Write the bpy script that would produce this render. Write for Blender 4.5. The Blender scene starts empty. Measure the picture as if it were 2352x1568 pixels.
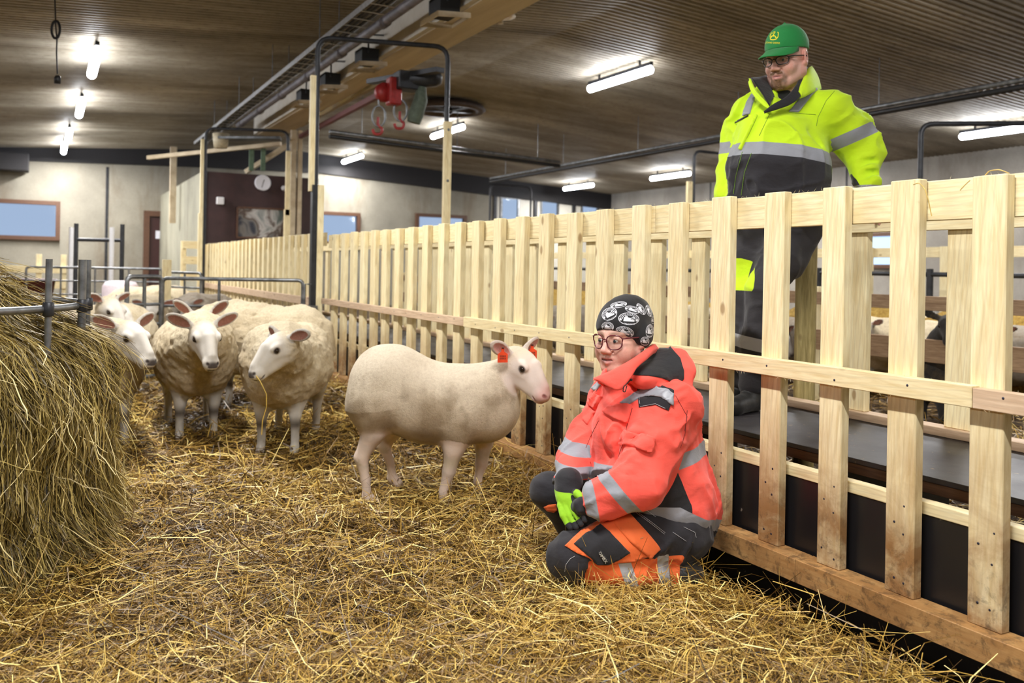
import bpy, bmesh, math, random
import numpy as np
from mathutils import Vector, Matrix, Euler
from mathutils.bvhtree import BVHTree
random.seed(7); RNG = np.random.RandomState(11)
sc = bpy.context.scene
COL = sc.collection
PI = math.pi
# ------------------------------------------------------------------ camera
YAW = math.radians(28.5); CA, SA = math.cos(YAW), math.sin(YAW)
ROLL = 0.018; FPX = 1960.0; CAMZ = 1.1; PPY = 617.0
cam_d = bpy.data.cameras.new('camera'); cam = bpy.data.objects.new('camera', cam_d); COL.objects.link(cam)
cam_d.sensor_width = 36; cam_d.lens = 36*FPX/2352; cam_d.shift_y = (PPY-784)/2352
WR = Vector((CA, -SA, 0)); WU = Vector((0, 0, 1)); WF = Vector((SA, CA, 0))
cr, sr = math.cos(ROLL), math.sin(ROLL)
Rc = WR*cr + WU*sr; Uc = WU*cr - WR*sr
m = Matrix.Identity(4)
for i in range(3):
    m[i][0] = Rc[i]; m[i][1] = Uc[i]; m[i][2] = -WF[i]
m[2][3] = CAMZ
cam.matrix_world = m
cam_d.clip_start = .05; cam_d.clip_end = 200
cam_d.dof.use_dof = True; cam_d.dof.focus_distance = 3.05; cam_d.dof.aperture_fstop = 3.2
sc.camera = cam
# ------------------------------------------------------------------ world + exposure
w = bpy.data.worlds.new('world'); sc.world = w; w.use_nodes = True
bg = w.node_tree.nodes['Background']; bg.inputs[0].default_value = (.46, .56, .74, 1); bg.inputs[1].default_value = .50
sc.view_settings.view_transform = 'Standard'; sc.view_settings.look = 'None'
sc.view_settings.gamma = 1; sc.view_settings.use_curve_mapping = False
sc.view_settings.exposure = 0.98
try:
    sc.cycles.use_denoising = True; sc.cycles.denoiser = 'OPENIMAGEDENOISE'
    sc.cycles.max_bounces = 6; sc.cycles.diffuse_bounces = 3; sc.cycles.transparent_max_bounces = 8
    sc.cycles.use_adaptive_sampling = True; sc.cycles.adaptive_threshold = .06; sc.cycles.sample_clamp_indirect = 6.0; sc.cycles.caustics_reflective = False; sc.cycles.caustics_refractive = False
except Exception: pass

def P(px, py, D):
    'pixel and depth -> camera-aligned ground frame (L right, D depth, z up)'
    dx, dy = px-1176, py-PPY
    return Vector(((dx*cr+dy*sr)/FPX*D, D, CAMZ-(dy*cr-dx*sr)/FPX*D))
def toW(v): return Vector((v[1]*SA+v[0]*CA, v[1]*CA-v[0]*SA, v[2]))
def W(px, py, D): return toW(P(px, py, D))
# ------------------------------------------------------------------ materials
def srgb(r, g, b):
    f = lambda c: (c/255/12.92) if c/255 <= .04045 else ((c/255+.055)/1.055)**2.4
    return (f(r), f(g), f(b), 1)
class NT:
    def __init__(s, name):
        s.m = bpy.data.materials.new(name); s.m.use_nodes = True
        s.t = s.m.node_tree; s.b = s.t.nodes['Principled BSDF']
    def n(s, typ, **kw):
        n = s.t.nodes.new(typ)
        for k, v in kw.items():
            if k.startswith('i'):
                key = k[1:]; n.inputs[int(key) if key.isdigit() else key].default_value = v
            else: setattr(n, k, v)
        return n
    def l(s, a, b): s.t.links.new(a, b)
    def coord(s, kind='Object', scale=(1, 1, 1), rot=(0, 0, 0), rnd=False):
        t = s.n('ShaderNodeTexCoord'); mp = s.n('ShaderNodeMapping')
        mp.inputs['Scale'].default_value = scale; mp.inputs['Rotation'].default_value = rot
        s.l(t.outputs[kind], mp.inputs['Vector'])
        if rnd:
            oi = s.n('ShaderNodeObjectInfo'); mu = s.n('ShaderNodeMath', operation='MULTIPLY', i1=37.0)
            s.l(oi.outputs['Random'], mu.inputs[0]); s.l(mu.outputs[0], mp.inputs['Location'])
        return mp.outputs[0]
    def noise(s, vec, scale=5, detail=4, rough=.55, dist=0):
        n = s.n('ShaderNodeTexNoise'); n.inputs['Scale'].default_value = scale; n.inputs['Detail'].default_value = detail
        n.inputs['Roughness'].default_value = rough; n.inputs['Distortion'].default_value = dist
        if vec is not None: s.l(vec, n.inputs['Vector'])
        return n.outputs['Fac']
    def ramp(s, fac, stops):
        r = s.n('ShaderNodeValToRGB'); e = r.color_ramp.elements
        while len(e) < len(stops): e.new(.5)
        for i, (p, c) in enumerate(stops):
            e[i].position = p; e[i].color = c if len(c) == 4 else (*c, 1)
        s.l(fac, r.inputs[0]); return r.outputs[0]
    def step(s, fac, a, b):
        r = s.n('ShaderNodeMapRange'); r.inputs['From Min'].default_value = a; r.inputs['From Max'].default_value = b
        s.l(fac, r.inputs[0]); return r.outputs[0]
    def mix(s, fac, a, b, mode='MIX'):
        n = s.n('ShaderNodeMix', data_type='RGBA', blend_type=mode)
        for sock, v in ((n.inputs[0], fac), (n.inputs[6], a), (n.inputs[7], b)):
            if isinstance(v, (int, float)): sock.default_value = v
            elif isinstance(v, tuple): sock.default_value = v
            else: s.l(v, sock)
        return n.outputs[2]
    def math(s, op, a, b=0.0):
        n = s.n('ShaderNodeMath', operation=op)
        for i, v in enumerate((a, b)):
            if isinstance(v, (int, float)): n.inputs[i].default_value = v
            else: s.l(v, n.inputs[i])
        return n.outputs[0]
    def attr(s, name, out='Fac'):
        n = s.n('ShaderNodeAttribute', attribute_name=name); return n.outputs[out]
    def color(s, v):
        if isinstance(v, tuple): s.b.inputs['Base Color'].default_value = v
        else: s.l(v, s.b.inputs['Base Color'])
    def rough(s, v):
        if isinstance(v, (int, float)): s.b.inputs['Roughness'].default_value = v
        else: s.l(v, s.b.inputs['Roughness'])
    def bump(s, h, strength=.3, dist=.01):
        n = s.n('ShaderNodeBump'); n.inputs['Strength'].default_value = strength; n.inputs['Distance'].default_value = dist
        s.l(h, n.inputs['Height']); s.l(n.outputs[0], s.b.inputs['Normal'])
def plain(name, col, rough=.6, metal=0, var=.12, scale=30, bump=.1, emit=None):
    k = NT(name); v = k.coord('Object'); f = k.noise(v, scale, 5)
    c2 = tuple(min(1, c*(1+var*2)) for c in col[:3])+(1,); c1 = tuple(c*(1-var*2) for c in col[:3])+(1,)
    k.color(k.ramp(f, [(.3, c1), (.7, c2)])); k.rough(rough); k.b.inputs['Metallic'].default_value = metal
    if bump: k.bump(f, bump, .004)
    if emit: k.b.inputs['Emission Color'].default_value = emit[0]; k.b.inputs['Emission Strength'].default_value = emit[1]
    return k.m
def wood(name, c1, c2, grain=1.0, axis=2, dirt=0, dirt_top=.6, red=0):
    k = NT(name)
    sc_ = [9, 9, 9]; sc_[axis] = .8
    v = k.coord('Object', tuple(sc_), rnd=True)
    n1 = k.noise(v, 3, 6, .6, 1.5); n2 = k.noise(v, 14, 3, .5, .3)
    c = k.ramp(k.math('ADD', k.math('MULTIPLY', n1, .6), k.math('MULTIPLY', n2, .4)), [(.38, c1), (.62, c2)])
    # ring lines and knots
    wv = k.n('ShaderNodeTexWave', wave_type='RINGS'); wv.inputs['Scale'].default_value = 2.0; wv.inputs['Distortion'].default_value = 5
    wv.inputs['Detail'].default_value = 2; k.l(v, wv.inputs['Vector'])
    c = k.mix(k.math('MULTIPLY', k.step(wv.outputs['Fac'], .72, 1), .22*grain), c, tuple(x*.62 for x in c1[:3])+(1,))
    sk = [7, 7, 7]; sk[axis] = 3.6
    vo = k.n('ShaderNodeTexVoronoi'); vo.inputs['Scale'].default_value = 1.0; k.l(k.coord('Object', tuple(sk), rnd=True), vo.inputs['Vector'])
    kn = k.step(vo.outputs['Distance'], .11, .06)
    c = k.mix(k.math('MULTIPLY', kn, .75), c, tuple(x*y for x, y in zip(c1[:3], (.42, .3, .2)))+(1,))
    oi = k.n('ShaderNodeObjectInfo')
    c = k.mix(k.math('MULTIPLY', oi.outputs['Random'], .22), c, (.70, .54, .32, 1), 'MULTIPLY')
    if dirt:
        g = k.n('ShaderNodeNewGeometry'); sx = k.n('ShaderNodeSeparateXYZ'); k.l(g.outputs['Position'], sx.inputs[0])
        h = k.step(sx.outputs['Z'], dirt_top, dirt_top-.5)
        nn = k.noise(g.outputs['Position'], 6, 6, .65, .6)
        d = k.math('MULTIPLY', h, k.step(nn, .22, .58))
        c = k.mix(k.math('MULTIPLY', d, dirt), c, (.30, .145, .045, 1))
        n3 = k.noise(g.outputs['Position'], 23, 7, .75, .4)
        d2 = k.math('MULTIPLY', k.step(sx.outputs['Z'], .38, .1), k.step(n3, .50, .62))
        c = k.mix(k.math('MULTIPLY', d2, dirt*.8), c, (.05, .028, .014, 1))
    k.color(c); k.rough(.62); k.bump(n1, .25, .004)
    return k.m
M = {}
PINE1, PINE2 = srgb(228, 208, 158), srgb(249, 238, 198)
M['pine'] = wood('pale pine', PINE1, PINE2)
M['pine_post'] = wood('pine with stained foot', PINE1, PINE2, dirt=.95, dirt_top=.75)
M['pine_y'] = wood('pale pine board', PINE1, PINE2, axis=1)
M['pine_y_dirty'] = wood('dirty pine rail', srgb(200, 150, 90), srgb(228, 186, 125), axis=1, dirt=.8, dirt_top=.7)
M['grey_pine'] = wood('weathered pine rail', srgb(196, 165, 135), srgb(222, 196, 166), axis=1)
M['pine_x'] = wood('pale pine crossboard', PINE1, PINE2, axis=0)
M['old_wood'] = wood('old brown timber', srgb(142, 112, 84), srgb(184, 154, 122), axis=1)
M['ply_edge'] = wood('brown board edge', srgb(78, 52, 34), srgb(112, 78, 52), axis=1)
M['pole_wood'] = wood('round pressure treated pole', srgb(150, 136, 84), srgb(200, 184, 128), grain=.6)
M['steel'] = plain('galvanised steel', srgb(120, 122, 124), .42, .75, .25, 12)
M['dark_steel'] = plain('dark painted steel', srgb(45, 46, 50), .45, .3, .2, 14)
M['black_plastic'] = plain('black plastic', srgb(24, 24, 26), .5)
M['screw'] = plain('screw head', srgb(70, 72, 90), .35, .8)
def concrete(name, a, b, stain, joint=0):
    k = NT(name); g = k.n('ShaderNodeNewGeometry').outputs['Position']
    f = k.noise(g, .9, 7, .62); c = k.ramp(f, [(.3, a), (.7, b)])
    f2 = k.noise(k.coord('Object', (1.2, 1.2, .35)), 1.0, 6, .7, .4)
    c = k.mix(k.math('MULTIPLY', k.step(f2, .52, .75), .7), c, stain)
    f3 = k.noise(g, 30, 4, .6)
    c = k.mix(k.math('MULTIPLY', k.step(f3, .45, .75), .18), c, (.1, .09, .08, 1))
    k.color(c); k.rough(.85); k.bump(f3, .2, .01); return k.m
M['wall'] = concrete('stained concrete wall', srgb(134, 129, 117), srgb(166, 160, 145), srgb(108, 88, 64))
M['wall_right'] = concrete('grey concrete wall', srgb(140, 134, 126), srgb(172, 166, 156), srgb(120, 110, 98))
M['cabin_side'] = concrete('grey green panel wall', srgb(140, 138, 122), srgb(176, 172, 152), srgb(108, 100, 84))
# ------------------------------------------------------------------ geometry helpers
class MB:
    def __init__(s): s.v = []; s.f = []; s.smooth = []
    def add(s, vs, fs, sm=False):
        o = len(s.v); s.v += [tuple(x) for x in vs]; s.f += [tuple(i+o for i in f) for f in fs]; s.smooth += [sm]*len(fs); return s
    def box(s, a, b, mat=None, bev=.002):
        (x0, y0, z0), (x1, y1, z1) = a, b
        c = Vector(((x0+x1)/2, (y0+y1)/2, (z0+z1)/2)); h = Vector((abs(x1-x0)/2, abs(y1-y0)/2, abs(z1-z0)/2))
        bm = bmesh.new(); bmesh.ops.create_cube(bm, size=2)
        for v in bm.verts: v.co = Vector((v.co.x*h.x, v.co.y*h.y, v.co.z*h.z))
        if bev and min(h) > bev*1.5: bmesh.ops.bevel(bm, geom=list(bm.edges), offset=bev, segments=1, affect='EDGES')
        vs = [(mat @ v.co if mat else v.co)+c for v in bm.verts]
        if mat: vs = [mat @ v.co + c for v in bm.verts]
        bm.verts.index_update(); s.add(vs, [[v.index for v in f.verts] for f in bm.faces]); bm.free(); return s
    def obox(s, a, b, wd, th, up=Vector((0, 0, 1))):
        'board from a to b: wd across, th thick'
        a, b = Vector(a), Vector(b); d = (b-a); L = d.length; d.normalize()
        side = d.cross(up)
        if side.length < 1e-4: side = d.cross(Vector((0, 1, 0)))
        side.normalize(); u2 = side.cross(d)
        R = Matrix((side, d, u2)).transposed(); c = (a+b)/2
        bm = bmesh.new(); bmesh.ops.create_cube(bm, size=2)
        for v in bm.verts: v.co = Vector((v.co.x*th/2, v.co.y*L/2, v.co.z*wd/2))
        bmesh.ops.bevel(bm, geom=list(bm.edges), offset=min(.002, th*.2, wd*.2), segments=1, affect='EDGES')
        bm.verts.index_update()
        s.add([R @ v.co + c for v in bm.verts], [[v.index for v in f.verts] for f in bm.faces]); bm.free(); return s
    def tube(s, pts, r, n=10, cap=True, fillet=0, closed=False):
        pts = [Vector(p) for p in pts]
        if fillet:
            q = [pts[0]]
            for i in range(1, len(pts)-1):
                a, b, c = pts[i-1], pts[i], pts[i+1]
                f = min(fillet, (a-b).length*.45, (c-b).length*.45)
                p0 = b+(a-b).normalized()*f; p1 = b+(c-b).normalized()*f
                for k in range(6):
                    t = k/5; q.append(p0*(1-t)**2+b*2*t*(1-t)+p1*t*t)
            q.append(pts[-1]); pts = q
        rs = r if isinstance(r, (list, tuple)) else [r]*len(pts)
        N = len(pts); up = None; rings = []
        for i, p in enumerate(pts):
            if closed: d = pts[(i+1) % N]-pts[i-1]
            else: d = pts[min(i+1, N-1)]-pts[max(i-1, 0)]
            d.normalize()
            if up is None: up = d.orthogonal()
            up = up-d*up.dot(d); up.normalize(); sd = d.cross(up)
            rings.append([p+(up*math.cos(2*PI*k/n)+sd*math.sin(2*PI*k/n))*rs[i] for k in range(n)])
        vs = [v for rg in rings for v in rg]; fs = []
        for i in range(N if closed else N-1):
            j = (i+1) % N
            for k in range(n): fs.append((i*n+k, i*n+(k+1) % n, j*n+(k+1) % n, j*n+k))
        s.add(vs, fs, True)
        if cap and not closed:
            s.add(rings[0], [tuple(range(n))[::-1]]); s.add(rings[-1], [tuple(range(n))])
        return s
    def lathe(s, prof, c, axis=Vector((0, 0, 1)), n=24):
        axis = Vector(axis).normalized(); u = axis.orthogonal().normalized(); v = axis.cross(u); c = Vector(c)
        vs = []; fs = []
        for (r, h) in prof:
            for k in range(n):
                t = 2*PI*k/n; vs.append(c+axis*h+(u*math.cos(t)+v*math.sin(t))*max(r, 1e-5))
        for i in range(len(prof)-1):
            for k in range(n): fs.append((i*n+k, i*n+(k+1) % n, (i+1)*n+(k+1) % n, (i+1)*n+k))
        s.add(vs, fs, True); return s
    def ball(s, c, r, n=12, sc_=(1, 1, 1), R=None):
        bm = bmesh.new(); bmesh.ops.create_uvsphere(bm, u_segments=n, v_segments=max(6, n//2+2), radius=1)
        vs = []
        for v in bm.verts:
            q = Vector((v.co.x*r*sc_[0], v.co.y*r*sc_[1], v.co.z*r*sc_[2]))
            if R: q = R @ q
            vs.append(q+Vector(c))
        bm.verts.index_update(); s.add(vs, [[v.index for v in f.verts] for f in bm.faces], True); bm.free(); return s
def wmat(o):
    m = o.matrix_basis.copy()
    return wmat(o.parent) @ m if o.parent else m
def settag(o, label=None, cat=None, group=None, kind=None):
    if label: o['label'] = label
    if cat: o['category'] = cat
    if group: o['group'] = group
    if kind: o['kind'] = kind
    return o
def root(name, loc, label, cat, group=None, rz=0):
    o = bpy.data.objects.new(name, None); COL.objects.link(o); o.location = loc; o.rotation_euler = (0, 0, rz)
    o.empty_display_size = .1
    return settag(o, label, cat, group)
def link_mesh(me, name, mat, parent=None, M4=None, smooth=None):
    'mesh in world coordinates -> object whose origin is the parent origin / its own base'
    n = len(me.vertices); co = np.empty(n*3, np.float32); me.vertices.foreach_get('co', co); co = co.reshape(-1, 3)
    if parent:
        inv = np.array(wmat(parent).inverted()); co = co @ inv[:3, :3].T + inv[:3, 3]; loc = (0, 0, 0)
    else:
        loc = ((co[:, 0].min()+co[:, 0].max())/2, (co[:, 1].min()+co[:, 1].max())/2, co[:, 2].min()); co = co-np.array(loc)
    me.vertices.foreach_set('co', co.astype(np.float32).ravel()); me.update()
    o = bpy.data.objects.new(name, me); COL.objects.link(o)
    if parent: o.parent = parent
    else: o.location = tuple(float(x) for x in loc)
    for mm in (mat if isinstance(mat, (list, tuple)) else [mat]): me.materials.append(mm)
    return o
def obj(name, mb, mat, parent=None, **kw):
    me = bpy.data.meshes.new(name); me.from_pydata(mb.v, [], mb.f)
    me.polygons.foreach_set('use_smooth', mb.smooth)
    o = link_mesh(me, name, mat, parent)
    return settag(o, **kw) if kw else o
def dup(r, loc=None, rz=None):
    def cp(o, par):
        c = o.copy(); COL.objects.link(c)
        if par: c.parent = par
        for ch in list(o.children): cp(ch, c)
        return c
    c = cp(r, None)
    if loc is not None: c.location = loc
    if rz is not None: c.rotation_euler = (0, 0, rz)
    return c
def np_mesh(name, V, F, smooth=False):
    'V (n,3), F (m,4) or (m,3) arrays'
    me = bpy.data.meshes.new(name); n = len(V); m_, k = F.shape
    me.vertices.add(n); me.vertices.foreach_set('co', np.asarray(V, np.float32).ravel())
    me.loops.add(m_*k); me.loops.foreach_set('vertex_index', F.astype(np.int32).ravel())
    me.polygons.add(m_); me.polygons.foreach_set('loop_start', np.arange(0, m_*k, k, dtype=np.int32))
    me.polygons.foreach_set('use_smooth', np.full(m_, smooth)); me.update(calc_edges=True); me.validate(); return me
def fattr(me, name, arr):
    a = me.attributes.new(name, 'FLOAT', 'POINT'); a.data.foreach_set('value', np.asarray(arr, np.float32).ravel())
def cattr(me, name, arr):
    a = me.attributes.new(name, 'FLOAT_COLOR', 'POINT'); c = np.ones((len(arr), 4), np.float32); c[:, :3] = arr
    a.data.foreach_set('color', c.ravel())
# ================================================================== the hall
RIDGE = 5.5; YW = 22.0; YB = -7.0; XL = -8.5; XR = 15.4
def ceil_z(x): return 4.03-(.07*(RIDGE-x) if x < RIDGE else .056*(x-RIDGE))
k = NT('dirty corrugated sheet'); g = k.n('ShaderNodeNewGeometry').outputs['Position']
mp = k.n('ShaderNodeMapping'); mp.inputs['Scale'].default_value = (.35, 1.6, 1); k.l(g, mp.inputs[0])
f = k.noise(mp.outputs[0], 1.0, 8, .68, .3); f2 = k.noise(g, 9, 5, .7)
c = k.ramp(f, [(.25, srgb(98, 88, 72)), (.5, srgb(150, 140, 122)), (.75, srgb(194, 185, 168))])
c = k.mix(k.math('MULTIPLY', k.step(f2, .5, .7), .35), c, srgb(70, 56, 40))
k.color(c); k.rough(.55); k.b.inputs['Metallic'].default_value = .15; M['ceiling'] = k.m
def ceiling():
    per = .10; ys = []; zs = []; y = YB
    while y < YW:
        for dy, dz in ((0, 0), (.034, 0), (.05, .028), (.084, .028)): ys.append(y+dy); zs.append(dz)
        y += per
    ys.append(YW); zs.append(0); ys = np.array(ys); zs = np.array(zs); n = len(ys)
    xs = [XL, RIDGE, XR]; V = []
    for x in xs: V.append(np.c_[np.full(n, x), ys, zs+ceil_z(x)])
    V = np.concatenate(V); F = []
    for j in range(2):
        i = np.arange(n-1); F.append(np.c_[j*n+i, (j+1)*n+i, (j+1)*n+i+1, j*n+i+1])
    o = link_mesh(np_mesh('ceiling', V, np.concatenate(F)), 'ceiling', M['ceiling']); settag(o, kind='structure')
ceiling()
M['floor'] = plain('dark concrete floor', srgb(58, 50, 42), .8, 0, .2, 6)
obj('floor', MB().box((XL, YB, -.5), (XR, YW, -.42), bev=0), M['floor'], kind='structure')
# ---- far wall with openings: columns of panels around windows and doors
def wx(px, Y):  # x of world plane Y at pixel column (on the horizon)
    t = math.tan(YAW+math.atan((px-1176)/FPX)); return Y*t
def wz(px, py, Y, X=None):
    X = wx(px, Y) if X is None else X; D = X*SA+Y*CA
    return P(px, py, D)[2]
def wall_y(name, Y, x0, x1, z0, ztop, holes, mat, th=.2):
    mb = MB(); xs = sorted({x0, x1, RIDGE, *[h[0] for h in holes], *[h[1] for h in holes]})
    for a, b in zip(xs[:-1], xs[1:]):
        hs = [h for h in holes if h[0] <= (a+b)/2 <= h[1]]
        zs = [z0]+[q for h in hs for q in h[2:4]]
        for i in range(0, len(zs), 2):
            lo = zs[i]; hi = zs[i+1] if i+1 < len(zs) else None
            if hi is None:
                za, zb = ztop(a), ztop(b)
                mb.add([(a, Y, lo), (b, Y, lo), (b, Y, zb), (a, Y, za), (a, Y+th, lo), (b, Y+th, lo), (b, Y+th, zb), (a, Y+th, za)],
                       [(0, 1, 2, 3), (5, 4, 7, 6), (0, 4, 5, 1), (3, 2, 6, 7), (0, 3, 7, 4), (1, 5, 6, 2)])
            elif hi > lo+1e-4: mb.box((a, Y, lo), (b, Y+th, hi), bev=0)
    return obj(name, mb, mat, kind='structure')
WIN = []
def win(pa, pb, ya, yb):
    a, b = wx(pa, YW), wx(pb, YW); zt = wz((pa+pb)/2, ya, YW); zb = wz((pa+pb)/2, yb, YW); WIN.append((a, b, zb, zt))
win(-130, 134, 459, 547); win(690, 822, 488, 560); win(953, 1066, 494, 560)
door = (wx(331, YW), wx(392, YW), -.42, wz(345, 487, YW))
gz = wz(1260, 437, YW); gar = (wx(1134, YW), wx(1399, YW), -.42, gz)
wall_y('wall_far', YW, XL, XR, -.42, lambda x: ceil_z(x)+.05, WIN+[door, gar], M['wall'])
# dark boarding under the roof at the far wall
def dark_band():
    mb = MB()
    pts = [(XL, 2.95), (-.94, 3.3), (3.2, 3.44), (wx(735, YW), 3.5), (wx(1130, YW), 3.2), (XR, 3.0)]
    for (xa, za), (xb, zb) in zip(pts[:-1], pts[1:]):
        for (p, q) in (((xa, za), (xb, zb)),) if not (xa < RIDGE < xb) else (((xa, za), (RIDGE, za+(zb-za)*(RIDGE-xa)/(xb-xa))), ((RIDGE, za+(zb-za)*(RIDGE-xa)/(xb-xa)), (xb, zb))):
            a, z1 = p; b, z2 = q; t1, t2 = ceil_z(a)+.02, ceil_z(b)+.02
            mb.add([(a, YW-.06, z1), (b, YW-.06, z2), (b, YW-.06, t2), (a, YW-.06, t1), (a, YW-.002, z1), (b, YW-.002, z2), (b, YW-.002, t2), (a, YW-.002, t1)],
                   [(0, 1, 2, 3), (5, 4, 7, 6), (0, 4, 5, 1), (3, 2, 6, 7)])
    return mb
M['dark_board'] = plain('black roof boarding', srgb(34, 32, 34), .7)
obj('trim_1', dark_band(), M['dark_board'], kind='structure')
M['frame_brown'] = plain('brown window frame', srgb(92, 62, 44), .5)
M['door_brown'] = plain('dark red brown door', srgb(58, 26, 24), .5)
M['white_paint'] = plain('white painted door panel', srgb(206, 202, 190), .5, 0, .04)
k = NT('window glass'); k.b.inputs['Base Color'].default_value = (.85, .93, 1, 1); k.rough(.04)
k.b.inputs['Transmission Weight'].default_value = 1; k.b.inputs['IOR'].default_value = 1.45; M['glass'] = k.m
def frame_box(mb, a, b, z0, z1, Y, w_=.07, d=.1):
    mb.box((a-w_*.3, Y-d, z0-w_*.3), (a+w_, Y+.05, z1+w_*.3)); mb.box((b-w_, Y-d, z0-w_*.3), (b+w_*.3, Y+.05, z1+w_*.3))
    mb.box((a+w_, Y-d, z0-w_*.3), (b-w_, Y+.05, z0+w_)); mb.box((a+w_, Y-d, z1-w_), (b-w_, Y+.05, z1+w_*.3))
for i, (a, b, z0, z1) in enumerate(WIN):
    r = root('window_%d' % (i+1), ((a+b)/2, YW, z0), None, None); r['kind'] = 'structure'
    mb = MB(); frame_box(mb, a, b, z0, z1, YW); obj('window_frame', mb, M['frame_brown'], r)
    obj('pane', MB().box((a+.06, YW+.02, z0+.06), (b-.06, YW+.035, z1-.06), bev=0), M['glass'], r)
r = root('door_1', ((door[0]+door[1])/2, YW, -.42), None, None); r['kind'] = 'structure'
mb = MB(); frame_box(mb, door[0], door[1], -.42, door[3], YW, .1, .06); obj('door_frame', mb, M['frame_brown'], r)
dl = obj('door_leaf', MB().box((door[0]+.08, YW+.0, -.42), (door[1]-.08, YW+.05, door[3]-.08)), M['door_brown'], r)
obj('door_handle', MB().tube([(door[0]+.2, YW-.06, .75), (door[0]+.35, YW-.06, .75)], .012), M['steel'], dl)
settag(obj('notice_sheet', MB().box((door[1]-.35, YW-.012, wz(363, 548, YW)), (door[1]-.12, YW-.001, wz(363, 530, YW)), bev=0), plain('white paper', srgb(225, 225, 235), .7, 0, .02)), 'white paper sheet taped to the dark brown door', 'notice')
r = root('door_2', ((gar[0]+gar[1])/2, YW, -.42), None, None); r['kind'] = 'structure'
n = 3; wdt = (gar[1]-gar[0])/n; PX = [((1148, 1190), 453), ((1240, 1281), 458), ((1333, 1372), 461)]
for i in range(n):
    a = gar[0]+i*wdt; b = a+wdt; (p0, p1), pt = PX[i]; wa, wb = wx(p0, YW), wx(p1, YW); zt = wz((p0+p1)/2, pt, YW); zb = zt-1.15
    mb = MB(); mb.box((a+.02, YW+.02, -.42), (wa, YW+.07, gz-.02)); mb.box((wb, YW+.02, -.42), (b-.02, YW+.07, gz-.02))
    mb.box((wa, YW+.02, zt), (wb, YW+.07, gz-.02)); mb.box((wa, YW+.02, -.42), (wb, YW+.07, zb))
    lf = obj('door_leaf', mb, M['white_paint'], r)
    obj('pane', MB().box((wa-.01, YW+.04, zb-.01), (wb+.01, YW+.05, zt+.01), bev=0), M['glass'], lf)
    mb = MB(); frame_box(mb, wa, wb, zb, zt, YW+.01, .05, .02); obj('pane_frame', mb, M['steel'], lf)
mb = MB()
for x in (gar[0], gar[0]+wdt, gar[0]+wdt*2, gar[1]): mb.box((x-.05, YW-.05, -.42), (x+.05, YW+.1, gz+.02))
mb.box((gar[0], YW-.05, gz), (gar[1], YW+.1, gz+.08)); obj('door_frame', mb, M['dark_steel'], r)
# right wall, left wall, wall behind the camera
mb = MB(); mb.box((XR, YB, -.42), (XR+.2, YW, ceil_z(XR)+.05), bev=0); obj('wall_right', mb, M['wall_right'], kind='structure')
mb = MB(); mb.box((XL-.2, YB, -.42), (XL, YW, ceil_z(XL)+.05), bev=0); obj('wall_left', mb, M['wall'], kind='structure')
wall_y('wall_back', YB-.2, XL, XR, -.42, lambda x: ceil_z(x)+.05, [], M['wall'])
# panel joints of the concrete walls
mb = MB()
for x in (wx(243, YW), wx(243, YW)-6): mb.box((x-.03, YW-.012, -.4), (x+.03, YW, 3.3), bev=0)
for y in (4.2, 8.6, 13.0, 17.4): mb.box((XR-.012, y-.02, -.4), (XR, y+.02, ceil_z(XR)), bev=0)
obj('trim_2', mb, M['dark_steel'], kind='structure')
r = root('window_4', (XR, 11.0, 1.0), None, None); r['kind'] = 'structure'
def yr(px): t = math.tan(YAW+math.atan((px-1176)/FPX)); return XR/t
ya, yb = yr(2085), yr(1988)
mb = MB(); mb.box((XR-.06, ya, 1.25), (XR-.001, ya+.08, 2.0)); mb.box((XR-.06, yb-.08, 1.25), (XR-.001, yb, 2.0)); mb.box((XR-.06, ya, 1.92), (XR-.001, yb, 2.0)); mb.box((XR-.06, ya, 1.25), (XR-.001, yb, 1.33))
obj('window_frame', mb, M['frame_brown'], r)
k = NT('sky lit pane'); k.color((.2, .3, .4, 1)); k.b.inputs['Emission Color'].default_value = (.42, .62, 1, 1); k.b.inputs['Emission Strength'].default_value = .7; k.rough(.1)
obj('pane', MB().box((XR-.02, ya+.07, 1.32), (XR-.002, yb-.07, 1.93), bev=0), k.m, r)
# ================================================================== ceiling lamps
def emis(name, col, st):
    k = NT(name); k.color((.8, .8, .8, 1)); k.b.inputs['Emission Color'].default_value = col; k.b.inputs['Emission Strength'].default_value = st; return k.m
M['tube'] = emis('lit tube lamp', (.88, .92, 1, 1), 22)
def lamp(x, y, label, L=1.5, power=72, first=[None]):
    z = ceil_z(x)-.03
    if first[0] is None:
        r = root('ceiling_lamp', (x, y, z), label, 'lamp', 'tube lamps under the ceiling')
        mb = MB(); mb.box((x-.022, y-L/2, z-.08), (x+.022, y+L/2, z-.03)); mb.box((x-.012, y-.5, z-.03), (x+.012, y-.47, z+.06)); mb.box((x-.012, y+.47, z-.03), (x+.012, y+.5, z+.06))
        obj('lamp_housing', mb, M['dark_steel'], r)
        prof = [(0, -L/2+.01), (.04, -L/2+.01), (.055, -L/2+.03), (.055, L/2-.03), (.04, L/2-.01), (0, L/2-.01)]
        obj('diffuser', MB().lathe(prof, (x, y, z-.135), (0, 1, 0), 14), M['tube'], r)
        ld = bpy.data.lights.new('lamp_glow', 'AREA'); ld.shape = 'RECTANGLE'; ld.size = .12; ld.size_y = L; ld.energy = power; ld.color = (1.0, .98, .95); ld.spread = PI
        lo = bpy.data.objects.new('lamp_glow', ld); COL.objects.link(lo); lo.parent = r; lo.location = (0, 0, -.21)
        first[0] = r
    else:
        r = dup(first[0], (x, y, z)); r['label'] = label
    return r
lamp(.45, 11.6, 'brightest tube lamp of the left row, nearest the viewer, above the sheep pens')
lamp(.40, 15.1, 'second tube lamp of the left row, behind the hanging cable')
lamp(.30, 18.5, 'third tube lamp of the left row, just in front of the last one')
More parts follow.
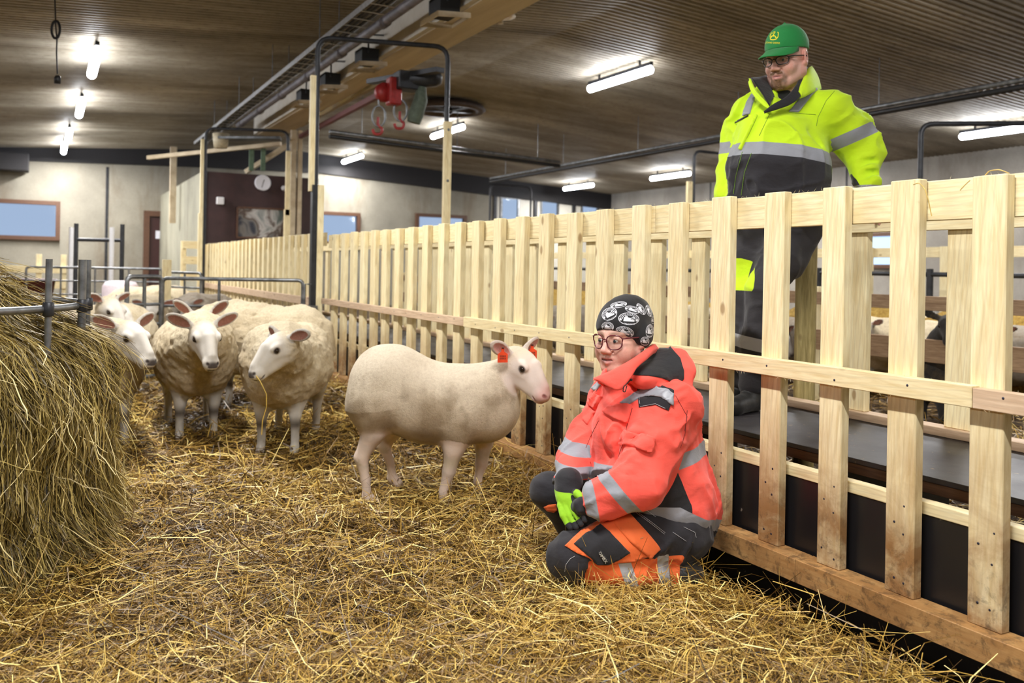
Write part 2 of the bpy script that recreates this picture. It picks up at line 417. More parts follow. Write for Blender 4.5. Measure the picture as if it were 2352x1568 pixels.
lamp(.25, 20.6, 'last tube lamp of the left row, closest to the dark roof boarding')
lamp(7.0, 9.85, 'long tube lamp on the ribbed ceiling left of the man in the green cap')
lamp(6.9, 15.5, 'tube lamp beside the round ceiling fan, partly behind a pine post')
lamp(6.7, 20.9, 'small distant tube lamp above the pale far wall')
lamp(13.3, 8.2, 'tube lamp at the right edge behind the black pipe hoop')
lamp(13.3, 16.5, 'tube lamp left of the man at the height of his chest')
lamp(13.1, 20.3, 'small tube lamp above the white doors with square panes')
for (x, y, lb) in ((.5, 5.6, 'unseen tube lamp added to the left row, first one past the top edge'), (.5, 1.2, 'unseen tube lamp added to the left row, right above the near end of the picket fence'), (.5, -3.2, 'unseen tube lamp added to the left row, last one behind the viewer'),
    (6.9, 4.2, 'unseen tube lamp added to the middle row, first one past the top edge'), (6.9, -1.4, 'unseen tube lamp added to the middle row, behind the viewer'), (13.3, 12.95, 'tube lamp of the right row, hidden behind the man'), (13.3, 3.6, 'unseen tube lamp added to the right row, past the right edge'),
    (-5.6, 12, 'unseen tube lamp added as an outer left row, farthest one'), (-5.6, 5, 'unseen tube lamp added as an outer left row, middle one'), (-5.6, -1, 'unseen tube lamp added as an outer left row, behind the viewer')):
    lamp(x, y, lb)  # lamps beyond the view carry the rows on, added to light the scene
# ================================================================== fences
FX = 2.3; ZT = 1.39
def board_mesh(name, sx, sy, sz):
    mb = MB(); mb.box((-sx/2, -sy/2, 0), (sx/2, sy/2, sz), bev=.003)
    me = bpy.data.meshes.new(name); me.from_pydata(mb.v, [], mb.f); return me
def tcol(mesh, mat): mesh.materials.append(mat); return mesh
def pickets(r, ys, x, z0, z1, mat, wd=.1, th=.038, jit=.006, nails=False):
    h = z1-z0; me = tcol(board_mesh('picket', th, wd, h), mat); rx, ry, rz = r.location
    for i, y in enumerate(ys):
        o = bpy.data.objects.new('picket', me); COL.objects.link(o); o.parent = r
        o.location = (x-rx, y-ry, z0-rz); o.scale = (1, RNG.uniform(.93, 1.05), 1+RNG.uniform(-.004, .004))
        o.rotation_euler = (RNG.uniform(-jit, jit), RNG.uniform(-.003, .003), RNG.uniform(-.02, .02))
    return r
def py_of(px, X=FX): return X/math.tan(YAW+math.atan((px-1176)/FPX))
# near fence: picket centres read off one after another, evenly set
f1 = root('picket_fence', (FX, 4.5, .04), 'pale new pine picket fence running along the straw pen behind the woman', 'fence')
ys = [py_of(2318)+.05+.004+i*.271 for i in range(-3, 25)]
ys = [y for y in ys if y < 7.9]
pickets(f1, ys, FX+.019, .125, ZT, M['pine_post'])
yy = [.4, 3.0, 5.6, 7.98]
for a, b in zip(yy[:-1], yy[1:]):
    obj('top_board', MB().box((FX+.040, a+.002, 1.268), (FX+.063, b-.002, ZT-.002)), M['pine_y'], f1)
yc = py_of(1078); yd = py_of(2255)
obj('middle_rail', MB().box((FX-.036, yd, .735), (FX-.001, yc, .797)), M['pine_y'], f1)
obj('middle_rail', MB().box((FX-.036, .4, .735), (FX-.001, yd-.002, .792)), M['grey_pine'], f1, label='greyer weathered rail piece at the near end')
obj('middle_rail', MB().box((FX-.036, yc+.002, .738), (FX-.001, 7.93, .79)), M['grey_pine'], f1, label='greyer weathered rail piece at the far end')
ye = py_of(1857)
for a, b in ((.4, ye-.002), (ye, 4.6), (4.603, 7.96)):
    obj('bottom_rail', MB().box((FX-.042, a, .045), (FX+.045, b, .125)), M['pine_y_dirty'], f1)
mb = MB()
for y in ys:
    for (dy, z) in ((-.022, .17), (.02, .19), (.015, .36), (-.02, .39), (-.018, .30)):
        mb.lathe([(0, .0008), (.0032, .0008), (.0042, 0)], (FX, y+dy+RNG.uniform(-.006, .006), z+RNG.uniform(-.02, .02)), (-1, 0, 0), 8)
for y in np.arange(.6, 7.9, .27): mb.lathe([(0, .0008), (.0032, .0008), (.0042, 0)], (FX-.036, y+RNG.uniform(-.03, .03), .765+RNG.uniform(-.015, .015)), (-1, 0, 0), 8)
obj('screw_heads', mb, M['screw'], f1, kind='stuff')
mb = MB()   # rough splinters along the sawn edges
for i in range(420):
    y = RNG.uniform(.6, 6.0); edge = RNG.rand()
    x, z = (FX+.045, ZT) if edge < .4 else ((FX-.03, .797) if edge < .7 else (FX-.036, .735))
    d = Vector((RNG.uniform(-.4, .1), RNG.uniform(-1, 1), RNG.uniform(.2, 1) if edge < .7 else RNG.uniform(-.6, .1))).normalized()*RNG.uniform(.004, .016)
    p = Vector((x, y, z)); mb.add([p, p+Vector((0, .0008, 0)), p+d, p+Vector((.0008, 0, 0))], [(0, 1, 2), (0, 2, 3)])
obj('splinters', mb, M['pine_y'], f1, kind='stuff')
# black boarding below the walkway, with its pale capping batten
k = NT('black film faced board'); k.color((.012, .011, .012, 1)); k.rough(.34)
g = k.n('ShaderNodeNewGeometry').outputs['Position']
vo = k.n('ShaderNodeTexVoronoi'); vo.inputs['Scale'].default_value = 9; k.l(g, vo.inputs['Vector'])
nf = k.noise(g, 60, 4, .8); sp = k.math('MULTIPLY', k.step(vo.outputs['Distance'], .075, .04), k.step(nf, .5, .6))
k.color(k.mix(sp, (.012, .011, .012, 1), (.45, .4, .33, 1))); M['black_board'] = k.m
sp_ = root('side_boarding', (2.37, 8, -.4), 'black boarding with pale batten on top, under the edge of the feed walkway', 'board')
obj('panel', MB().box((2.362, .4, -.4), (2.38, 15.3, .374)), M['black_board'], sp_)
for a, b in ((.4, 3.4), (3.402, 7), (7.002, 11), (11.002, 15.3)):
    obj('batten', MB().box((2.358, a, .374), (2.40, b, .412)), M['pine_y'], sp_)
# feed walkway
k = NT('worn dark walkway board'); g = k.n('ShaderNodeNewGeometry').outputs['Position']
f = k.noise(g, 3, 7, .65); c = k.ramp(f, [(.3, srgb(44, 41, 43)), (.6, srgb(62, 58, 61)), (.8, srgb(84, 80, 80))])
mp = k.n('ShaderNodeMapping'); mp.inputs['Scale'].default_value = (40, 400, 1); k.l(g, mp.inputs[0]); f2 = k.noise(mp.outputs[0], 1, 2)
f3 = k.noise(g, 24, 6, .7); c = k.mix(k.step(f3, .62, .7), c, srgb(140, 120, 90))
k.color(c); k.rough(k.step(f, -.3, 1.3)); k.bump(f2, .15, .002); M['walk'] = k.m
wk = root('feed_walkway', (2.86, 8, -.4), 'dark board walkway between the two pine picket fences', 'walkway')
yb = [.4, 2.9, 5.4, 7.9, 10.4, 12.9, 15.4]
for a, b in zip(yb[:-1], yb[1:]): obj('deck_board', MB().box((2.52, a+.001, .432), (3.24, b-.001, .450)), M['walk'], wk)
obj('edge_board', MB().box((2.522, .4, .395), (2.56, 15.4, .431)), M['ply_edge'], wk)
for y in np.arange(1, 15.4, 1.2): obj('joist', MB().box((2.56, y-.03, -.4), (3.2, y+.03, .431)), M['black_board'], wk)
# second fence across the walkway
F2 = 3.225
f2 = root('picket_fence', (F2, 8, .45), 'second pine picket fence on the far side of the dark walkway, behind the man', 'fence')
p2 = [.75, 1.2, 1.68, 2.16, 2.66, 3.18, 3.74, 4.12, 4.51, 4.83, 5.2, 5.62, 6.0, 6.4]+[6.4+.36*i for i in range(1, 25)]
pickets(f2, p2, F2+.019, .486, 1.385, M['pine'], .115)
for a, b in ((.4, 3.1), (3.103, 6.4), (6.403, 10.9), (10.903, 15.3)):
    obj('top_board', MB().box((F2-.026, a, 1.29), (F2-.001, b, 1.388)), M['pine_y'], f2)
    obj('bottom_rail', MB().box((F2-.035, a, .4505), (F2+.05, b, .486)), M['grey_pine'], f2)
# near fence continued beyond the black post
f3 = root('picket_fence', (FX, 11.6, .04), 'far section of the pine picket fence beyond the tall black post', 'fence')
pickets(f3, [8.28+.26*i for i in range(27)], FX+.019, .125, 1.42, M['pine_post'])
obj('top_board', MB().box((FX+.040, 8.1, 1.29), (FX+.063, 15.25, 1.418)), M['pine_y'], f3)
obj('middle_rail', MB().box((FX-.036, 8.15, .70), (FX-.001, 15.25, .78)), M['grey_pine'], f3)
obj('bottom_rail', MB().box((FX-.042, 8.1, .045), (FX+.045, 15.25, .125)), M['pine_y_dirty'], f3)
# short cross fence closing the lane at the cabin
cf = root('board_fence', (2.15, 15.35, .0), 'short fence of horizontal pine boards beside the grey panel wall', 'fence')
for z in (.2, .5, .8, 1.08, 1.34): obj('board', MB().box((1.98, 15.28, z), (2.3, 15.3, z+.13)), M['pine_x'], cf)
obj('post', MB().box((1.96, 15.3, -.4), (2.04, 15.38, 1.47)), M['pine'], cf)
# ---- round pole behind the second fence
settag(obj('round_post', MB().tube([(3.345, py_of(1852, 3.345), -.4), (3.345, py_of(1852, 3.345), 1.36)], .052, 18), M['pole_wood']), 'round greenish wooden pole standing behind the man, right of his legs', 'post')
# ================================================================== black pipe hoops with lumber posts
def hoop(xa, ya, xb, yb, ztop, za, zb, label, wa=None, wb=None, pipe_r=.024, post2=True):
    r = root('pipe_hoop', ((xa+xb)/2, (ya+yb)/2, 0), label, 'hoop', 'black pipe hoops over the walkways')
    obj('pipe', MB().tube([(xa, ya, za), (xa, ya, ztop), (xb, yb, ztop), (xb, yb, zb)], pipe_r, 12, fillet=.14), M['dark_steel'], r)
    if wa:
        for (dx, lo, hi, w_) in wa: obj('post', MB().box((xa+dx-w_/2, ya-.024, lo), (xa+dx+w_/2, ya+.024, hi)), M['pine'], r)
    if wb:
        for (dx, lo, hi, w_) in wb: obj('post', MB().box((xb+dx-w_/2, yb-.05, lo), (xb+dx+w_/2, yb-.002, hi)), M['pine'], r)
    return r
h = hoop(2.22, 8.04, 3.42, 7.70, 3.27, .42, .2, 'nearest black pipe hoop over the walkway, its left leg against the tall black post',
     wa=[(-.04, 1.8, 2.9, .05)], wb=[(0, -.4, 2.53, .075)])
obj('black_post', MB().box((2.18, 7.98, -.4), (2.225, 8.06, 1.86)), M['dark_steel'], h)
obj('post', MB().box((2.23, 7.985, -.4), (2.29, 8.06, 1.86)), M['pine'], h)
obj('bracket', MB().box((2.15, 7.96, .3), (2.25, 8.0, .36)), M['dark_steel'], h)
mb = MB()
for z in (2.45, 1.95): mb.lathe([(0, .004), (.012, .004), (.014, 0)], (3.42, 7.65, z), (0, -1, 0), 10)
obj('bolt', mb, M['steel'], h)
hoop(2.20, 14.5, 3.4, 14.0, 3.28, .3, .3, 'second black pipe hoop, in front of the dark cabin with the clock', wa=[(-.06, 0, 1.9, .07), (-.05, 1.9, 3.1, .05)], wb=[(0, -.3, 2.0, .1), (0, 1.9, 2.95, .07)])
# ================================================================== things along the roof beam
def yline(name, X, Z, y0, y1, r_, mat, **kw):
    return obj(name, MB().tube([(X, y0, Z), (X, y1, Z)], r_, 10), mat, **kw)
ct = root('cable_tray', (2.47, 7.5, 3.36), 'long galvanised cable tray resting on the pipe hoops, running up to the top edge', 'cable tray')
mb = MB(); mb.box((2.38, -1, 3.345), (2.383, 17.1, 3.40), bev=0); mb.box((2.60, -1, 3.345), (2.603, 17.1, 3.40), bev=0)
for y in np.arange(-1, 17.1, .25): mb.box((2.383, y, 3.347), (2.60, y+.03, 3.351), bev=0)
obj('tray', mb, plain('bright galvanised tray', srgb(176, 178, 180), .35, .6, .1, 20), ct)
mb = MB()
for y in np.arange(.2, 17, 2.1):
    for x in (2.39, 2.59): mb.tube([(x, y, 3.35), (x, y, ceil_z(x)+.01)], .005, 6)
obj('hanger_rods', mb, M['steel'], ct)
mb = MB()
for dx in (-.05, .0, .045):
    mb.tube([(2.49+dx+.012*math.sin(i*1.7+dx*60), -1+i*.6, 3.362+.004*math.sin(i*2.3)) for i in range(31)], .014, 7)
obj('cables', mb, M['black_plastic'], ct)
du = root('duct_pipe', (2.92, 7.5, 3.5), 'grey pipe with sleeve joints running beside the cream roof beam', 'pipe')
obj('pipe', MB().tube([(2.95, -1, 3.58), (2.95, 15.8, 3.58)], .05, 14), plain('dusty grey pipe', srgb(112, 106, 110), .5, .1, .2, 8), du)
for y in np.arange(1.0, 15.8, 1.45): obj('sleeve', MB().lathe([(.05, -.07), (.064, -.065), (.064, .065), (.05, .07)], (2.95, y, 3.58), (0, 1, 0), 16), plain('sleeve', srgb(96, 90, 94), .5), du)
mb = MB()
for y in np.arange(.6, 15.8, 1.9): mb.tube([(2.95, y, 3.62), (2.95, y, ceil_z(2.95)+.01)], .006, 6)
obj('hangers', mb, M['dark_steel'], du)
k = NT('cream beam'); g = k.n('ShaderNodeNewGeometry'); f = k.noise(g.outputs['Position'], 2.2, 7, .7)
c = k.ramp(f, [(.3, srgb(200, 190, 172)), (.7, srgb(228, 222, 210))]); k.color(c); k.rough(.8); M['beam'] = k.m
k = NT('glued timber beam'); g = k.n('ShaderNodeNewGeometry'); mp = k.n('ShaderNodeMapping'); mp.inputs['Scale'].default_value = (3, .25, 3); k.l(g.outputs['Position'], mp.inputs[0])
f = k.noise(mp.outputs[0], 2, 6, .6); k.color(k.ramp(f, [(.3, srgb(184, 164, 132)), (.7, srgb(222, 206, 176))])); k.rough(.6); M['beam_wood'] = k.m
bm_ = root('roof_beam', (3.55, 8, 3.5), 'massive beam under the roof, cream painted side and tan underside', 'beam')
obj('beam_side', MB().box((3.30, YB, 3.50), (3.36, 16.2, ceil_z(3.3)+.01)), M['beam'], bm_)
obj('beam_body', MB().box((3.361, YB, 3.49), (3.80, 16.2, ceil_z(3.36)+.005)), M['beam_wood'], bm_)
# tan battens running beside it
settag(obj('roof_batten', MB().box((3.86, 1, 3.66), (3.92, 16.4, 3.72)), M['beam_wood']), 'slim tan batten alongside the roof beam', 'batten')
def floodlight(y, s=1.0):
    r = root('floodlight', (3.24, y, 3.42), 'x', 'floodlight', 'dark floodlights on the roof beam')
    mb = MB(); mb.box((3.05, y-.13, 3.40), (3.25, y+.13, 3.56)); obj('lamp_body', mb, M['black_plastic'], r)
    a = [(3.0, y-.2), (3.32, y-.2), (3.32, y+.2), (3.0, y+.2)]
    mb = MB(); zz = 3.385
    for i in range(4):
        p, q = a[i], a[(i+1) % 4]; mb.obox((p[0], p[1], zz-(.03 if p[0] < 3.2 else 0)), (q[0], q[1], zz-(.03 if q[0] < 3.2 else 0)), .05, .012)
    obj('reflector_rim', mb, M['beam_wood'], r)
    obj('bracket', MB().tube([(3.12, y-.14, 3.5), (3.12, y-.14, 3.70), (3.30, y-.14, 3.72)], .01, 6, fillet=.03), M['dark_steel'], r)
    return r
for (px, lab) in ((1003, 'largest dark floodlight on the roof beam, cut by the top edge'), (828, 'dark floodlight right above the nearest pipe hoop'), (745, 'dark floodlight just left of the pipe hoop leg'), (690, 'dark floodlight third from the far end of the beam')):
    t = YAW+math.atan((px-1176)/FPX); floodlight(3.12/math.tan(t))['label'] = lab
# column at the far end, made of two timbers
cl = root('column', (3.62, 15.3, -.4), 'pair of tall timbers holding the roof beam above the cabin', 'column')
for px, w_ in ((669, .09), (684, .07)):
    x = 15.2*math.tan(YAW+math.atan((px-1176)/FPX)); obj('post', MB().box((x-w_/2, 15.15, -.4), (x+w_/2, 15.25, 3.49)), M['beam_wood'], cl)
# water pipes under the right hand roof
def pipes(pts, label, r1=.03, r2=.035):
    r = root('feed_pipe', pts[0], label, 'pipe')
    obj('tray', MB().tube(pts, r1, 8, fillet=.2), M['steel'], r)
    obj('pipe', MB().tube([(p[0], p[1], p[2]-.075) for p in pts], r2, 8, fillet=.2), M['black_plastic'], r)
    mb = MB(); d = Vector(pts[1])-Vector(pts[0]); n = int(d.length/2.4)
    for i in range(n+1):
        p = Vector(pts[0])+d*((i+.3)/(n+.6)); mb.tube([p, (p.x, p.y, ceil_z(p.x)+.01)], .006, 6)
    obj('hanger_rods', mb, M['steel'], r); return r
PXX = 9.1; PZ = 1.1+.232*9.1
pipes([(PXX, 17.9, PZ), (PXX, 1.5, PZ)], 'long tray with a black pipe crossing behind the man towards the right edge')
def on_z(px, py, Z):  # world point at pixel, on horizontal plane Z
    v = P(px, py, 1.0); D = (Z-CAMZ)/(v[2]-CAMZ); return W(px, py, D)
pa, pb = on_z(757, 302, 3.2), on_z(1285, 372, 3.2)
pipes([tuple(pa), tuple(pb)], 'tray with black pipe crossing from the tall hoop towards the long one on the right')
hoop(PXX, 17.9, PXX+1.1, 17.9, 3.08, -.3, -.3, 'slim black pipe hoop before the white doors')
hoop(PXX, py_of(1590, PXX), PXX+1.15, py_of(1590, PXX), 3.05, -.3, -.3, 'black pipe hoop half hidden behind the man', wa=[(-.09, -.3, 2.55, .1)])
hoop(PXX+1.3, 5.2, PXX-.3, 6.4, 2.85, -.3, .3, 'black pipe hoop at the right edge above the fence', wa=[(-.14, -.3, 2.5, .12)], pipe_r=.03)
# ================================================================== hoist, fan, hanging cable
D0 = 9.0
def W2(px, py, D=D0): return W(px, py, D)
ho = root('chain_hoist', W2(905, 170), 'dark motor hoist with red block and hooks under the ridge', 'hoist')
hx, hy, hz = W2(905, 165)
obj('rail', MB().obox(W2(850, 188, 9.6), W2(1012, 160, 8.6), .05, .10), M['dark_steel'], ho)
p = W2(975, 180); obj('motor', MB().lathe([(0, -.20), (.07, -.20), (.095, -.16), (.095, .12), (.075, .17), (0, .19)], p, (CA*.9, -SA*.9, .1), 18), M['dark_steel'], ho)
p = W2(935, 186); obj('gearbox', MB().box(p-Vector((.12, .1, .1)), p+Vector((.12, .1, .09)), bev=.01), M['dark_steel'], ho)
M['red'] = plain('red enamel', srgb(158, 40, 38), .45)
p = W2(905, 205); b_ = obj('hook_block', MB().box(p-Vector((.07, .07, .17)), p+Vector((.07, .07, .12)), bev=.015), M['red'], ho)
p = W2(882, 212); obj('pulley', MB().lathe([(0, -.03), (.1, -.03), (.085, 0), (.1, .03), (0, .03)], p, (0, 1, 0), 18), M['red'], ho)
obj('chain_bag', MB().tube([W2(968, 200), W2(966, 230), W2(955, 262), W2(950, 282)], [.05, .075, .085, .07], 14), plain('green grey sleeve', srgb(82, 92, 78), .7), ho)
for i, (a, b) in enumerate(((870, 245), (920, 232))):
    mb = MB(); q = W2(a, 205); mb.tube([q, W2(a, b)], .009, 6)
    c = W2(a, b+22)
    mb.tube([c+Vector((CA*.07*math.cos(t), -SA*.07*math.cos(t), .11*math.sin(t))) for t in np.linspace(0, 2*PI, 17)[:-1]], .012, 6, closed=True)
    obj('chain', mb, M['steel'], ho)
    e = W2(a-2, b+50); obj('hook', MB().tube([e+Vector((0, 0, .12)), e+Vector((0, 0, .03)), e+Vector((.045, -.02, 0)), e+Vector((.03, -.015, -.06)), e+Vector((-.035, .015, -.06)), e+Vector((-.05, .02, -.01))], .016, 8, fillet=.03), M['red'], ho)
# sloping rails behind the hoist
settag(obj('hoist_rail', MB().obox(W(690, 314, 15.0), W(880, 213, 10.0), .07, .06), plain('dull red rail', srgb(104, 44, 38), .6)), 'dark red sloping steel rail behind the hoist', 'rail')
settag(obj('hoist_rail', MB().obox(W(690, 288, 15.0), W(880, 186, 10.0), .06, .05), plain('yellowed rail', srgb(150, 126, 70), .6)), 'yellowed strip above the dark red rail', 'rail')
p = on_z(1030, 252, ceil_z(5.2)-.14)
fn = root('ceiling_fan', p, 'round dark fan housing under the ribbed ceiling', 'fan')
k_ = [(0, .10), (.50, .10), (.62, .06), (.66, 0), (.60, -.04), (.5, -.03), (.46, .02), (0, .02)]
obj('fan_housing', MB().lathe(k_, p, (0, 0, 1), 32), plain('dark fan hood', srgb(74, 60, 54), .6), fn)
for i in range(5):
    a = i*2*PI/5; d = Vector((math.cos(a), math.sin(a), 0)); obj('fan_blade', MB().obox(p+d*.08-Vector((0, 0, .03)), p+d*.44-Vector((0, 0, .015)), .012, .12), M['dark_steel'], fn)
obj('hub', MB().lathe([(0, -.08), (.06, -.07), (.08, 0), (.02, .05), (.02, .3)], p, (0, 0, 1), 14), M['dark_steel'], fn)
p = on_z(1150, 40, ceil_z(4.2)-.05)
settag(obj('ceiling_disc', MB().lathe([(0, .05), (.16, .04), (.17, .01), (.1, 0), (.03, -.01), (.03, -.07), (0, -.07)], p, (0, 0, 1), 20), M['beam_wood']), 'small tan disc fixed under the ceiling at the top', 'disc')
# hanging cable
q = P(129, 85, 8.0)
def HW(px, py): return W(px, py, 8.0)
hc = root('hanging_cable', HW(129, 120), 'coiled cable hanging from the ceiling with a socket at its end', 'cable')
zc = ceil_z(HW(129, 40).x)
a0 = HW(124, 45); a0.z = zc
mb = MB(); mb.tube([a0, HW(128, 60), HW(131, 90), HW(130, 120), HW(132, 170)], .007, 7)
for s_ in (0, 1):
    c = HW(128, 68)
    mb.tube([c+Vector((CA*(.035+.008*s_)*math.cos(t), -SA*.035*math.cos(t), (.075+.012*s_)*math.sin(t))) for t in np.linspace(0, 2*PI, 20)[:-1]], .008, 6, closed=True)
obj('cord', mb, M['black_plastic'], hc)
obj('socket', MB().lathe([(0, 0), (.028, 0), (.03, .05), (.02, .075), (0, .08)], HW(132, 192), (0, 0, 1), 14), M['black_plastic'], hc)
# ================================================================== cabin at the end of the walkway
CY = 15.6; cx0 = wx(465, CY); cx1 = wx(728, CY); cz = 2.70
cb = root('office_cabin', ((cx0+cx1)/2, CY+3, -.4), 'small cabin with dark brown front and grey panel side wall', 'cabin')
M['cabin_front'] = plain('dark brown cabin front', srgb(58, 36, 36), .6, 0, .15, 4)
obj('front_wall', MB().box((cx0, CY, -.4), (cx1, CY+.12, cz)), M['cabin_front'], cb)
obj('side_wall', MB().box((cx0-.02, CY-.0, -.4), (cx0+.10, YW-.01, cz-.0)).box((cx1-.12, CY+.13, -.4), (cx1, YW-.01, cz)), M['cabin_side'], cb)
obj('cabin_roof', MB().box((cx0+.1, CY+.1, cz-.1), (cx1-.12, YW-.01, cz-.02)), M['dark_board'], cb)
mb = MB(); mb.box((cx0+.0, CY-.012, -.4), (cx0+.05, CY, cz+.01)); obj('corner_trim', mb, M['black_plastic'], cb)
def on_y(px, py, Y):
    X = wx(px, Y); return Vector((X, Y, wz(px, py, Y, X)))
p = on_y(600, 420, CY-.03); ck = root('wall_clock', p, 'round white wall clock on the dark cabin front', 'clock')
obj('clock_face', MB().lathe([(0, .03), (.118, .03), (.135, .036), (.14, .02), (.14, -.03), (0, -.03)], p, (0, -1, 0), 32), plain('white clock face', srgb(225, 224, 232), .5, 0, .01), ck)
mb = MB(); q = p+Vector((0, -.034, 0)); mb.obox(q, q+Vector((-.02, 0, -.085)), .003, .009, up=Vector((0, 1, 0))); mb.obox(q, q+Vector((.02, 0, .055)), .003, .011, up=Vector((0, 1, 0)))
obj('clock_hand', mb, M['black_plastic'], ck)
p = on_y(503, 461, CY-.055); settag(obj('switch_box', MB().box(p-Vector((.06, .04, .065)), p+Vector((.06, .04, .065)), bev=.008), plain('white plastic', srgb(226, 224, 226), .5, 0, .02)), 'white box on the cabin front left of the clock', 'switch box')
p = on_y(649, 432, CY-.02); settag(obj('wall_button', MB().lathe([(0, .02), (.04, .02), (.05, -.02), (0, -.02)], p, (0, -1, 0), 16), plain('white plastic b', srgb(226, 224, 226), .5, 0, .02)), 'small white round device beside the post in front of the cabin', 'device')
a, b = on_y(543, 545, CY-.02), on_y(650, 481, CY-.02)
k = NT('aerial picture'); v = k.n('ShaderNodeNewGeometry').outputs['Position']; f = k.noise(v, 2.4, 4, .5, 1.2)
k.color(k.ramp(f, [(.32, srgb(46, 48, 60)), (.42, srgb(120, 116, 112)), (.5, srgb(84, 66, 54)), (.58, srgb(190, 186, 182)), (.68, srgb(96, 108, 104))])); k.rough(.3)
pc = root('picture_board', ((a.x+b.x)/2, CY-.02, a.z), 'large framed aerial picture on the dark cabin front', 'picture')
obj('picture', MB().box((a.x, CY-.02, a.z), (b.x, CY-.005, b.z), bev=0), k.m, pc)
mb = MB()
for (p0, p1) in (((a.x, a.z), (b.x, a.z)), ((b.x, a.z), (b.x, b.z)), ((b.x, b.z), (a.x, b.z)), ((a.x, b.z), (a.x, a.z))): mb.obox((p0[0], CY-.02, p0[1]), (p1[0], CY-.02, p1[1]), .03, .03)
obj('picture_frame', mb, M['frame_brown'], pc)
# timber stub on the grey wall and boards above the cabin
p = on_y(394, 400, 18.5)
settag(obj('wall_timber', MB().box((p.x-.06, 18.45, 1.9), (p.x+.06, 18.55, wz(394, 337, 18.5, p.x))), M['beam_wood']), 'short upright timber rising above the grey panel wall', 'timber')
settag(obj('roof_bracing', MB().obox(on_y(335, 362, 17), on_y(640, 330, 15), .07, .07), M['beam_wood']), 'thin sloping timber under the roof above the cabin', 'timber')
settag(obj('roof_bracing', MB().obox(on_y(560, 395, 16), on_y(700, 305, 15.4), .08, .08), M['beam_wood']), 'steep timber brace between cabin roof and column', 'timber')
vb = root('ventilation_box', on_y(560, 325, 14.9), 'grey box frame hanging under the roof beam above the cabin', 'box')
a, b = on_y(498, 318, 14.9), on_y(640, 318, 14.6)
mb = MB(); mb.obox(a, b, .04, .3); obj('shelf', mb, M['steel'], vb)
obj('bucket', MB().lathe([(0, 0), (.11, 0), (.14, .24), (.13, .24), (.1, .02), (0, .02)], on_y(502, 340, 14.9), (0, 0, 1), 16), plain('pale bucket', srgb(190, 178, 150), .6), vb)
for px in (573, 600): obj('strap', MB().box(on_y(px, 392, 15.5)-Vector((.04, .02, 0)), on_y(px, 392, 15.5)+Vector((.04, .02, .4))), plain('green strap', srgb(96, 118, 96), .7), vb)
# feed ring for the small black fittings on left far wall
a = on_y(0, 385, YW-.4)
settag(obj('vent_housing', MB().box((a.x-1.2, YW-.6, a.z-.05), (on_y(62, 380, YW-.4).x, YW-.08, a.z+.34), bev=.01), M['dark_board']), 'dark boxed vent under the roof at the left edge', 'vent')
# ================================================================== implicit surfaces -> one continuous mesh
def lat_noise(seed, n=24):
    return np.random.RandomState(seed).rand(n, n, n).astype(np.float32)*2-1
_LAT = [lat_noise(s) for s in (1, 2, 3, 4)]
def vnoise(X, Y, Z, freq, seed=0):
    L = _LAT[seed % 4]; n = L.shape[0]
    x, y, z = X*freq+seed*3.7, Y*freq+seed*1.3, Z*freq+seed*5.1
    xi, yi, zi = np.floor(x).astype(int), np.floor(y).astype(int), np.floor(z).astype(int)
    fx, fy, fz = x-xi, y-yi, z-zi
    fx, fy, fz = fx*fx*(3-2*fx), fy*fy*(3-2*fy), fz*fz*(3-2*fz)
    r = 0
    for a in (0, 1):
        for b in (0, 1):
            for c in (0, 1):
                wgt = (fx if a else 1-fx)*(fy if b else 1-fy)*(fz if c else 1-fz)
                r = r+wgt*L[(xi+a) % n, (yi+b) % n, (zi+c) % n]
    return r
def fbm(X, Y, Z, freq, octv=3, seed=0):
    r = 0; a = 1
    for i in range(octv): r = r+a*vnoise(X, Y, Z, freq*2**i, seed+i); a *= .5
    return r
def axis_grid(lo, hi, h, fine=None, hf=None):
    if fine is None: return np.arange(lo, hi+h, h)
    a, b = fine; p = [lo]
    while p[-1] < hi:
        x = p[-1]; d = 0 if a <= x <= b else min(abs(x-a), abs(x-b))
        p.append(x+min(h, hf+d*.22))
    return np.array(p)
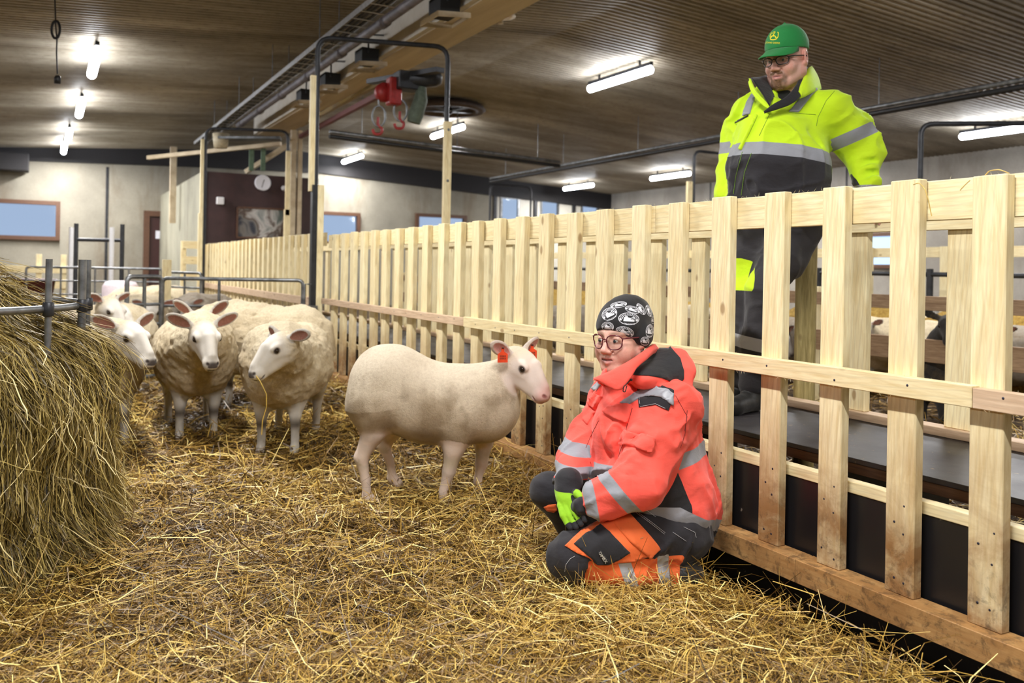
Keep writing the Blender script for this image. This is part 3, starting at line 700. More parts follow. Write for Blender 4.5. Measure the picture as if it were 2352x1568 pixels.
class Field:
    def __init__(s, lo, hi, h, fine=None, hf=None):
        s.ax = [axis_grid(lo[i], hi[i], h, fine[i] if fine else None, hf) for i in range(3)]
        s.F = np.full([len(a) for a in s.ax], .5, np.float32)
    def _sl(s, pts, r):
        pts = np.asarray(pts, float).reshape(-1, 3); sl = []
        for i in range(3):
            a, b = pts[:, i].min()-r, pts[:, i].max()+r
            i0 = max(0, np.searchsorted(s.ax[i], a)-1); i1 = min(len(s.ax[i]), np.searchsorted(s.ax[i], b)+1)
            sl.append(slice(i0, max(i1, i0)))
        return tuple(sl)
    def grids(s, sl):
        return (s.ax[0][sl[0]][:, None, None].astype(np.float32), s.ax[1][sl[1]][None, :, None].astype(np.float32), s.ax[2][sl[2]][None, None, :].astype(np.float32))
    def put(s, sl, d, k, mode='add'):
        A = s.F[sl]; d = d.astype(np.float32)
        if mode == 'add':
            h = np.clip(k-np.abs(A-d), 0, None)/max(k, 1e-6); s.F[sl] = np.minimum(A, d)-h*h*k*.25
        else:
            d = -d; h = np.clip(k-np.abs(A-d), 0, None)/max(k, 1e-6); s.F[sl] = np.maximum(A, d)+h*h*k*.25
        return s
    def cap(s, a, b, ra, rb=None, k=.03, mode='add', flat=None):
        'tapered capsule; flat=(axis vector, factor): thickness along that axis is scaled by factor'
        rb = ra if rb is None else rb; a = np.array(a, float); b = np.array(b, float); R = max(ra, rb)
        if flat: R *= max(1, flat[1])
        sl = s._sl([a, b], R+k+.02)
        if any(q.stop <= q.start for q in sl): return s
        X, Y, Z = s.grids(sl); ba = b-a; L2 = max((ba**2).sum(), 1e-9)
        px, py, pz = X-a[0], Y-a[1], Z-a[2]
        h = np.clip((px*ba[0]+py*ba[1]+pz*ba[2])/L2, 0, 1)
        qx, qy, qz = px-h*ba[0], py-h*ba[1], pz-h*ba[2]
        if flat:
            n = np.array(flat[0], float); n /= np.linalg.norm(n); f = flat[1]
            t = (qx*n[0]+qy*n[1]+qz*n[2])*(1/f-1); qx, qy, qz = qx+t*n[0], qy+t*n[1], qz+t*n[2]
            d = (np.sqrt(qx*qx+qy*qy+qz*qz)-(ra+(rb-ra)*h))*min(1, f)
        else: d = np.sqrt(qx*qx+qy*qy+qz*qz)-(ra+(rb-ra)*h)
        return s.put(sl, d, k, mode)
    def ell(s, c, r, R=None, k=.03, mode='add'):
        'ellipsoid, R: 3x3 with columns = its axes'
        c = np.array(c, float); r = np.array(r, float); sl = s._sl([c], r.max()+k+.02)
        if any(q.stop <= q.start for q in sl): return s
        X, Y, Z = s.grids(sl); p = [X-c[0], Y-c[1], Z-c[2]]
        if R is not None:
            R = np.array(R); p = [p[0]*R[0, i]+p[1]*R[1, i]+p[2]*R[2, i] for i in range(3)]
        k0 = np.sqrt(sum((p[i]/r[i])**2 for i in range(3))); k1 = np.sqrt(sum((p[i]/r[i]**2)**2 for i in range(3)))+1e-6
        return s.put(sl, k0*(k0-1)/k1, k, mode)
    def chain(s, pts, rs, k=.03, flat=None):
        for i in range(len(pts)-1): s.cap(pts[i], pts[i+1], rs[i], rs[i+1], k, flat=flat)
        return s
    def cut(s, p, n, k=.004):
        'remove the half space in front of plane (p, n)'
        n = np.array(n, float); n /= np.linalg.norm(n); X, Y, Z = s.grids((slice(None),)*3)
        d = (X-p[0])*n[0]+(Y-p[1])*n[1]+(Z-p[2])*n[2]
        A = s.F; h = np.clip(k-np.abs(A-d), 0, None)/k; s.F = (np.maximum(A, d)+h*h*k*.25).astype(np.float32); return s
    def noise(s, freq, amp, octv=2, seed=0, stretch=(1, 1, 1)):
        X, Y, Z = np.meshgrid(*[a.astype(np.float32) for a in s.ax], indexing='ij')
        m = np.abs(s.F) < .05
        v = fbm(X[m]*stretch[0], Y[m]*stretch[1], Z[m]*stretch[2], freq, octv, seed)
        s.F[m] += (amp*v).astype(np.float32); return s
    def mesh(s, tri_min=0):
        F = s.F; ax = s.ax
        S = F < 0; nx, ny, nz = F.shape
        c = np.zeros((nx-1, ny-1, nz-1), np.int8)
        for a in (0, 1):
            for b in (0, 1):
                for d in (0, 1): c += S[a:nx-1+a, b:ny-1+b, d:nz-1+d]
        act = (c > 0) & (c < 8); idx = np.full(act.shape, -1, np.int64); n = int(act.sum()); idx[act] = np.arange(n)
        I, J, K = np.nonzero(act); acc = np.zeros((n, 3)); cnt = np.zeros(n)
        G = [np.asarray(a, float) for a in ax]
        base = (I, J, K)
        for dim in range(3):
            o1, o2 = [d for d in range(3) if d != dim]
            for u in (0, 1):
                for v in (0, 1):
                    p0 = [I, J, K]; p0[o1] = p0[o1]+u; p0[o2] = p0[o2]+v; p1 = list(p0); p1[dim] = p1[dim]+1
                    f0 = F[tuple(p0)].astype(float); f1 = F[tuple(p1)].astype(float); mk = (f0 < 0) != (f1 < 0)
                    t = np.where(mk, f0/np.where(mk, f0-f1, 1), 0)
                    for q in range(3):
                        x = G[q][p0[q]]
                        if q == dim: x = x+t*(G[q][p1[q]]-x)
                        acc[:, q] += np.where(mk, x, 0)
                    cnt += mk
        V = acc/cnt[:, None]; Q = []
        for dim in range(3):
            o1, o2 = [(1, 2), (2, 0), (0, 1)][dim]
            sl0 = [slice(1, -1)]*3; sl0[dim] = slice(0, -1); sl1 = [slice(1, -1)]*3; sl1[dim] = slice(1, None)
            A = S[tuple(sl0)]; B = S[tuple(sl1)]; ch = A != B; ii = list(np.nonzero(ch))
            fl = A[ch]; p = [ii[0]+1, ii[1]+1, ii[2]+1]; p[dim] = ii[dim]
            def g(a, b):
                q = list(p); q[o1] = q[o1]-a; q[o2] = q[o2]-b; return idx[tuple(q)]
            q = np.c_[g(1, 1), g(0, 1), g(0, 0), g(1, 0)]; q[~fl] = q[~fl][:, ::-1]; Q.append(q)
        return V, np.concatenate(Q)
def relax(V, F, it=1, w=.5):
    for _ in range(it):
        acc = np.zeros_like(V); cnt = np.zeros(len(V))
        for a in range(4):
            for b in (1, 3):
                np.add.at(acc, F[:, a], V[F[:, (a+b) % 4]]); np.add.at(cnt, F[:, a], 1)
        V = V*(1-w)+w*acc/np.maximum(cnt, 1)[:, None]
    return V
def vnormals(V, F):
    n = np.cross(V[F[:, 2]]-V[F[:, 0]], V[F[:, 3]]-V[F[:, 1]]); N = np.zeros_like(V)
    for a in range(4): np.add.at(N, F[:, a], n)
    return N/np.maximum(np.linalg.norm(N, axis=1), 1e-9)[:, None]
def wrinkle(V, F, amp, freq, dirs, seed=0, lo=.0):
    'soft cloth folds: ridges drawn out along the given directions'
    N = vnormals(V, F); X, Y, Z = V.T; out = np.zeros(len(V)); wsum = 0
    for i, d in enumerate(dirs):
        d = np.array(d, float); d /= np.linalg.norm(d); t = V @ d; Q = V-.72*t[:, None]*d
        wx_ = .35/freq*vnoise(X, Y, Z, freq*.6, seed+i)
        n = vnoise(Q[:, 0]+wx_, Q[:, 1]+wx_, Q[:, 2]-wx_, freq, seed+i+1); r = np.clip(1-np.abs(n)*2.6, 0, 1)**1.6
        m = sstep(vnoise(X, Y, Z, freq*.45, seed+i+2), lo-.25, lo+.35); out += r*m
    return V+N*((out-.25)*amp)[:, None]
def frame(fwd, up=(0, 0, 1)):
    'columns: lateral(left of fwd), forward, up'
    f = Vector(fwd).normalized(); u = Vector(up); l = u.cross(f).normalized(); u = f.cross(l).normalized()
    return np.array([[l[i], f[i], u[i]] for i in range(3)])
def sstep(x, a, b):
    t = np.clip((x-a)/(b-a), 0, 1); return t*t*(3-2*t)
def seg_t(V, a, b):
    'distance to the axis and parameter along it'
    a = np.array(a, float); b = np.array(b, float); ba = b-a; L = np.linalg.norm(ba); h = (V-a) @ ba/L
    hc = np.clip(h, 0, L); q = a+hc[:, None]*ba/L; return np.linalg.norm(V-q, axis=1), h
def lobj(name, V, F, mat, parent, attrs={}, cattrs={}, smooth=True, **kw):
    'mesh given in the camera aligned ground frame (L, D, z)'
    Vw = np.c_[V[:, 1]*SA+V[:, 0]*CA, V[:, 1]*CA-V[:, 0]*SA, V[:, 2]]
    me = np_mesh(name, Vw, F, smooth)
    if len(me.vertices) == len(V):
        for k_, a in attrs.items(): fattr(me, k_, a)
        for k_, a in cattrs.items(): cattr(me, k_, a)
    o = link_mesh(me, name, mat, parent); return settag(o, **kw) if kw else o
class Surf:
    'surface in the (L,D,z) frame, for sewing patches onto it'
    def __init__(s, V, F):
        s.t = BVHTree.FromPolygons([tuple(v) for v in V], [tuple(int(i) for i in f) for f in F])
        s.V = V; s.N = vnormals(V, F)
    def hit(s, px, py):
        o = Vector((0, 0, CAMZ)); d = (P(px, py, 3)-o).normalized(); h = s.t.ray_cast(o, d)
        return (None, None) if h[0] is None else (h[0], h[1] if h[1].dot(d) < 0 else -h[1])
def patch(surf, poly, step=6, off=.003, thick=.003, holes=()):
    'cloth patch: outline given as seen in the photograph, sewn on the surface with real thickness -> V, F (tri)'
    from mathutils.geometry import delaunay_2d_cdt
    poly = [Vector(p) for p in poly]; bd = []
    for i, a in enumerate(poly):
        b = poly[(i+1) % len(poly)]; n = max(1, int((b-a).length/step))
        for j in range(n): bd.append(a.lerp(b, j/n))
    pts = list(bd); x0 = min(p.x for p in bd); x1 = max(p.x for p in bd); y0 = min(p.y for p in bd); y1 = max(p.y for p in bd)
    def inside(q):
        c = False; n = len(bd)
        for i in range(n):
            a, b = bd[i], bd[i-1]
            if (a.y > q.y) != (b.y > q.y) and q.x < (b.x-a.x)*(q.y-a.y)/(b.y-a.y)+a.x: c = not c
        return c
    x = x0+step*.5
    while x < x1:
        y = y0+step*.5
        while y < y1:
            q = Vector((x, y))
            if inside(q) and min((q-b).length for b in bd) > step*.45: pts.append(q)
            y += step
        x += step
    edges = [(i, (i+1) % len(bd)) for i in range(len(bd))]
    vs, _, fs, *_r = delaunay_2d_cdt(pts, edges, [], 1, 1e-4)
    top = []; bot = []; ok = []
    for v in vs:
        h, n = surf.hit(v.x, v.y)
        if h is None: ok.append(False); top.append((0, 0, 0)); bot.append((0, 0, 0)); continue
        ok.append(True); top.append(tuple(h+n*off)); bot.append(tuple(h-n*thick))
    # let the patch bridge the smallest creases: smooth how far it lies along each line of sight
    o_ = np.array((0, 0, CAMZ)); tp = np.array(top, float); bt = np.array(bot, float); rd = tp-o_; tt = np.linalg.norm(rd, axis=1); rd /= np.maximum(tt, 1e-9)[:, None]; okn = np.array(ok)
    ad = [set() for _ in top]
    for f in fs:
        for a in f:
            for b in f:
                if a != b and ok[a] and ok[b]: ad[a].add(b)
    t2 = tt.copy()
    for _ in range(3):
        t3 = t2.copy()
        for a, s_ in enumerate(ad):
            if s_ and okn[a]: t3[a] = .4*t2[a]+.6*np.mean([t2[b] for b in s_])
        t2 = t3
    sh_ = np.minimum(t2-tt, .0015)[:, None]*rd; top = [tuple(v) for v in tp+sh_]; bot = [tuple(v) for v in bt+sh_]
    md = np.median([t[1] for t, o_ in zip(top, ok) if o_]) if any(ok) else 0
    ok = [o_ and abs(t[1]-md) < .16 for o_, t in zip(ok, top)]
    T = [f for f in fs if all(ok[i] for i in f)]; n = len(top); F = []; ec = {}
    for f in T:
        F.append(f)
        for a, b in zip(f, list(f[1:])+[f[0]]): ec[(a, b)] = 1
    F = [tuple(f) for f in F if len(f) == 3]
    side = [(a, b) for (a, b) in ec if (b, a) not in ec]
    for a, b in side: F += [(b, a, a+n), (b, a+n, b+n)]
    V = np.array(top+bot, float); F = np.array(F, int).reshape(-1, 3)
    used = np.unique(F); mp_ = np.full(len(V), -1); mp_[used] = np.arange(len(used))
    V, F = V[used], mp_[F]
    # make the outside face the viewer
    if len(F):
        a, b, c_ = V[F[0, 0]], V[F[0, 1]], V[F[0, 2]]
        if np.dot(np.cross(b-a, c_-a), a-np.array([0, 0, CAMZ])) > 0: F = F[:, ::-1]
    return V, F
def seam(surf, pts, r=.0012, off=.0015, step=5):
    out = []
    for a, b in zip(pts[:-1], pts[1:]):
        a, b = Vector(a), Vector(b); n = max(1, int((b-a).length/step))
        for j in range(n):
            q = a.lerp(b, j/n); h, nn = surf.hit(q.x, q.y)
            if h is not None: out.append(h+nn*off)
    return out
# ================================================================== sheep
ldz = lambda px, py, D: np.array(P(px, py, D))
def fleece_mat(name):
    k = NT(name); v = k.n('ShaderNodeTexCoord').outputs['Object']; c = k.attr('Col', 'Color'); wl = k.attr('wool')
    n1 = k.noise(v, 75, 6, .8, 0); n2 = k.noise(v, 7, 6, .65, .4)
    c = k.mix(k.math('MULTIPLY', k.math('MULTIPLY', k.step(n2, .5, .72), wl), .42), c, srgb(150, 122, 76))
    c = k.mix(k.math('MULTIPLY', k.step(n1, .58, .36), k.math('MULTIPLY', wl, .45)), c, (.52, .42, .28, 1), 'MULTIPLY')
    k.color(c); k.rough(.9); k.b.inputs['Sheen Weight'].default_value = .12
    hb = k.math('MULTIPLY', n1, k.math('ADD', k.math('MULTIPLY', wl, .92), .08)); k.bump(hb, .8, .016)
    k.b.inputs['Subsurface Weight'].default_value = 0
    return k.m
M['fleece'] = fleece_mat('sheep fleece')
k = NT('sheep eye'); k.color((.02, .012, .008, 1)); k.rough(.12); M['sheep_eye'] = k.m
M['tag'] = plain('orange ear tag', srgb(226, 74, 34), .45, 0, .06, 60)
M['tag_ink'] = plain('tag print', srgb(60, 30, 24), .6, 0, 0)
M['hoof'] = plain('hoof', srgb(80, 66, 48), .6)
def sheep(label, base, heading, s=1.0, head=None, hdir=(0, -1, -.6), wool=1.0, h=.014, hf=.0055, color='cream', ears=(.9, .25, -.15), tag=False, pts=None, legs=None, neck_r=.15, group='sheep in the straw pen', seed=1, roll=0, feet=True, hs=1.0, body_col=None):
    ch, sh = math.cos(heading), math.sin(heading)
    def L(x, y, z): return np.array((base[0]+s*(x*ch-y*sh), base[1]+s*(x*sh+y*ch), s*z))
    sb = Vector((ch, sh, 0)); R3 = np.array([[ch, -sh, 0], [sh, ch, 0], [0, 0, 1]])
    w_ = wool
    head = np.array(head, float); Fm = frame(hdir); f = Fm[:, 1]; lat = Fm[:, 0]; up = Fm[:, 2]
    if roll:
        c_, s_ = math.cos(roll), math.sin(roll); lat, up = lat*c_+up*s_, up*c_-lat*s_
    HR = np.c_[f, lat, up]
    def H(x, y, z): return head+hs*(x*f+y*lat+z*up)
    body = pts or [('ell', (.27, 0, .50), (.25, .21*w_, .235)), ('ell', (0, 0, .49), (.37, .25*w_, .25)), ('ell', (-.27, 0, .52), (.23, .22*w_, .225)), ('ell', (.12, 0, .54), (.33, .2*w_, .2))]
    if legs is None:
        legs = []
        for sd in (1, -1):
            legs.append([((.27, sd*.10, .40), .078), ((.27, sd*.10, .27), .046), ((.285, sd*.10, .22), .034), ((.275, sd*.10, .08), .022), ((.285, sd*.10, .03), .026)])
            legs.append([((-.27, sd*.12, .42), .12), ((-.27, sd*.125, .32), .07), ((-.36, sd*.125, .235), .036), ((-.335, sd*.125, .09), .022), ((-.32, sd*.125, .03), .027)])
    allp = [L(*b[1]) for b in body]+[head]+[L(*p[0]) for lg in legs for p in lg]
    lo = np.min(allp, 0)-.32*s; hi = np.max(allp, 0)+.32*s; lo[2] = -.05; hi[2] = max(head[2]+.22*hs, max(L(*b[1])[2]+b[2][2]*s+.05 for b in body))
    fr = .17*hs; nose = H(.17, 0, -.05)
    c_ = (head+nose)/2; fine = [(min(head[i], nose[i])-fr*.75, max(head[i], nose[i])+fr*.75) for i in range(3)]
    fd = Field(lo, hi, h, fine, hf)
    for b in body: fd.ell(L(*b[1]), np.array(b[2])*s, R3, .09*s)
    # neck
    nb = L(*(.30, 0, .58)); nb = L(*pts[0][1]) if pts else nb
    mid = (nb+H(-.02, 0, -.03))/2+np.array((0, 0, -.01)); fd.cap(nb, mid, neck_r*1.15*s, neck_r*.82*s, .08*s); fd.cap(mid, H(.0, 0, -.025), neck_r*.82*s, .062*hs, .05*s)
    if w_ > .9: fd.noise(8, .012*s, 2, seed); fd.noise(30, .007*s, 2, seed+1)
    else: fd.noise(6, .004*s, 2, seed)
    for lg in legs:
        q = [L(*p[0]) for p in lg]; r_ = [p[1]*s for p in lg]
        fd.cap(q[0], q[1], r_[0], r_[1], .06*s)
        for i in range(1, len(q)-1): fd.cap(q[i], q[i+1], r_[i], r_[i+1], .018*s)
        fw = np.array((ch, sh, 0)); e = q[-1]
        fd.cap(e, e+fw*.03*s+np.array((0, 0, -.03)), .026*s, .026*s, .01)
    if w_ > .9: fd.cap(L(-.46, 0, .60), L(-.50, 0, .42), .05*s, .035*s, .03)   # tail
    # head
    fd.ell(H(.02, 0, 0), (.088*hs, .06*hs, .064*hs), HR, .03)
    fd.cap(H(.05, 0, .0), H(.165, 0, -.042), .054*hs, .034*hs, .025, flat=(lat, .92))
    fd.cap(H(.02, 0, -.045), H(.165, 0, -.066), .045*hs, .022*hs, .02)
    fd.ell(H(.178, 0, -.048), (.034*hs, .036*hs, .032*hs), HR, .015)
    fd.ell(H(.165, 0, -.074), (.03*hs, .024*hs, .014*hs), HR, .008)
    fd.cap(H(.09, 0, .035), H(.17, 0, -.012), .022*hs, .018*hs, .02)
    for sd in (1, -1):
        fd.ell(H(.068, sd*.047, .022), (.026*hs, .014*hs, .018*hs), HR, .016)
        fd.ell(H(.075, sd*.064, .012), (.015*hs, .012*hs, .0115*hs), HR, .008, 'sub')
        fd.cap(H(.212, sd*.012, -.036), H(.198, sd*.024, -.034), .0045*hs, .0035*hs, .004, 'sub')
        fd.cap(H(.214, 0, -.068), H(.15, sd*.036, -.068), .0028*hs, .0028*hs, .005, 'sub')
        ex, eu, ef = ears
        ed = lat*sd*ex+up*eu+f*ef; ed /= np.linalg.norm(ed)
        en = f*.86+up*.15*1+lat*sd*.2; en = en-ed*(en @ ed); en /= np.linalg.norm(en); ew = np.cross(ed, en)
        ec = H(-.022, sd*.058, .03)+ed*.052*hs
        ER = np.c_[ed, ew, en]
        fd.cap(H(-.015, sd*.045, .025), ec-ed*.02*hs, .017*hs, .018*hs, .012)
        fd.ell(ec, (.062*hs, .030*hs, .013*hs), ER, .01)
        fd.ell(ec+en*.014*hs+ed*.004*hs, (.052*hs, .022*hs, .013*hs), ER, .005, 'sub')
    V, Fc = fd.mesh(); V = relax(V, Fc, 1, .35)
    # ---- colours that belong to the animal
    q = (V-head) @ HR/hs
    dface, tface = seg_t(V, H(.01, 0, 0), H(.19, 0, -.05))
    isface = sstep(q[:, 0], -.03, .05)*sstep(.112*hs-dface, 0, .025)
    Vl = (V-np.array((base[0], base[1], 0))) @ R3/s
    dleg = np.full(len(V), 9.)
    for lg in legs:
        for i in range(1, len(lg)-1):
            d_, _ = seg_t(V, L(*lg[i][0]), L(*lg[i+1][0])); dleg = np.minimum(dleg, d_-lg[i][1]*s)
    isleg = sstep(.37-V[:, 2]/s, 0, .05)*(dleg < .035*s)
    nz = fbm(Vl[:, 0], Vl[:, 1], Vl[:, 2], 5, 4, seed); n2 = fbm(Vl[:, 0], Vl[:, 1], Vl[:, 2], 17, 3, seed+1)
    pal = {'cream': ((.80, .68, .47), (.60, .46, .27), (.66, .61, .54)), 'shorn': ((.86, .74, .56), (.34, .235, .13), (.80, .68, .60)), 'dark': ((.035, .03, .028), (.02, .018, .016), (.03, .026, .024)), 'grey': ((.42, .36, .29), (.22, .18, .14), (.36, .33, .30))}[color]
    cr_, dirty, fc = [np.array(x) for x in pal]
    dz = np.clip(((.585 if color == 'shorn' else .62)-Vl[:, 2])*(2.4 if color == 'shorn' else 1.9)+nz*.5, 0, 1)
    C = cr_*(1-dz[:, None])+dirty*dz[:, None]
    if color == 'shorn':
        st = sstep(nz+.6*n2+.5*fbm(Vl[:, 0]*2.2, Vl[:, 1], Vl[:, 2]*.8, 9, 3, 3), -.25, .75)*sstep(.66-Vl[:, 2], 0, .22); C = C*(1-.62*st[:, None])+np.array((.32, .23, .13))*.62*st[:, None]
        rs = np.exp(-((Vl[:, 0]+.38)**2/.01+(Vl[:, 2]-.42)**2/.03)); C = C*(1-.4*rs[:, None])+np.array((.30, .22, .13))*.4*rs[:, None]
    legc = np.array((.66, .52, .42)) if color == 'shorn' else (fc*.85 if color != 'dark' else fc)
    lc = legc*(1-.25*np.clip(n2+.2, 0, 1))[:, None]
    if color == 'cream':
        kn = np.exp(-((V[:, 2]/s-.165)/.032)**2)*(Vl[:, 0] > 0)*1.0; lc = lc*(1-.88*kn[:, None])+np.array((.06, .04, .025))*.88*kn[:, None]
    if color == 'shorn':
        kn = np.exp(-((V[:, 2]/s-.20)/.03)**2)*(n2 > -.1); lc = lc*(1-.4*kn[:, None])+np.array((.3, .26, .12))*.4*kn[:, None]
    C = C*(1-isleg[:, None])+lc*isleg[:, None]
    fcc = fc*(1+.06*n2[:, None])
    if color == 'shorn':
        pk = np.clip(np.exp(-((q[:, 0]-.20)/.035)**2)*1.0, 0, 1); fcc = fcc*(1-pk[:, None]*.8)+np.array((.74, .40, .36))*pk[:, None]*.8
        yl = np.exp(-((q[:, 0]-.0)/.05)**2-((q[:, 2]-.06)/.03)**2); fcc = fcc*(1-.5*yl[:, None])+np.array((.75, .55, .3))*.5*yl[:, None]
    C = C*(1-isface[:, None])+fcc*isface[:, None]
    dark = np.zeros(len(V)); nc = np.array((.045, .03, .028)) if color != 'shorn' else np.array((.30, .10, .09))
    for sd in (1, -1):
        dn, _ = seg_t(V, H(.216, sd*.012, -.036), H(.200, sd*.024, -.034)); dark = np.maximum(dark, sstep(-dn, -.011*hs, -.004*hs))
        dm, _ = seg_t(V, H(.214, 0, -.068), H(.155, sd*.037, -.068)); dark = np.maximum(dark, .9*sstep(-dm, -.009*hs, -.004*hs))
    if color != 'shorn': dark = np.maximum(dark, .93*sstep(q[:, 0], .195, .208)*(q[:, 2] > -.052)*(abs(q[:, 1]) < .022))
    C = C*(1-dark[:, None])+nc*dark[:, None]
    rim = np.zeros(len(V))
    for sd in (1, -1):
        de = np.linalg.norm(V-H(.074, sd*.056, .012), axis=1); rim = np.maximum(rim, sstep(-de, -.020*hs, -.013*hs))
        dt, _ = seg_t(V, H(.082, sd*.056, .008), H(.115, sd*.046, -.004)); rim = np.maximum(rim, .6*sstep(-dt, -.008*hs, -.003*hs))
    C = C*(1-.8*rim[:, None])+np.array((.10, .06, .05))*.8*rim[:, None]
    for sd in (1, -1):
        ex, eu, ef = ears; ed = lat*sd*ex+up*eu+f*ef; ed /= np.linalg.norm(ed)
        en = f*.86+up*.15+lat*sd*.2; en = en-ed*(en @ ed); en /= np.linalg.norm(en); ew = np.cross(ed, en); ec = H(-.022, sd*.058, .03)+ed*.052*hs
        r_ = (V-ec)/hs; u_, v_, n_ = r_ @ ed, r_ @ ew, r_ @ en
        inner = ((u_/.05)**2+(v_/.021)**2 < 1)*(n_ > -.004)*(n_ < .02)
        outer = ((u_/.07)**2+(v_/.036)**2 < 1)*(abs(n_) < .022)
        C[outer > 0] = fc*.95; C[inner > 0] = np.array((.42, .17, .12)) if color != 'shorn' else np.array((.75, .36, .32))
        if color == 'dark': C[outer > 0] = (.03, .025, .02)
    wmask = (1-isface)*(1-isleg*.9)*(.62 if color == 'shorn' else 1)
    bc = toW((base[0], base[1], 0)); rt = root('sheep', bc, label, 'sheep', group, rz=heading-YAW)
    ob = lobj('body', V, Fc, M['fleece'], rt, {'wool': wmask}, {'Col': np.clip(C, 0, 1)})
    for sd in (1, -1):
        mb = MB(); mb.ball((0, 0, 0), .0125*hs, 12)
        Ve = np.array(mb.v)+H(.073, sd*.0525, .012); 
        me = [tuple(toW(v)) for v in Ve]; e = MB(); e.add(me, mb.f, True); obj('eye', e, M['sheep_eye'], rt)
    if tag:
        for sd in (1, -1):
            ex, eu, ef = ears; ed = lat*sd*ex+up*eu+f*ef; ed /= np.linalg.norm(ed)
            en = f*.86+up*.15+lat*sd*.2; en = en-ed*(en @ ed); en /= np.linalg.norm(en); ew = np.cross(ed, en); ec = H(-.022, sd*.058, .03)+ed*.052*hs
            dn = np.array((0, 0, -1.)); side = np.array((ed[0], ed[1]*.25, 0)); side -= dn*(side @ dn); side /= np.linalg.norm(side); nn = np.cross(side, dn)
            if nn @ en < 0: nn = -nn
            c0 = ec+en*.012*hs-ed*.008
            def T(a, b, c): return tuple(toW(c0+side*a+dn*b+nn*c))
            o2 = [(-.024, .018), (-.007, .006), (-.007, -.012), (.007, -.012), (.007, .006), (.024, .018), (.024, .056), (-.024, .056)]
            e = MB(); n = len(o2)
            e.add([T(a, b, .0015) for a, b in o2]+[T(a, b, -.0005) for a, b in o2], [tuple(range(n)), tuple(range(n, 2*n))[::-1]]+[(i, (i+1) % n, n+(i+1) % n, n+i) for i in range(n)])
            t_ = obj('ear_tag', e, M['tag'], rt)
            e = MB(); e.ball(T(0, -.010, .003), .006, 8, (1, 1, .6))
            for i, x in enumerate((-.012, -.006, 0, .006, .012)):
                for row in (.027, .038):
                    e.add([T(x-.0017, row-.004, .0021), T(x+.0017, row-.004, .0021), T(x+.0017, row+.004, .0021), T(x-.0017, row+.004, .0021)], [(0, 1, 2, 3)])
            obj('tag_number', e, M['tag_ink'], t_)
    return rt
def sh_at(px, D): v = P(px, 620, D); return (v[0], D)
# ---- the shorn ewe that faces the woman (local x runs right, along the picture)
hx0 = ldz(990, 900, 4.06)
def Lc(px, py, dy=0): # local coords of a photo point on the body's mid plane
    v = ldz(px, py, 4.06); return (v[0]-hx0[0], dy, v[2])
HB = [('ell', Lc(1100, 928), (.185, .165, .165)), ('ell', Lc(1000, 928), (.27, .20, .188)), ('ell', Lc(905, 882), (.19, .185, .185)), ('ell', Lc(868, 895), (.125, .16, .18)), ('ell', Lc(1060, 892), (.20, .13, .075)), ('ell', Lc(1130, 925), (.11, .13, .16))]
def lg(*q): return [(Lc(a, b, dy), r) for (a, b, dy, r) in q]
HL = [lg((860, 930, -.10, .115), (864, 985, -.10, .052), (838, 1040, -.10, .031), (848, 1090, -.10, .0185), (852, 1128, -.10, .023)),
      lg((880, 930, .12, .11), (899, 990, .12, .050), (873, 1035, .12, .031), (888, 1075, .12, .0185), (893, 1112, .12, .024)),
      lg((1065, 960, -.10, .078), (1046, 1020, -.10, .046), (1035, 1070, -.10, .029), (1022, 1115, -.10, .018), (1022, 1152, -.10, .024)),
      lg((1110, 960, .10, .075), (1110, 1025, .10, .043), (1104, 1075, .10, .028), (1095, 1115, .10, .018), (1098, 1143, .10, .024))]
sheep('short shorn pale ewe with orange ear tags facing the kneeling woman', (hx0[0], 4.06), 0.0, 1.0, head=ldz(1186, 828, 3.98), hdir=(.165, -.125, -.115), wool=.8, h=.010, hf=.0035, color='shorn', ears=(.95, .35, -.2), tag=True, pts=HB, legs=HL, neck_r=.098, seed=2, hs=1.13)
# ---- the woolly flock
b2 = ldz(655, 1020, 5.25)
sheep('round woolly sheep facing the viewer with a straw hanging from its mouth', (b2[0], 5.30), -PI/2+.06, .98, head=ldz(652, 790, 4.66), hdir=(-.155, -.17, -.115), wool=1.06, color='cream', ears=(.95, .1, -.25), seed=3, h=.013, hf=.0045, hs=1.2, neck_r=.17)
sheep('woolly sheep standing beside the hay pile, head turned towards the viewer', (ldz(425, 1000, 5.5)[0], 5.62), -1.12, 1.0, head=ldz(466, 764, 4.98), hdir=(.125, -.175, -.115), wool=1.04, color='cream', ears=(.9, .35, -.2), seed=4, h=.013, hf=.0045, hs=1.28, neck_r=.18)
sheep('woolly sheep standing crosswise behind two others with only ears and long back in view', (ldz(596, 1000, 6.4)[0], 6.42), PI-.10, 1.07, head=ldz(462, 734, 6.1), hdir=(.05, -.22, -.13), wool=1.0, color='cream', ears=(.85, .75, -.1), seed=5, h=.014, hf=.0055, hs=1.3)
sheep('white faced sheep with its body behind the hay pile, looking right', (ldz(225, 1000, 5.35)[0], 5.35), -.95, .98, head=ldz(290, 766, 4.9), hdir=(.20, -.11, -.095), wool=1.0, color='cream', ears=(.9, .3, -.25), seed=6, h=.014, hf=.005, hs=1.3)
G2 = 'sheep behind the metal gate'
sheep('sheep head peering over the hay at the steel ring, far left of the flock', (ldz(190, 900, 6.6)[0], 6.7), .0, 1.0, head=ldz(248, 702, 6.5), hdir=(.2, -.08, -.17), wool=1.0, color='cream', seed=7, h=.018, hf=.008, hs=1.25)
sheep('sheep behind the metal gate with face turned straight to the viewer', (ldz(330, 800, 8.9)[0], 8.9), -1.4, 1.0, head=ldz(352, 712, 8.3), hdir=(.03, -.22, -.10), wool=1.0, color='cream', seed=8, h=.018, hf=.008, group=G2, hs=1.25)
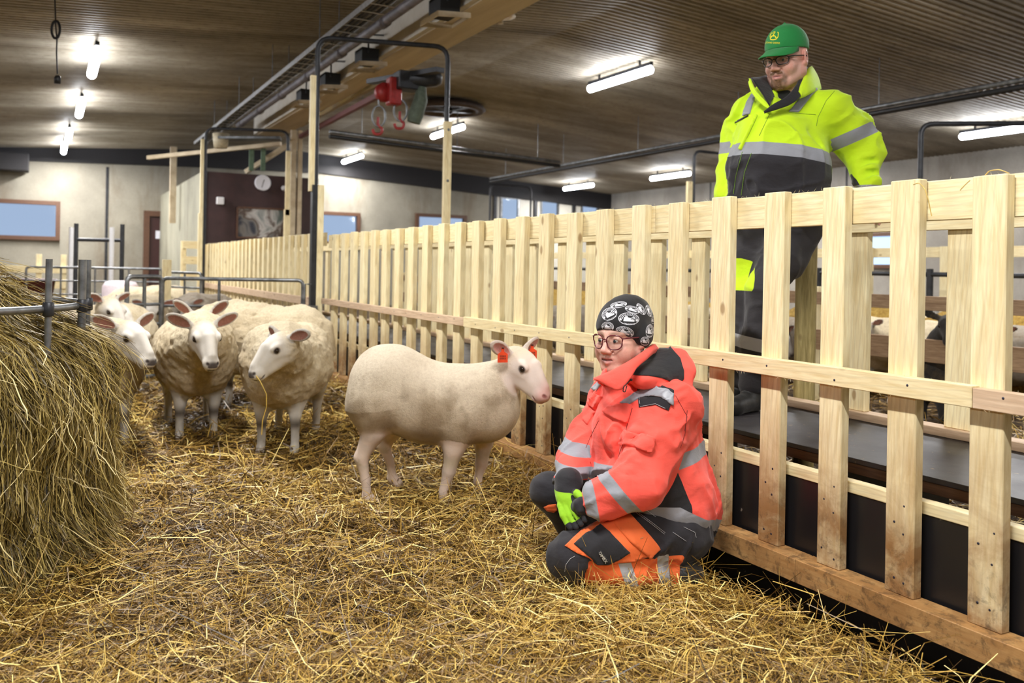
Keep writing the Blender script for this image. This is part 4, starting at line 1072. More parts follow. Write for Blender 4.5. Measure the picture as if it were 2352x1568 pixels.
sheep('pale sheep seen lengthwise behind the metal gate, its back a long bar', (ldz(335, 800, 10.9)[0], 11.0), .1, 1.05, head=ldz(268, 690, 10.8), hdir=(-.2, -.1, -.15), wool=1.0, color='cream', seed=9, h=.02, hf=.009, group=G2)
sheep('grey faced sheep behind the metal gate, ears spread wide', (ldz(462, 800, 9.7)[0], 9.8), -1.75, 1.0, head=ldz(432, 703, 9.1), hdir=(.0, -.22, -.10), wool=1.0, color='grey', seed=10, h=.018, hf=.008, group=G2)
# ---- beyond the walkway
G3 = 'sheep in the pen beyond the walkway'
def bsheep(px, py_head, D, heading, color, label, hd, s=.95, body_px=None):
    b = ldz(body_px if body_px else px, 900, D+.3)
    sheep(label, (b[0], D+.3), heading, s, head=ldz(px, py_head, D), hdir=hd, wool=1.0, color=color, seed=int(px) % 7, h=.024, hf=.012, group=G3)
bsheep(1992, 752, 7.3, PI-.4, 'cream', 'white faced sheep behind the second fence, right of the round wooden pole', (-.2, -.08, -.08), body_px=2060)
bsheep(2178, 742, 5.9, PI+.3, 'dark', 'black sheep behind the second fence near the right edge', (-.1, -.2, -.1), s=.8, body_px=2200)
bsheep(2110, 752, 8.6, .3, 'cream', 'woolly sheep seen from the side behind the second fence at the right', (.2, -.1, -.1), body_px=2080)
bsheep(1790, 770, 6.9, .5, 'grey', 'greyish sheep between the man and the round wooden pole', (.1, -.2, -.15), body_px=1800)
bsheep(1640, 730, 8.6, .2, 'cream', 'pale sheep seen through the pickets left of the man', (.2, -.05, -.12), body_px=1570)
bsheep(1475, 725, 10.0, PI, 'cream', 'pale sheep behind the second fence above the dotted beanie', (-.2, -.05, -.12), body_px=1540)
bsheep(1282, 735, 9.0, -.4, 'grey', 'dull grey sheep seen through the pickets above the shorn ewe', (.1, -.2, -.12), body_px=1300)
bsheep(1360, 700, 10.5, .1, 'dark', 'dark sheep far behind the second fence, left of the woman', (.2, -.1, -.12), s=.85, body_px=1390)
bsheep(1905, 735, 8.0, 1.2, 'cream', 'pale sheep turned away beyond the second fence, right of the man', (.1, .2, -.1), body_px=1900)
bsheep(2290, 770, 6.6, 2.8, 'grey', 'brownish sheep at the right edge behind two fences', (-.2, -.1, -.15), body_px=2330)
# ================================================================== people: shared builders
def ldz(px, py, D): return np.array(P(px, py, D))
def A3(t): return np.array(P(*t))
k = NT('skin'); c = k.attr('Col', 'Color'); v = k.n('ShaderNodeTexCoord').outputs['Object']
n1 = k.noise(v, 160, 4, .6); c = k.mix(k.math('MULTIPLY', k.step(n1, .4, .7), .18), c, (.45, .14, .10, 1)); k.color(c); k.rough(.5)
k.b.inputs['Subsurface Weight'].default_value = .08; k.b.inputs['Subsurface Radius'].default_value = (.02, .008, .004); k.b.inputs['Subsurface Scale'].default_value = .3
k.bump(n1, .15, .002); M['skin'] = k.m
k = NT('eye white'); k.color((.75, .72, .68, 1)); k.rough(.15); M['eye'] = k.m
M['iris'] = plain('iris', srgb(52, 66, 74), .1, 0, 0)
k = NT('spectacle lens'); tb = k.n('ShaderNodeBsdfTransparent'); gb = k.n('ShaderNodeBsdfGlossy'); gb.inputs['Roughness'].default_value = .02; ms = k.n('ShaderNodeMixShader'); ms.inputs[0].default_value = .07
k.l(tb.outputs[0], ms.inputs[1]); k.l(gb.outputs[0], ms.inputs[2]); k.l(ms.outputs[0], k.t.nodes['Material Output'].inputs['Surface']); M['lens'] = k.m
def cloth(name, cols, weave=900, rough=.8, wr=.35, dirt=0):
    'base colour + crisp panels from the sewing attributes: cols = [base, (attr, colour), ...]'
    k = NT(name); v = k.n('ShaderNodeTexCoord').outputs['Object']; c = cols[0]
    n0 = k.noise(v, 6, 5, .6, .8); base = cols[0]
    c = k.mix(k.math('MULTIPLY', k.step(n0, .35, .7), .25), base, tuple(x*.82 for x in base[:3])+(1,))
    rf = None
    for a, col in cols[1:]:
        m_ = k.step(k.attr(a), -.0006, .0006); cc = k.mix(k.math('MULTIPLY', k.step(n0, .4, .7), .3), col, tuple(x*.8 for x in col[:3])+(1,)); c = k.mix(m_, c, cc)
    if dirt:
        n3 = k.noise(v, 28, 6, .75); c = k.mix(k.math('MULTIPLY', k.step(n3, .58, .7), dirt), c, srgb(120, 92, 60))
    k.color(c); k.rough(rough); k.b.inputs['Sheen Weight'].default_value = .15
    mp = k.n('ShaderNodeMapping'); mp.inputs['Scale'].default_value = (1, 1, 1.6); k.l(v, mp.inputs[0])
    w1 = k.noise(mp.outputs[0], 11, 3, .5, .25); w2 = k.noise(v, weave*.5, 1, .5)
    h = k.math('ADD', k.math('MULTIPLY', w1, 1.0), k.math('MULTIPLY', w2, .06)); k.bump(h, wr, .014); return k.m
CORAL = srgb(255, 92, 78); LIME = srgb(206, 242, 18); REFL = srgb(150, 152, 160); INK = srgb(28, 27, 32); ORANGE = srgb(244, 112, 52)
def head_sdf(fd, c, F, s=1.0, fem=False, open_mouth=False):
    lat, f, up = F[:, 0], F[:, 1], F[:, 2]
    def H(x, y, z): return c+s*(x*lat+y*f+z*up)
    R = np.c_[lat, f, up]; e = lambda p, r, k, m='add': fd.ell(H(*p), np.array(r)*s, R, k*s, m)
    cp = lambda a, b, ra, rb, k, m='add': fd.cap(H(*a), H(*b), ra*s, rb*s, k*s, m)
    e((0, -.015, .045), (.077, .096, .085), .02); e((0, .022, -.02), (.064, .074, .085), .03)
    e((0, .068, -.094), (.030, .026, .023), .02)
    wj = .058 if fem else .060
    for sd in (1, -1):
        cp((sd*wj, .0, -.055), (sd*.022, .070, -.096), .020, .018, .03)
        e((sd*.038, .060, -.034), (.027, .028, .028), .02)
        if fem: e((sd*.040, .050, -.052), (.030, .032, .034), .025)
        cp((sd*.012, .084 if fem else .086, .024), (sd*.046, .070, .026), .009 if fem else .011, .008, .016)
        e((sd*.031, .104, .004), (.019, .021, .0125), .012, 'sub')
        e((sd*.031, .078, .003), (.0155, .0145, .0135), .003)   # closed lid volume
        e((sd*.031, .0965, .001 if fem else -.001), (.0140, .0125, .0050 if fem else .0034), .003, 'sub')
        e((sd*.0125, .103, -.036), (.0095, .012, .0085), .008)
        cp((sd*.019, .088, -.040), (sd*.034, .068, -.072), .0028, .003, .012, 'sub')
        e((sd*.006, .110, -.043), (.0038, .005, .003), .003, 'sub')
    cp((0, .089, .018), (0, .113, -.030), .0075, .0095, .010)
    e((0, .112, -.031), (.0110, .0115, .0095), .007)
    yl = -.063
    e((0, .082, yl), (.032, .020, .022), .014)
    cp((-.022, .088, yl+.003), (0, .1005, yl+.005), .0035, .0055, .006); cp((.022, .088, yl+.003), (0, .1005, yl+.005), .0035, .0055, .006)
    cp((-.019, .088, yl-.008), (.0, .099, yl-.011), .0035, .0065, .006); cp((.019, .088, yl-.008), (.0, .099, yl-.011), .0035, .0065, .006)
    g = .0042 if open_mouth else .0016
    cp((-.023, .092, yl-.002), (0, .107, yl-.003), g*.6, g, .003, 'sub'); cp((.023, .092, yl-.002), (0, .107, yl-.003), g*.6, g, .003, 'sub')
    for sd in (1, -1):
        er = frame((sd*.25, 1, 0)); ex = H(sd*.079, -.012, -.005); RR = np.c_[(lat*.93+f*sd*-.37), (f*.93+lat*sd*.37), up]
        fd.ell(ex, np.array((.0085, .019, .032) if fem else (.0095, .022, .037))*s, RR, .008*s); fd.ell(H(sd*.090, -.008, -.002), np.array((.009, .011, .020))*s, RR, .004*s, 'sub')
        fd.ell(H(sd*.077, .004, -.028), np.array((.007, .008, .010))*s, RR, .006*s)
def skin_cols(V, c, F, s, beard=False):
    q = ((V-c) @ F)/s; x, y, z = q[:, 0], q[:, 1], q[:, 2]; ax = np.abs(x)
    C = np.tile(np.array((.72, .42, .33)), (len(V), 1)); nz = fbm(x, y, z, 60, 3, 1)
    def blend(w, col):
        nonlocal C; w = np.clip(w, 0, 1)[:, None]; C = C*(1-w)+np.array(col)*w
    blend(.55*np.exp(-((ax-.042)**2+(y-.07)**2+(z+.03)**2)/.0009)+.2*nz, (.70, .27, .21)); blend(.6*np.exp(-(x**2+(y-.115)**2+(z+.032)**2)/.0003), (.72, .28, .22))
    blend(.5*(ax > .072), (.70, .28, .22))
    lip = np.exp(-(x/.026)**4-((z+.066)/.0105)**4)*(y > .082); blend(lip*.75, (.52, .17, .16))
    blend((np.exp(-(x/.020)**4-((z+.0655)/.0028)**4)*(y > .08))*.8, (.12, .03, .03))
    br = np.exp(-((ax-.032)/.018)**4-((z-.027-.10*(ax-.02))/.0048)**2)*(y > .05); blend(br*.7, (.22, .13, .08) if not beard else (.35, .24, .16))
    if beard:
        b = np.clip(np.exp(-(x/.031)**4-((z+.098)/.025)**4)*1.3*(y > .04)-.9*lip, 0, 1)+np.exp(-(x/.032)**6-((z+.051)/.0085)**4)*(y > .07)*.6+.9*np.exp(-((ax-.030)/.008)**2-((z+.078)/.020)**4)*(y > .05)
        blend(np.clip(b*1.3, 0, 1)*(.85+.3*nz), (.17, .10, .055))
        blend(.25*(z < -.03)*(y < .07)*(ax > .03), (.50, .33, .27))
    return np.clip(C, 0, 1)
def face_bits(rt, body, c, F, s, gl, glmat, w_=.026, h_=.019, gy=.104, gz=.0, iris_z=-.0):
    lat, f, up = F[:, 0], F[:, 1], F[:, 2]
    H = lambda x, y, z: c+s*(x*lat+y*f+z*up)
    for sd in (1, -1):
        e = MB(); e.ball(tuple(toW(H(sd*.031, .0775, .001))), .0125*s, 16); eo = obj('eye', e, M['eye'], rt)
        e = MB(); e.ball(tuple(toW(H(sd*.031+iris_z, .0875, -.0012))), .0060*s, 12); obj('iris', e, M['iris'], eo)
    def lens_loop(sd):
        pts = []
        for i in range(28):
            t = 2*PI*i/28; cx, cz = math.cos(t), math.sin(t); p_ = 2.7; r_ = (abs(cx)**p_+abs(cz)**p_)**(-1/p_)
            x = cx*r_*w_; z = cz*r_*h_*(1.0 if cz > 0 else gl); pts.append((sd*.034+x*(1 if cz > 0 else .9), gy-.9*(abs(sd*.034+x)-.0)**2*6, gz+z))
        return pts
    fr = MB()
    for sd in (1, -1):
        lp = lens_loop(sd); fr.tube([toW(H(*p)) for p in lp], .0021*s, 8, closed=True)
        e = sd*(.034+w_); y0 = gy-.9*abs(e)**2*6
        fr.tube([toW(H(e, y0, gz+.010)), toW(H(sd*.074, y0-.015, gz+.011)), toW(H(sd*.081, .03, gz+.008)), toW(H(sd*.083, -.012, gz+.006)), toW(H(sd*.080, -.03, gz-.012))], .0024*s, 8, fillet=.01)
    fr.tube([toW(H(-.034+w_, gy, gz+.006)), toW(H(0, gy+.004, gz+.009)), toW(H(.034-w_, gy, gz+.006))], .0022*s, 8)
    go = obj('glasses', fr, glmat, rt)
    for sd in (1, -1):
        lp = lens_loop(sd); l = MB(); n = len(lp)
        l.add([toW(H(p[0], p[1]+.0003, p[2])) for p in lp]+[toW(H(p[0], p[1]-.0006, p[2])) for p in lp], [tuple(range(n)), tuple(range(n, 2*n))[::-1]]+[(i, (i+1) % n, n+(i+1) % n, n+i) for i in range(n)])
        obj('lens', l, M['lens'], go)
    return go
def spline(pts, n):
    pts = np.array(pts, float); m_ = len(pts); out = []
    for t in np.linspace(0, m_-1-1e-6, n):
        i = int(t); u = t-i; p0, p1, p2, p3 = pts[max(i-1, 0)], pts[i], pts[min(i+1, m_-1)], pts[min(i+2, m_-1)]
        out.append(.5*((2*p1)+(-p0+p2)*u+(2*p0-5*p1+4*p2-p3)*u*u+(-p0+3*p1-3*p2+p3)*u**3))
    return np.array(out)
def strip(name, up, lo, mat, parent, th=.006, n=36, rows=7, bulge=0, **kw):
    'cloth strip between two curves, with thickness; curves as (px, py, depth)'
    a = spline([A3(p) for p in up], n); b = spline([A3(p) for p in lo], n); G = np.zeros((n, rows, 3))
    for j in range(rows):
        t = j/(rows-1); G[:, j] = a*(1-t)+b*t
    du = np.gradient(G, axis=0); dv = np.gradient(G, axis=1); N_ = np.cross(du, dv); N_ /= np.linalg.norm(N_, axis=2, keepdims=True)+1e-9
    t = np.linspace(0, 1, rows); G = G+N_*(bulge*np.sin(PI*t))[None, :, None]
    V = np.concatenate([(G+N_*th/2).reshape(-1, 3), (G-N_*th/2).reshape(-1, 3)]); i, j = np.meshgrid(np.arange(n-1), np.arange(rows-1), indexing='ij'); q = (i*rows+j).ravel(); o = n*rows
    F_ = [np.c_[q, q+1, q+rows+1, q+rows], np.c_[q+o, q+rows+o, q+rows+1+o, q+1+o]]
    ring = [(i, 0) for i in range(n)]+[(n-1, j) for j in range(1, rows)]+[(i, rows-1) for i in range(n-2, -1, -1)]+[(0, j) for j in range(rows-2, 0, -1)]
    r_ = np.array([i*rows+j for i, j in ring]); r2 = np.roll(r_, -1); F_.append(np.c_[r_, r2, r2+o, r_+o])
    return lobj(name, V, np.concatenate(F_), mat, parent, **kw)
def seams(name, surf, lines, mat, parent, r=.0011, off=.0005):
    for ln in lines:
        pts = seam(surf, ln, off=off)
        if len(pts) > 2: obj(name, MB().tube([toW(p) for p in pts], r, 5), mat, parent)
def folds(fd, items):
    for a, b, r, kk in items: fd.cap(A3(a), A3(b), r, r*.6, kk)
def slab(V, p, n, hw):
    'signed distance inside a band of half width hw around the plane (p, n)'
    n = np.array(n, float); n /= np.linalg.norm(n); return hw-np.abs((V-p) @ n)
def glyph_text(txt, size, place, mat, parent, name='lettering', font_scale=(1, 1)):
    'letters as thin meshes; place(x, y) -> world point on the surface'
    cu = bpy.data.curves.new('lettering', 'FONT'); cu.body = txt; cu.size = size; cu.align_x = 'CENTER'; cu.align_y = 'CENTER'; cu.resolution_u = 2
    to = bpy.data.objects.new('lettering', cu); COL.objects.link(to); bpy.context.view_layer.update()
    me = bpy.data.meshes.new_from_object(to); bpy.data.objects.remove(to)
    bm = bmesh.new(); bm.from_mesh(me); bmesh.ops.triangulate(bm, faces=bm.faces)
    mb = MB(); vs = [place(v.co.x*font_scale[0], v.co.y*font_scale[1]) for v in bm.verts]; bm.verts.index_update()
    mb.add(vs, [[v.index for v in f.verts] for f in bm.faces]); bm.free(); return obj(name, mb, mat, parent)
def sew(name, surf, poly, mat, parent, off=.004, step=6, thick=.002, **kw):
    V, F = patch(surf, poly, step, off, thick)
    if not len(F): return None
    Vw = np.c_[V[:, 1]*SA+V[:, 0]*CA, V[:, 1]*CA-V[:, 0]*SA, V[:, 2]]; me = np_mesh(name, Vw, F, True); o = link_mesh(me, name, mat, parent); return settag(o, **kw) if kw else o
# ================================================================== the kneeling woman
wbase = P(1440, 1330, 3.0); wbase[2] = 0
wo = root('person', toW(wbase), 'kneeling person in coral hi-vis jacket, black patterned beanie and lime gloves', 'person', rz=-YAW)
wc = A3((1430, 774, 3.08)); WFm = frame((-.66, -.745, -.09)); ws = 1.03
mats_w = dict(j=cloth('coral hi-vis jacket cloth', [CORAL, ('black', INK), ('refl', REFL)], wr=.5), t=cloth('black work trouser cloth', [srgb(34, 32, 38), ('orange', ORANGE), ('refl', srgb(176, 178, 184))], wr=.5, dirt=.0),
    o=cloth('orange pocket cloth', [ORANGE], wr=.3, dirt=.25), k=cloth('black cloth', [INK], wr=.35), kq=cloth('black quilted lining', [srgb(30, 30, 33)], wr=.9), r=cloth('reflective tape', [REFL], wr=.25, rough=.4, dirt=.2), c=cloth('coral cloth', [CORAL], wr=.4),
    g=cloth('lime glove cloth', [srgb(150, 205, 30), ('black', INK)], wr=.5))
st = plain('white stitching', srgb(190, 190, 195), .7); stb = plain('dark stitching', srgb(130, 40, 36), .7); stk = plain('black cord', srgb(16, 16, 18), .6)
# joints
SH_N, EL_N, WR_N = A3((1540, 934, 3.02)), A3((1474, 1112, 2.88)), A3((1350, 1160, 2.90))
SH_F, EL_F, WR_F = A3((1400, 925, 3.27)), A3((1322, 1050, 3.16)), A3((1303, 1112, 3.02))
HIP_N, KN_N, AN_N = A3((1560, 1215, 3.02)), A3((1318, 1272, 2.90)), A3((1548, 1318, 2.97))
HIP_F, KN_F, AN_F = A3((1500, 1195, 3.30)), A3((1262, 1126, 3.22)), A3((1370, 1300, 3.28))
NECK = A3((1468, 862, 3.13)); CH = A3((1487, 985, 3.15)); BE = A3((1490, 1095, 3.12)); PE = A3((1535, 1175, 3.14))
# body: one continuous figure under the clothes
fine = [(wc[0]-.14, wc[0]+.12), (wc[1]-.14, wc[1]+.13), (wc[2]-.15, wc[2]+.14)]
fd = Field((-.05, 2.55, -.03), (.95, 3.55, 1.02), .014, fine, .0030)
fd.cap(wc+np.array((.03, .02, -.06)), NECK, .054, .050, .03)
fd.cap(NECK+np.array((0, 0, -.05)), CH, .07, .13, .06); fd.cap(CH, BE, .13, .14, .05); fd.cap(BE, PE, .14, .13, .05)
for a, b, c_ in ((SH_N, EL_N, WR_N), (SH_F, EL_F, WR_F)): fd.cap(a, b, .05, .042, .04); fd.cap(b, c_, .04, .028, .02); fd.cap(NECK+np.array((0, 0, -.05)), a, .05, .05, .05)
for a, b, c_ in ((HIP_N, KN_N, AN_N), (HIP_F, KN_F, AN_F)): fd.cap(a, b, .075, .05, .03); fd.cap(b+np.array((0, 0, .0)), c_, .045, .032, .02)
for w_, tip in ((WR_N, A3((1322, 1168, 2.93))), (WR_F, A3((1300, 1160, 2.92)))): fd.cap(w_, w_*.5+tip*.5, .020, .018, .01)
head_sdf(fd, wc, WFm, ws, True, True)
V, F = fd.mesh(); V = relax(V, F, 1, .3); C = skin_cols(V, wc, WFm, ws)
wbody = lobj('body', V, F, M['skin'], wo, {}, {'Col': C})
k = NT('dark red spectacle frame'); k.color(srgb(92, 26, 38)); k.rough(.2)
face_bits(wo, V, wc, WFm, ws, 1.25, k.m, w_=.0265, h_=.0215, gy=.108, iris_z=-.0035)
lat, f, up = WFm[:, 0], WFm[:, 1], WFm[:, 2]
def WH(x, y, z): return wc+ws*(x*lat+y*f+z*up)
e = MB(); e.ball(tuple(toW(WH(.0, .091, -.0625))), .007, 8, (1.6, 1, .5)); 
obj('earring', MB().tube([toW(WH(.082, .004, -.040)+np.array((0, 0, -.004))+.005*np.array((math.cos(t), 0, math.sin(t)))) for t in np.linspace(0, 2*PI, 11)[:-1]], .0009, 5, closed=True), M['steel'], wo)
# beanie
hf = Field(wc-.17, wc+.19, .012, [(wc[i]-.15, wc[i]+.17) for i in range(3)], .0042)
R = np.c_[lat, f, up]
hf.ell(WH(0, -.014, .047), (.0915, .1150, .098), R, .02); hf.ell(WH(0, -.055, .062), (.072, .075, .078), R, .04)
hf.ell(WH(.079, -.016, .004), (.017, .036, .042), R, .02); hf.ell(WH(-.079, -.016, .004), (.017, .036, .042), R, .02); hf.cap(WH(.062, -.02, .015), WH(.055, -.06, -.005), .024, .026, .03); hf.cap(WH(-.062, -.02, .015), WH(-.055, -.06, -.005), .024, .026, .03); hf.cap(WH(0, -.085, .02), WH(0, -.085, -.01), .03, .03, .03)
hf.noise(22, .003, 2, 3)
nrm = (-up*.80+f*.60); hf.cut(WH(0, .078, .030), nrm, .004)
hf.ell(WH(0, -.015, .038), (.0785, .0975, .086), R, .002, 'sub')
Vb, Fb = hf.mesh(); Vb = relax(Vb, Fb, 1, .4)
bn = lobj('beanie', Vb, Fb, cloth('black beanie knit', [srgb(22, 21, 24)], wr=.25), wo)
sb_ = Surf(Vb, Fb); wht = plain('white print', srgb(226, 226, 232), .8, 0, .05)
PKL = None
def badge(cx, cy, w_, h_, ang=0, sx=1.0):
    ca_, sa_ = math.cos(ang), math.sin(ang)
    def at(x, y):
        X_, Y_ = cx+w_*(x*ca_)-h_*(y*sa_), cy+w_*(x*sa_)+h_*(y*ca_); h, n = sb_.hit(X_, Y_); return None if h is None else toW(h+n*.0008)
    mb = MB()
    def quadstrip(inner, outer, n0, n1):
        vs = [at(*p) for pr in zip(inner, outer) for p in pr]
        for i in range(len(inner)-1):
            q = vs[2*i:2*i+4]
            if all(v is not None for v in q) and max((q[0]-q[3]).length, (q[1]-q[2]).length) < .03: mb.add(q, [(0, 1, 3, 2)])
    def ring(r0, r1, a0=0, a1=2*PI, n=40):
        t = np.linspace(a0, a1, n); quadstrip([(r0*math.cos(a), r0*math.sin(a)) for a in t], [(r1*math.cos(a), r1*math.sin(a)) for a in t], 0, 0)
    ring(.93, 1.0); ring(.58, .64, PI*.95, PI*2.05)
    for i in range(15):     # lettered rim
        a = PI*(1.02+.96*i/14); ring(.72, .86, a-.05, a+.05, 3)
    ring(.70, .90, PI*.86, PI*.99, 6); ring(.70, .90, PI*.01, PI*.14, 6)
    def bar(x0, y0, x1, y1, t): quadstrip([(x0+(x1-x0)*q_/8, y0+(y1-y0)*q_/8-t) for q_ in range(9)], [(x0+(x1-x0)*q_/8, y0+(y1-y0)*q_/8+t) for q_ in range(9)], 0, 0)
    # a beast's shape over crossed bars
    bar(-.50, .30, .55, .30, .13); bar(-.48, -.02, .0, -.02, .20); bar(.0, .05, .5, -.3, .07); bar(.1, .2, .6, -.1, .05); bar(-.35, -.32, -.1, -.30, .10); bar(.02, -.55, .02, -.1, .08)
    ring(.0, .2, 0, 2*PI, 12)
    if mb.v: obj('emblem', mb, wht, bn)
    def pl(x, y):
        q = at(x, y); return q if q is not None else toW(WH(0, -.02, .05))
    if all(at(x, .82) is not None for x in (-.6, 0, .6)):
        glyph_text('SUOMEN', .42, lambda x, y: pl(-x*1.05, .82-(-y)*1.0-.16*(x*x)), wht, bn, font_scale=(.72, .8))
for b in ((1400, 721, 18, 14, -.45), (1444, 732, 24, 14, .06), (1396, 750, 14, 11, .15), (1435, 762, 21, 12, .25), (1421, 700, 19, 7, -.15), (1453, 711, 18, 8, .25), (1472, 710, 15, 7, .95), (1490, 714, 14, 6, 1.2), (1492, 760, 9, 15, .1), (1481, 783, 10, 10, .1), (1499, 735, 3.5, 9, .0)): badge(*b)
# ---- jacket
jf = Field((-.0+.12, 2.62, .10), (.90, 3.50, .92), .0068)
jf.cap(NECK+np.array((.0, .0, -.03)), CH, .085, .165, .08); jf.ell(CH, (.175, .185, .17), None, .06); jf.cap(CH, BE, .165, .19, .06)
jf.ell(A3((1492, 1080, 3.12)), (.205, .205, .155), None, .06); jf.cap(BE, PE, .19, .175, .06); jf.ell(A3((1538, 1145, 3.13)), (.160, .20, .135), None, .05)
jf.ell(A3((1425, 985, 3.08)), (.105, .12, .13), None, .06)     # chest front
for S_, E_, W_, rr in ((SH_N, EL_N, WR_N, (.088, .092, .082, .050)), (SH_F, EL_F, WR_F, (.078, .072, .064, .052))):
    mid = (S_+E_)/2; jf.cap(NECK+np.array((0, 0, -.045)), S_, .075, rr[0], .07); jf.cap(S_, mid, rr[0], rr[1], .045); jf.cap(mid, E_, rr[1], rr[2], .03)
    W_ = W_-(W_-E_)/np.linalg.norm(W_-E_)*rr[3]*.75; m2 = E_*.45+W_*.55; jf.cap(E_, m2, rr[2], (rr[2]+rr[3])/2, .02); jf.cap(m2, W_, (rr[2]+rr[3])/2, rr[3], .02)
    # stacked sleeve creases
    d = (W_-E_); 
    for t, r_ in ((.08, 1.02), (.34, .97), (.62, .92)):
        p = E_+d*t; nn = np.cross(d, (0, 1, 0)); nn /= np.linalg.norm(nn); R_ = (rr[2]*(1-t)+rr[3]*t)*r_
        jf.ell(p+np.array((0, -.004, .003)), (R_*.55 if abs(d[0]) > abs(d[2]) else R_, R_, R_ if abs(d[0]) > abs(d[2]) else R_*.5), None, .018)
def crease(pts, r=.006, kk=.018, mode='sub'):
    for a, b in zip(pts[:-1], pts[1:]): jf.cap(A3(a), A3(b), r, r, kk, mode)
# deep drape creases as in cloth pulled by the bent arm
crease([(1432, 1068, 2.865), (1470, 1052, 2.80), (1505, 1035, 2.81)], .007); crease([(1440, 1092, 2.83), (1475, 1085, 2.79), (1520, 1070, 2.81)], .006)
crease([(1462, 1010, 2.90), (1490, 985, 2.87), (1540, 960, 2.90)], .006); crease([(1575, 1060, 3.0), (1560, 1100, 2.98), (1550, 1140, 3.0)], .008)
crease([(1600, 1085, 3.06), (1575, 1110, 3.0)], .006)
crease([(1400, 1045, 2.99), (1370, 1035, 2.98)], .006); crease([(1435, 930, 2.97), (1425, 985, 2.95), (1425, 1040, 2.95)], .006)
crease([(1300, 1060, 3.09), (1335, 1064, 3.08)], .007); crease([(1290, 1008, 3.14), (1330, 1012, 3.08), (1360, 1000, 3.1)], .008)
jf.noise(5.5, .008, 2, 1, (1, 1, .7)); jf.noise(15, .0040, 2, 2, (1.1, 1.1, .6))
jf.cut(A3((1338, 1161, 2.88)), np.array((-.985, 0, -.17)), .003) if False else None
hem = A3((1560, 1222, 3.1)); jf.cut(hem, (-.22, 0, -1), .004)
jf.cap(NECK+np.array((-.01, -.01, -.0)), NECK+np.array((-.05, -.05, .12)), .062, .075, .01, 'sub')
V, F = jf.mesh(); V = relax(V, F, 1, .4); V = wrinkle(V, F, .018, 8, [(.5, .3, -.8), (.9, 0, .35)], 1, -.2); V = wrinkle(V, F, .010, 18, [(.8, 0, .5), (.3, .2, -.9)], 3, -.1)
dN1, tN1 = seg_t(V, SH_N, EL_N); dN2, tN2 = seg_t(V, EL_N, WR_N); dF1, tF1 = seg_t(V, SH_F, EL_F); dF2, tF2 = seg_t(V, EL_F, WR_F)
dT = np.minimum(seg_t(V, CH, BE)[0], seg_t(V, BE, PE)[0])
LN2 = np.linalg.norm(WR_N-EL_N); LF2 = np.linalg.norm(WR_F-EL_F)
onN = .093-np.minimum(dN1, dN2); onN2 = np.minimum(.098-dN2, (V[:, 1] < 3.03)*.1-.05); armN = (dN2 < .100) & (V[:, 1] < 3.02); armN1 = (dN1 < .105) & (V[:, 1] < 3.06) & (tN1 > .02)
armF = (dF2 < .085); armF1 = (dF1 < .088) & (V[:, 0] < CH[0]-.06)
BIG = -.02
refl = np.full(len(V), BIG)
def addr(mask, sd_): 
    global refl; refl = np.where(mask, np.maximum(refl, sd_), refl)
addr(armN, slab(V, A3((1427, 1141, 2.83)), (-.74, 0, -.67), .020)); addr(armN, slab(V, A3((1357, 1158, 2.86)), (-.97, 0, -.2), .019))
addr(armF | armF1, slab(V, A3((1318, 1031, 3.1)), (.12, 0, 1), .021)); addr(armF, slab(V, A3((1306, 1086, 3.03)), (.10, 0, 1), .022))
tsd = np.minimum(np.minimum(np.where(V[:, 1] < 3.03, dN2-.099, .05), np.where((V[:, 1] < 3.07) & (tN1 > 0), dN1-.102, .05)), np.minimum(dF2-.084, np.where(V[:, 0] < CH[0]-.05, dF1-.087, .05)))
tors = tsd > -.02
zb1 = V[:, 2]-(.428+.20*(V[:, 0]-BE[0])); addr(tors, np.minimum(tsd, .024-np.abs(zb1))); zb2 = V[:, 2]-(.268-.5*np.maximum(V[:, 0]-PE[0], 0)); addr(tors, np.minimum(tsd, .025-np.abs(zb2)))
black = np.full(len(V), BIG); fwdT = (V[:, 0]-PE[0])*(-.72)+(V[:, 1]-PE[1])*(-.69)
bl = np.minimum(-zb1-.0, np.minimum(fwdT-.115-.35*np.maximum(V[:, 2]-.30, 0), .3)); black = np.where(tors, np.maximum(black, np.minimum(bl, tsd)), black); black = np.where(tors, np.maximum(black, np.minimum(-zb2, tsd)), black)
black = np.where(armF, np.maximum(black, slab(V, A3((1306, 1126, 3.03)), (.10, 0, 1), .034)), black)
jk = lobj('jacket', V, F, mats_w['j'], wo, {'refl': refl, 'black': black})
js = Surf(V, F)
c1 = lambda pts: [(1150+x/2.09, 650+y/2.09) for x, y in pts]
sew('shoulder_panel', js, c1([(655, 478), (745, 478), (832, 515), (828, 545), (805, 612), (745, 585), (665, 597)]), mats_w['k'], jk, .0045, 4)
sew('reflective_strap', js, c1([(572, 575), (622, 538), (680, 510), (740, 497), (800, 510), (832, 530), (826, 588), (775, 550), (720, 540), (660, 558), (612, 585)]), mats_w['r'], jk, .0075, 4)
sew('reflective_strap', js, c1([(436, 505), (470, 472), (488, 482), (458, 520)]), mats_w['r'], jk, .005, 4)
sew('pocket_flap', js, c1([(492, 622), (520, 596), (600, 583), (632, 590), (612, 672), (560, 655)]), mats_w['c'], jk, .012, 4)
sew('pocket_flap', js, c1([(422, 580), (450, 530), (490, 545), (455, 606)]), mats_w['c'], jk, .012, 4)
sew('chest_pocket', js, c1([(396, 600), (425, 590), (455, 620), (418, 680), (394, 655)]), mats_w['c'], jk, .006, 4)
sew('sleeve_pocket', js, c1([(598, 708), (740, 745), (722, 812), (580, 770)]), mats_w['c'], jk, .013, 4)
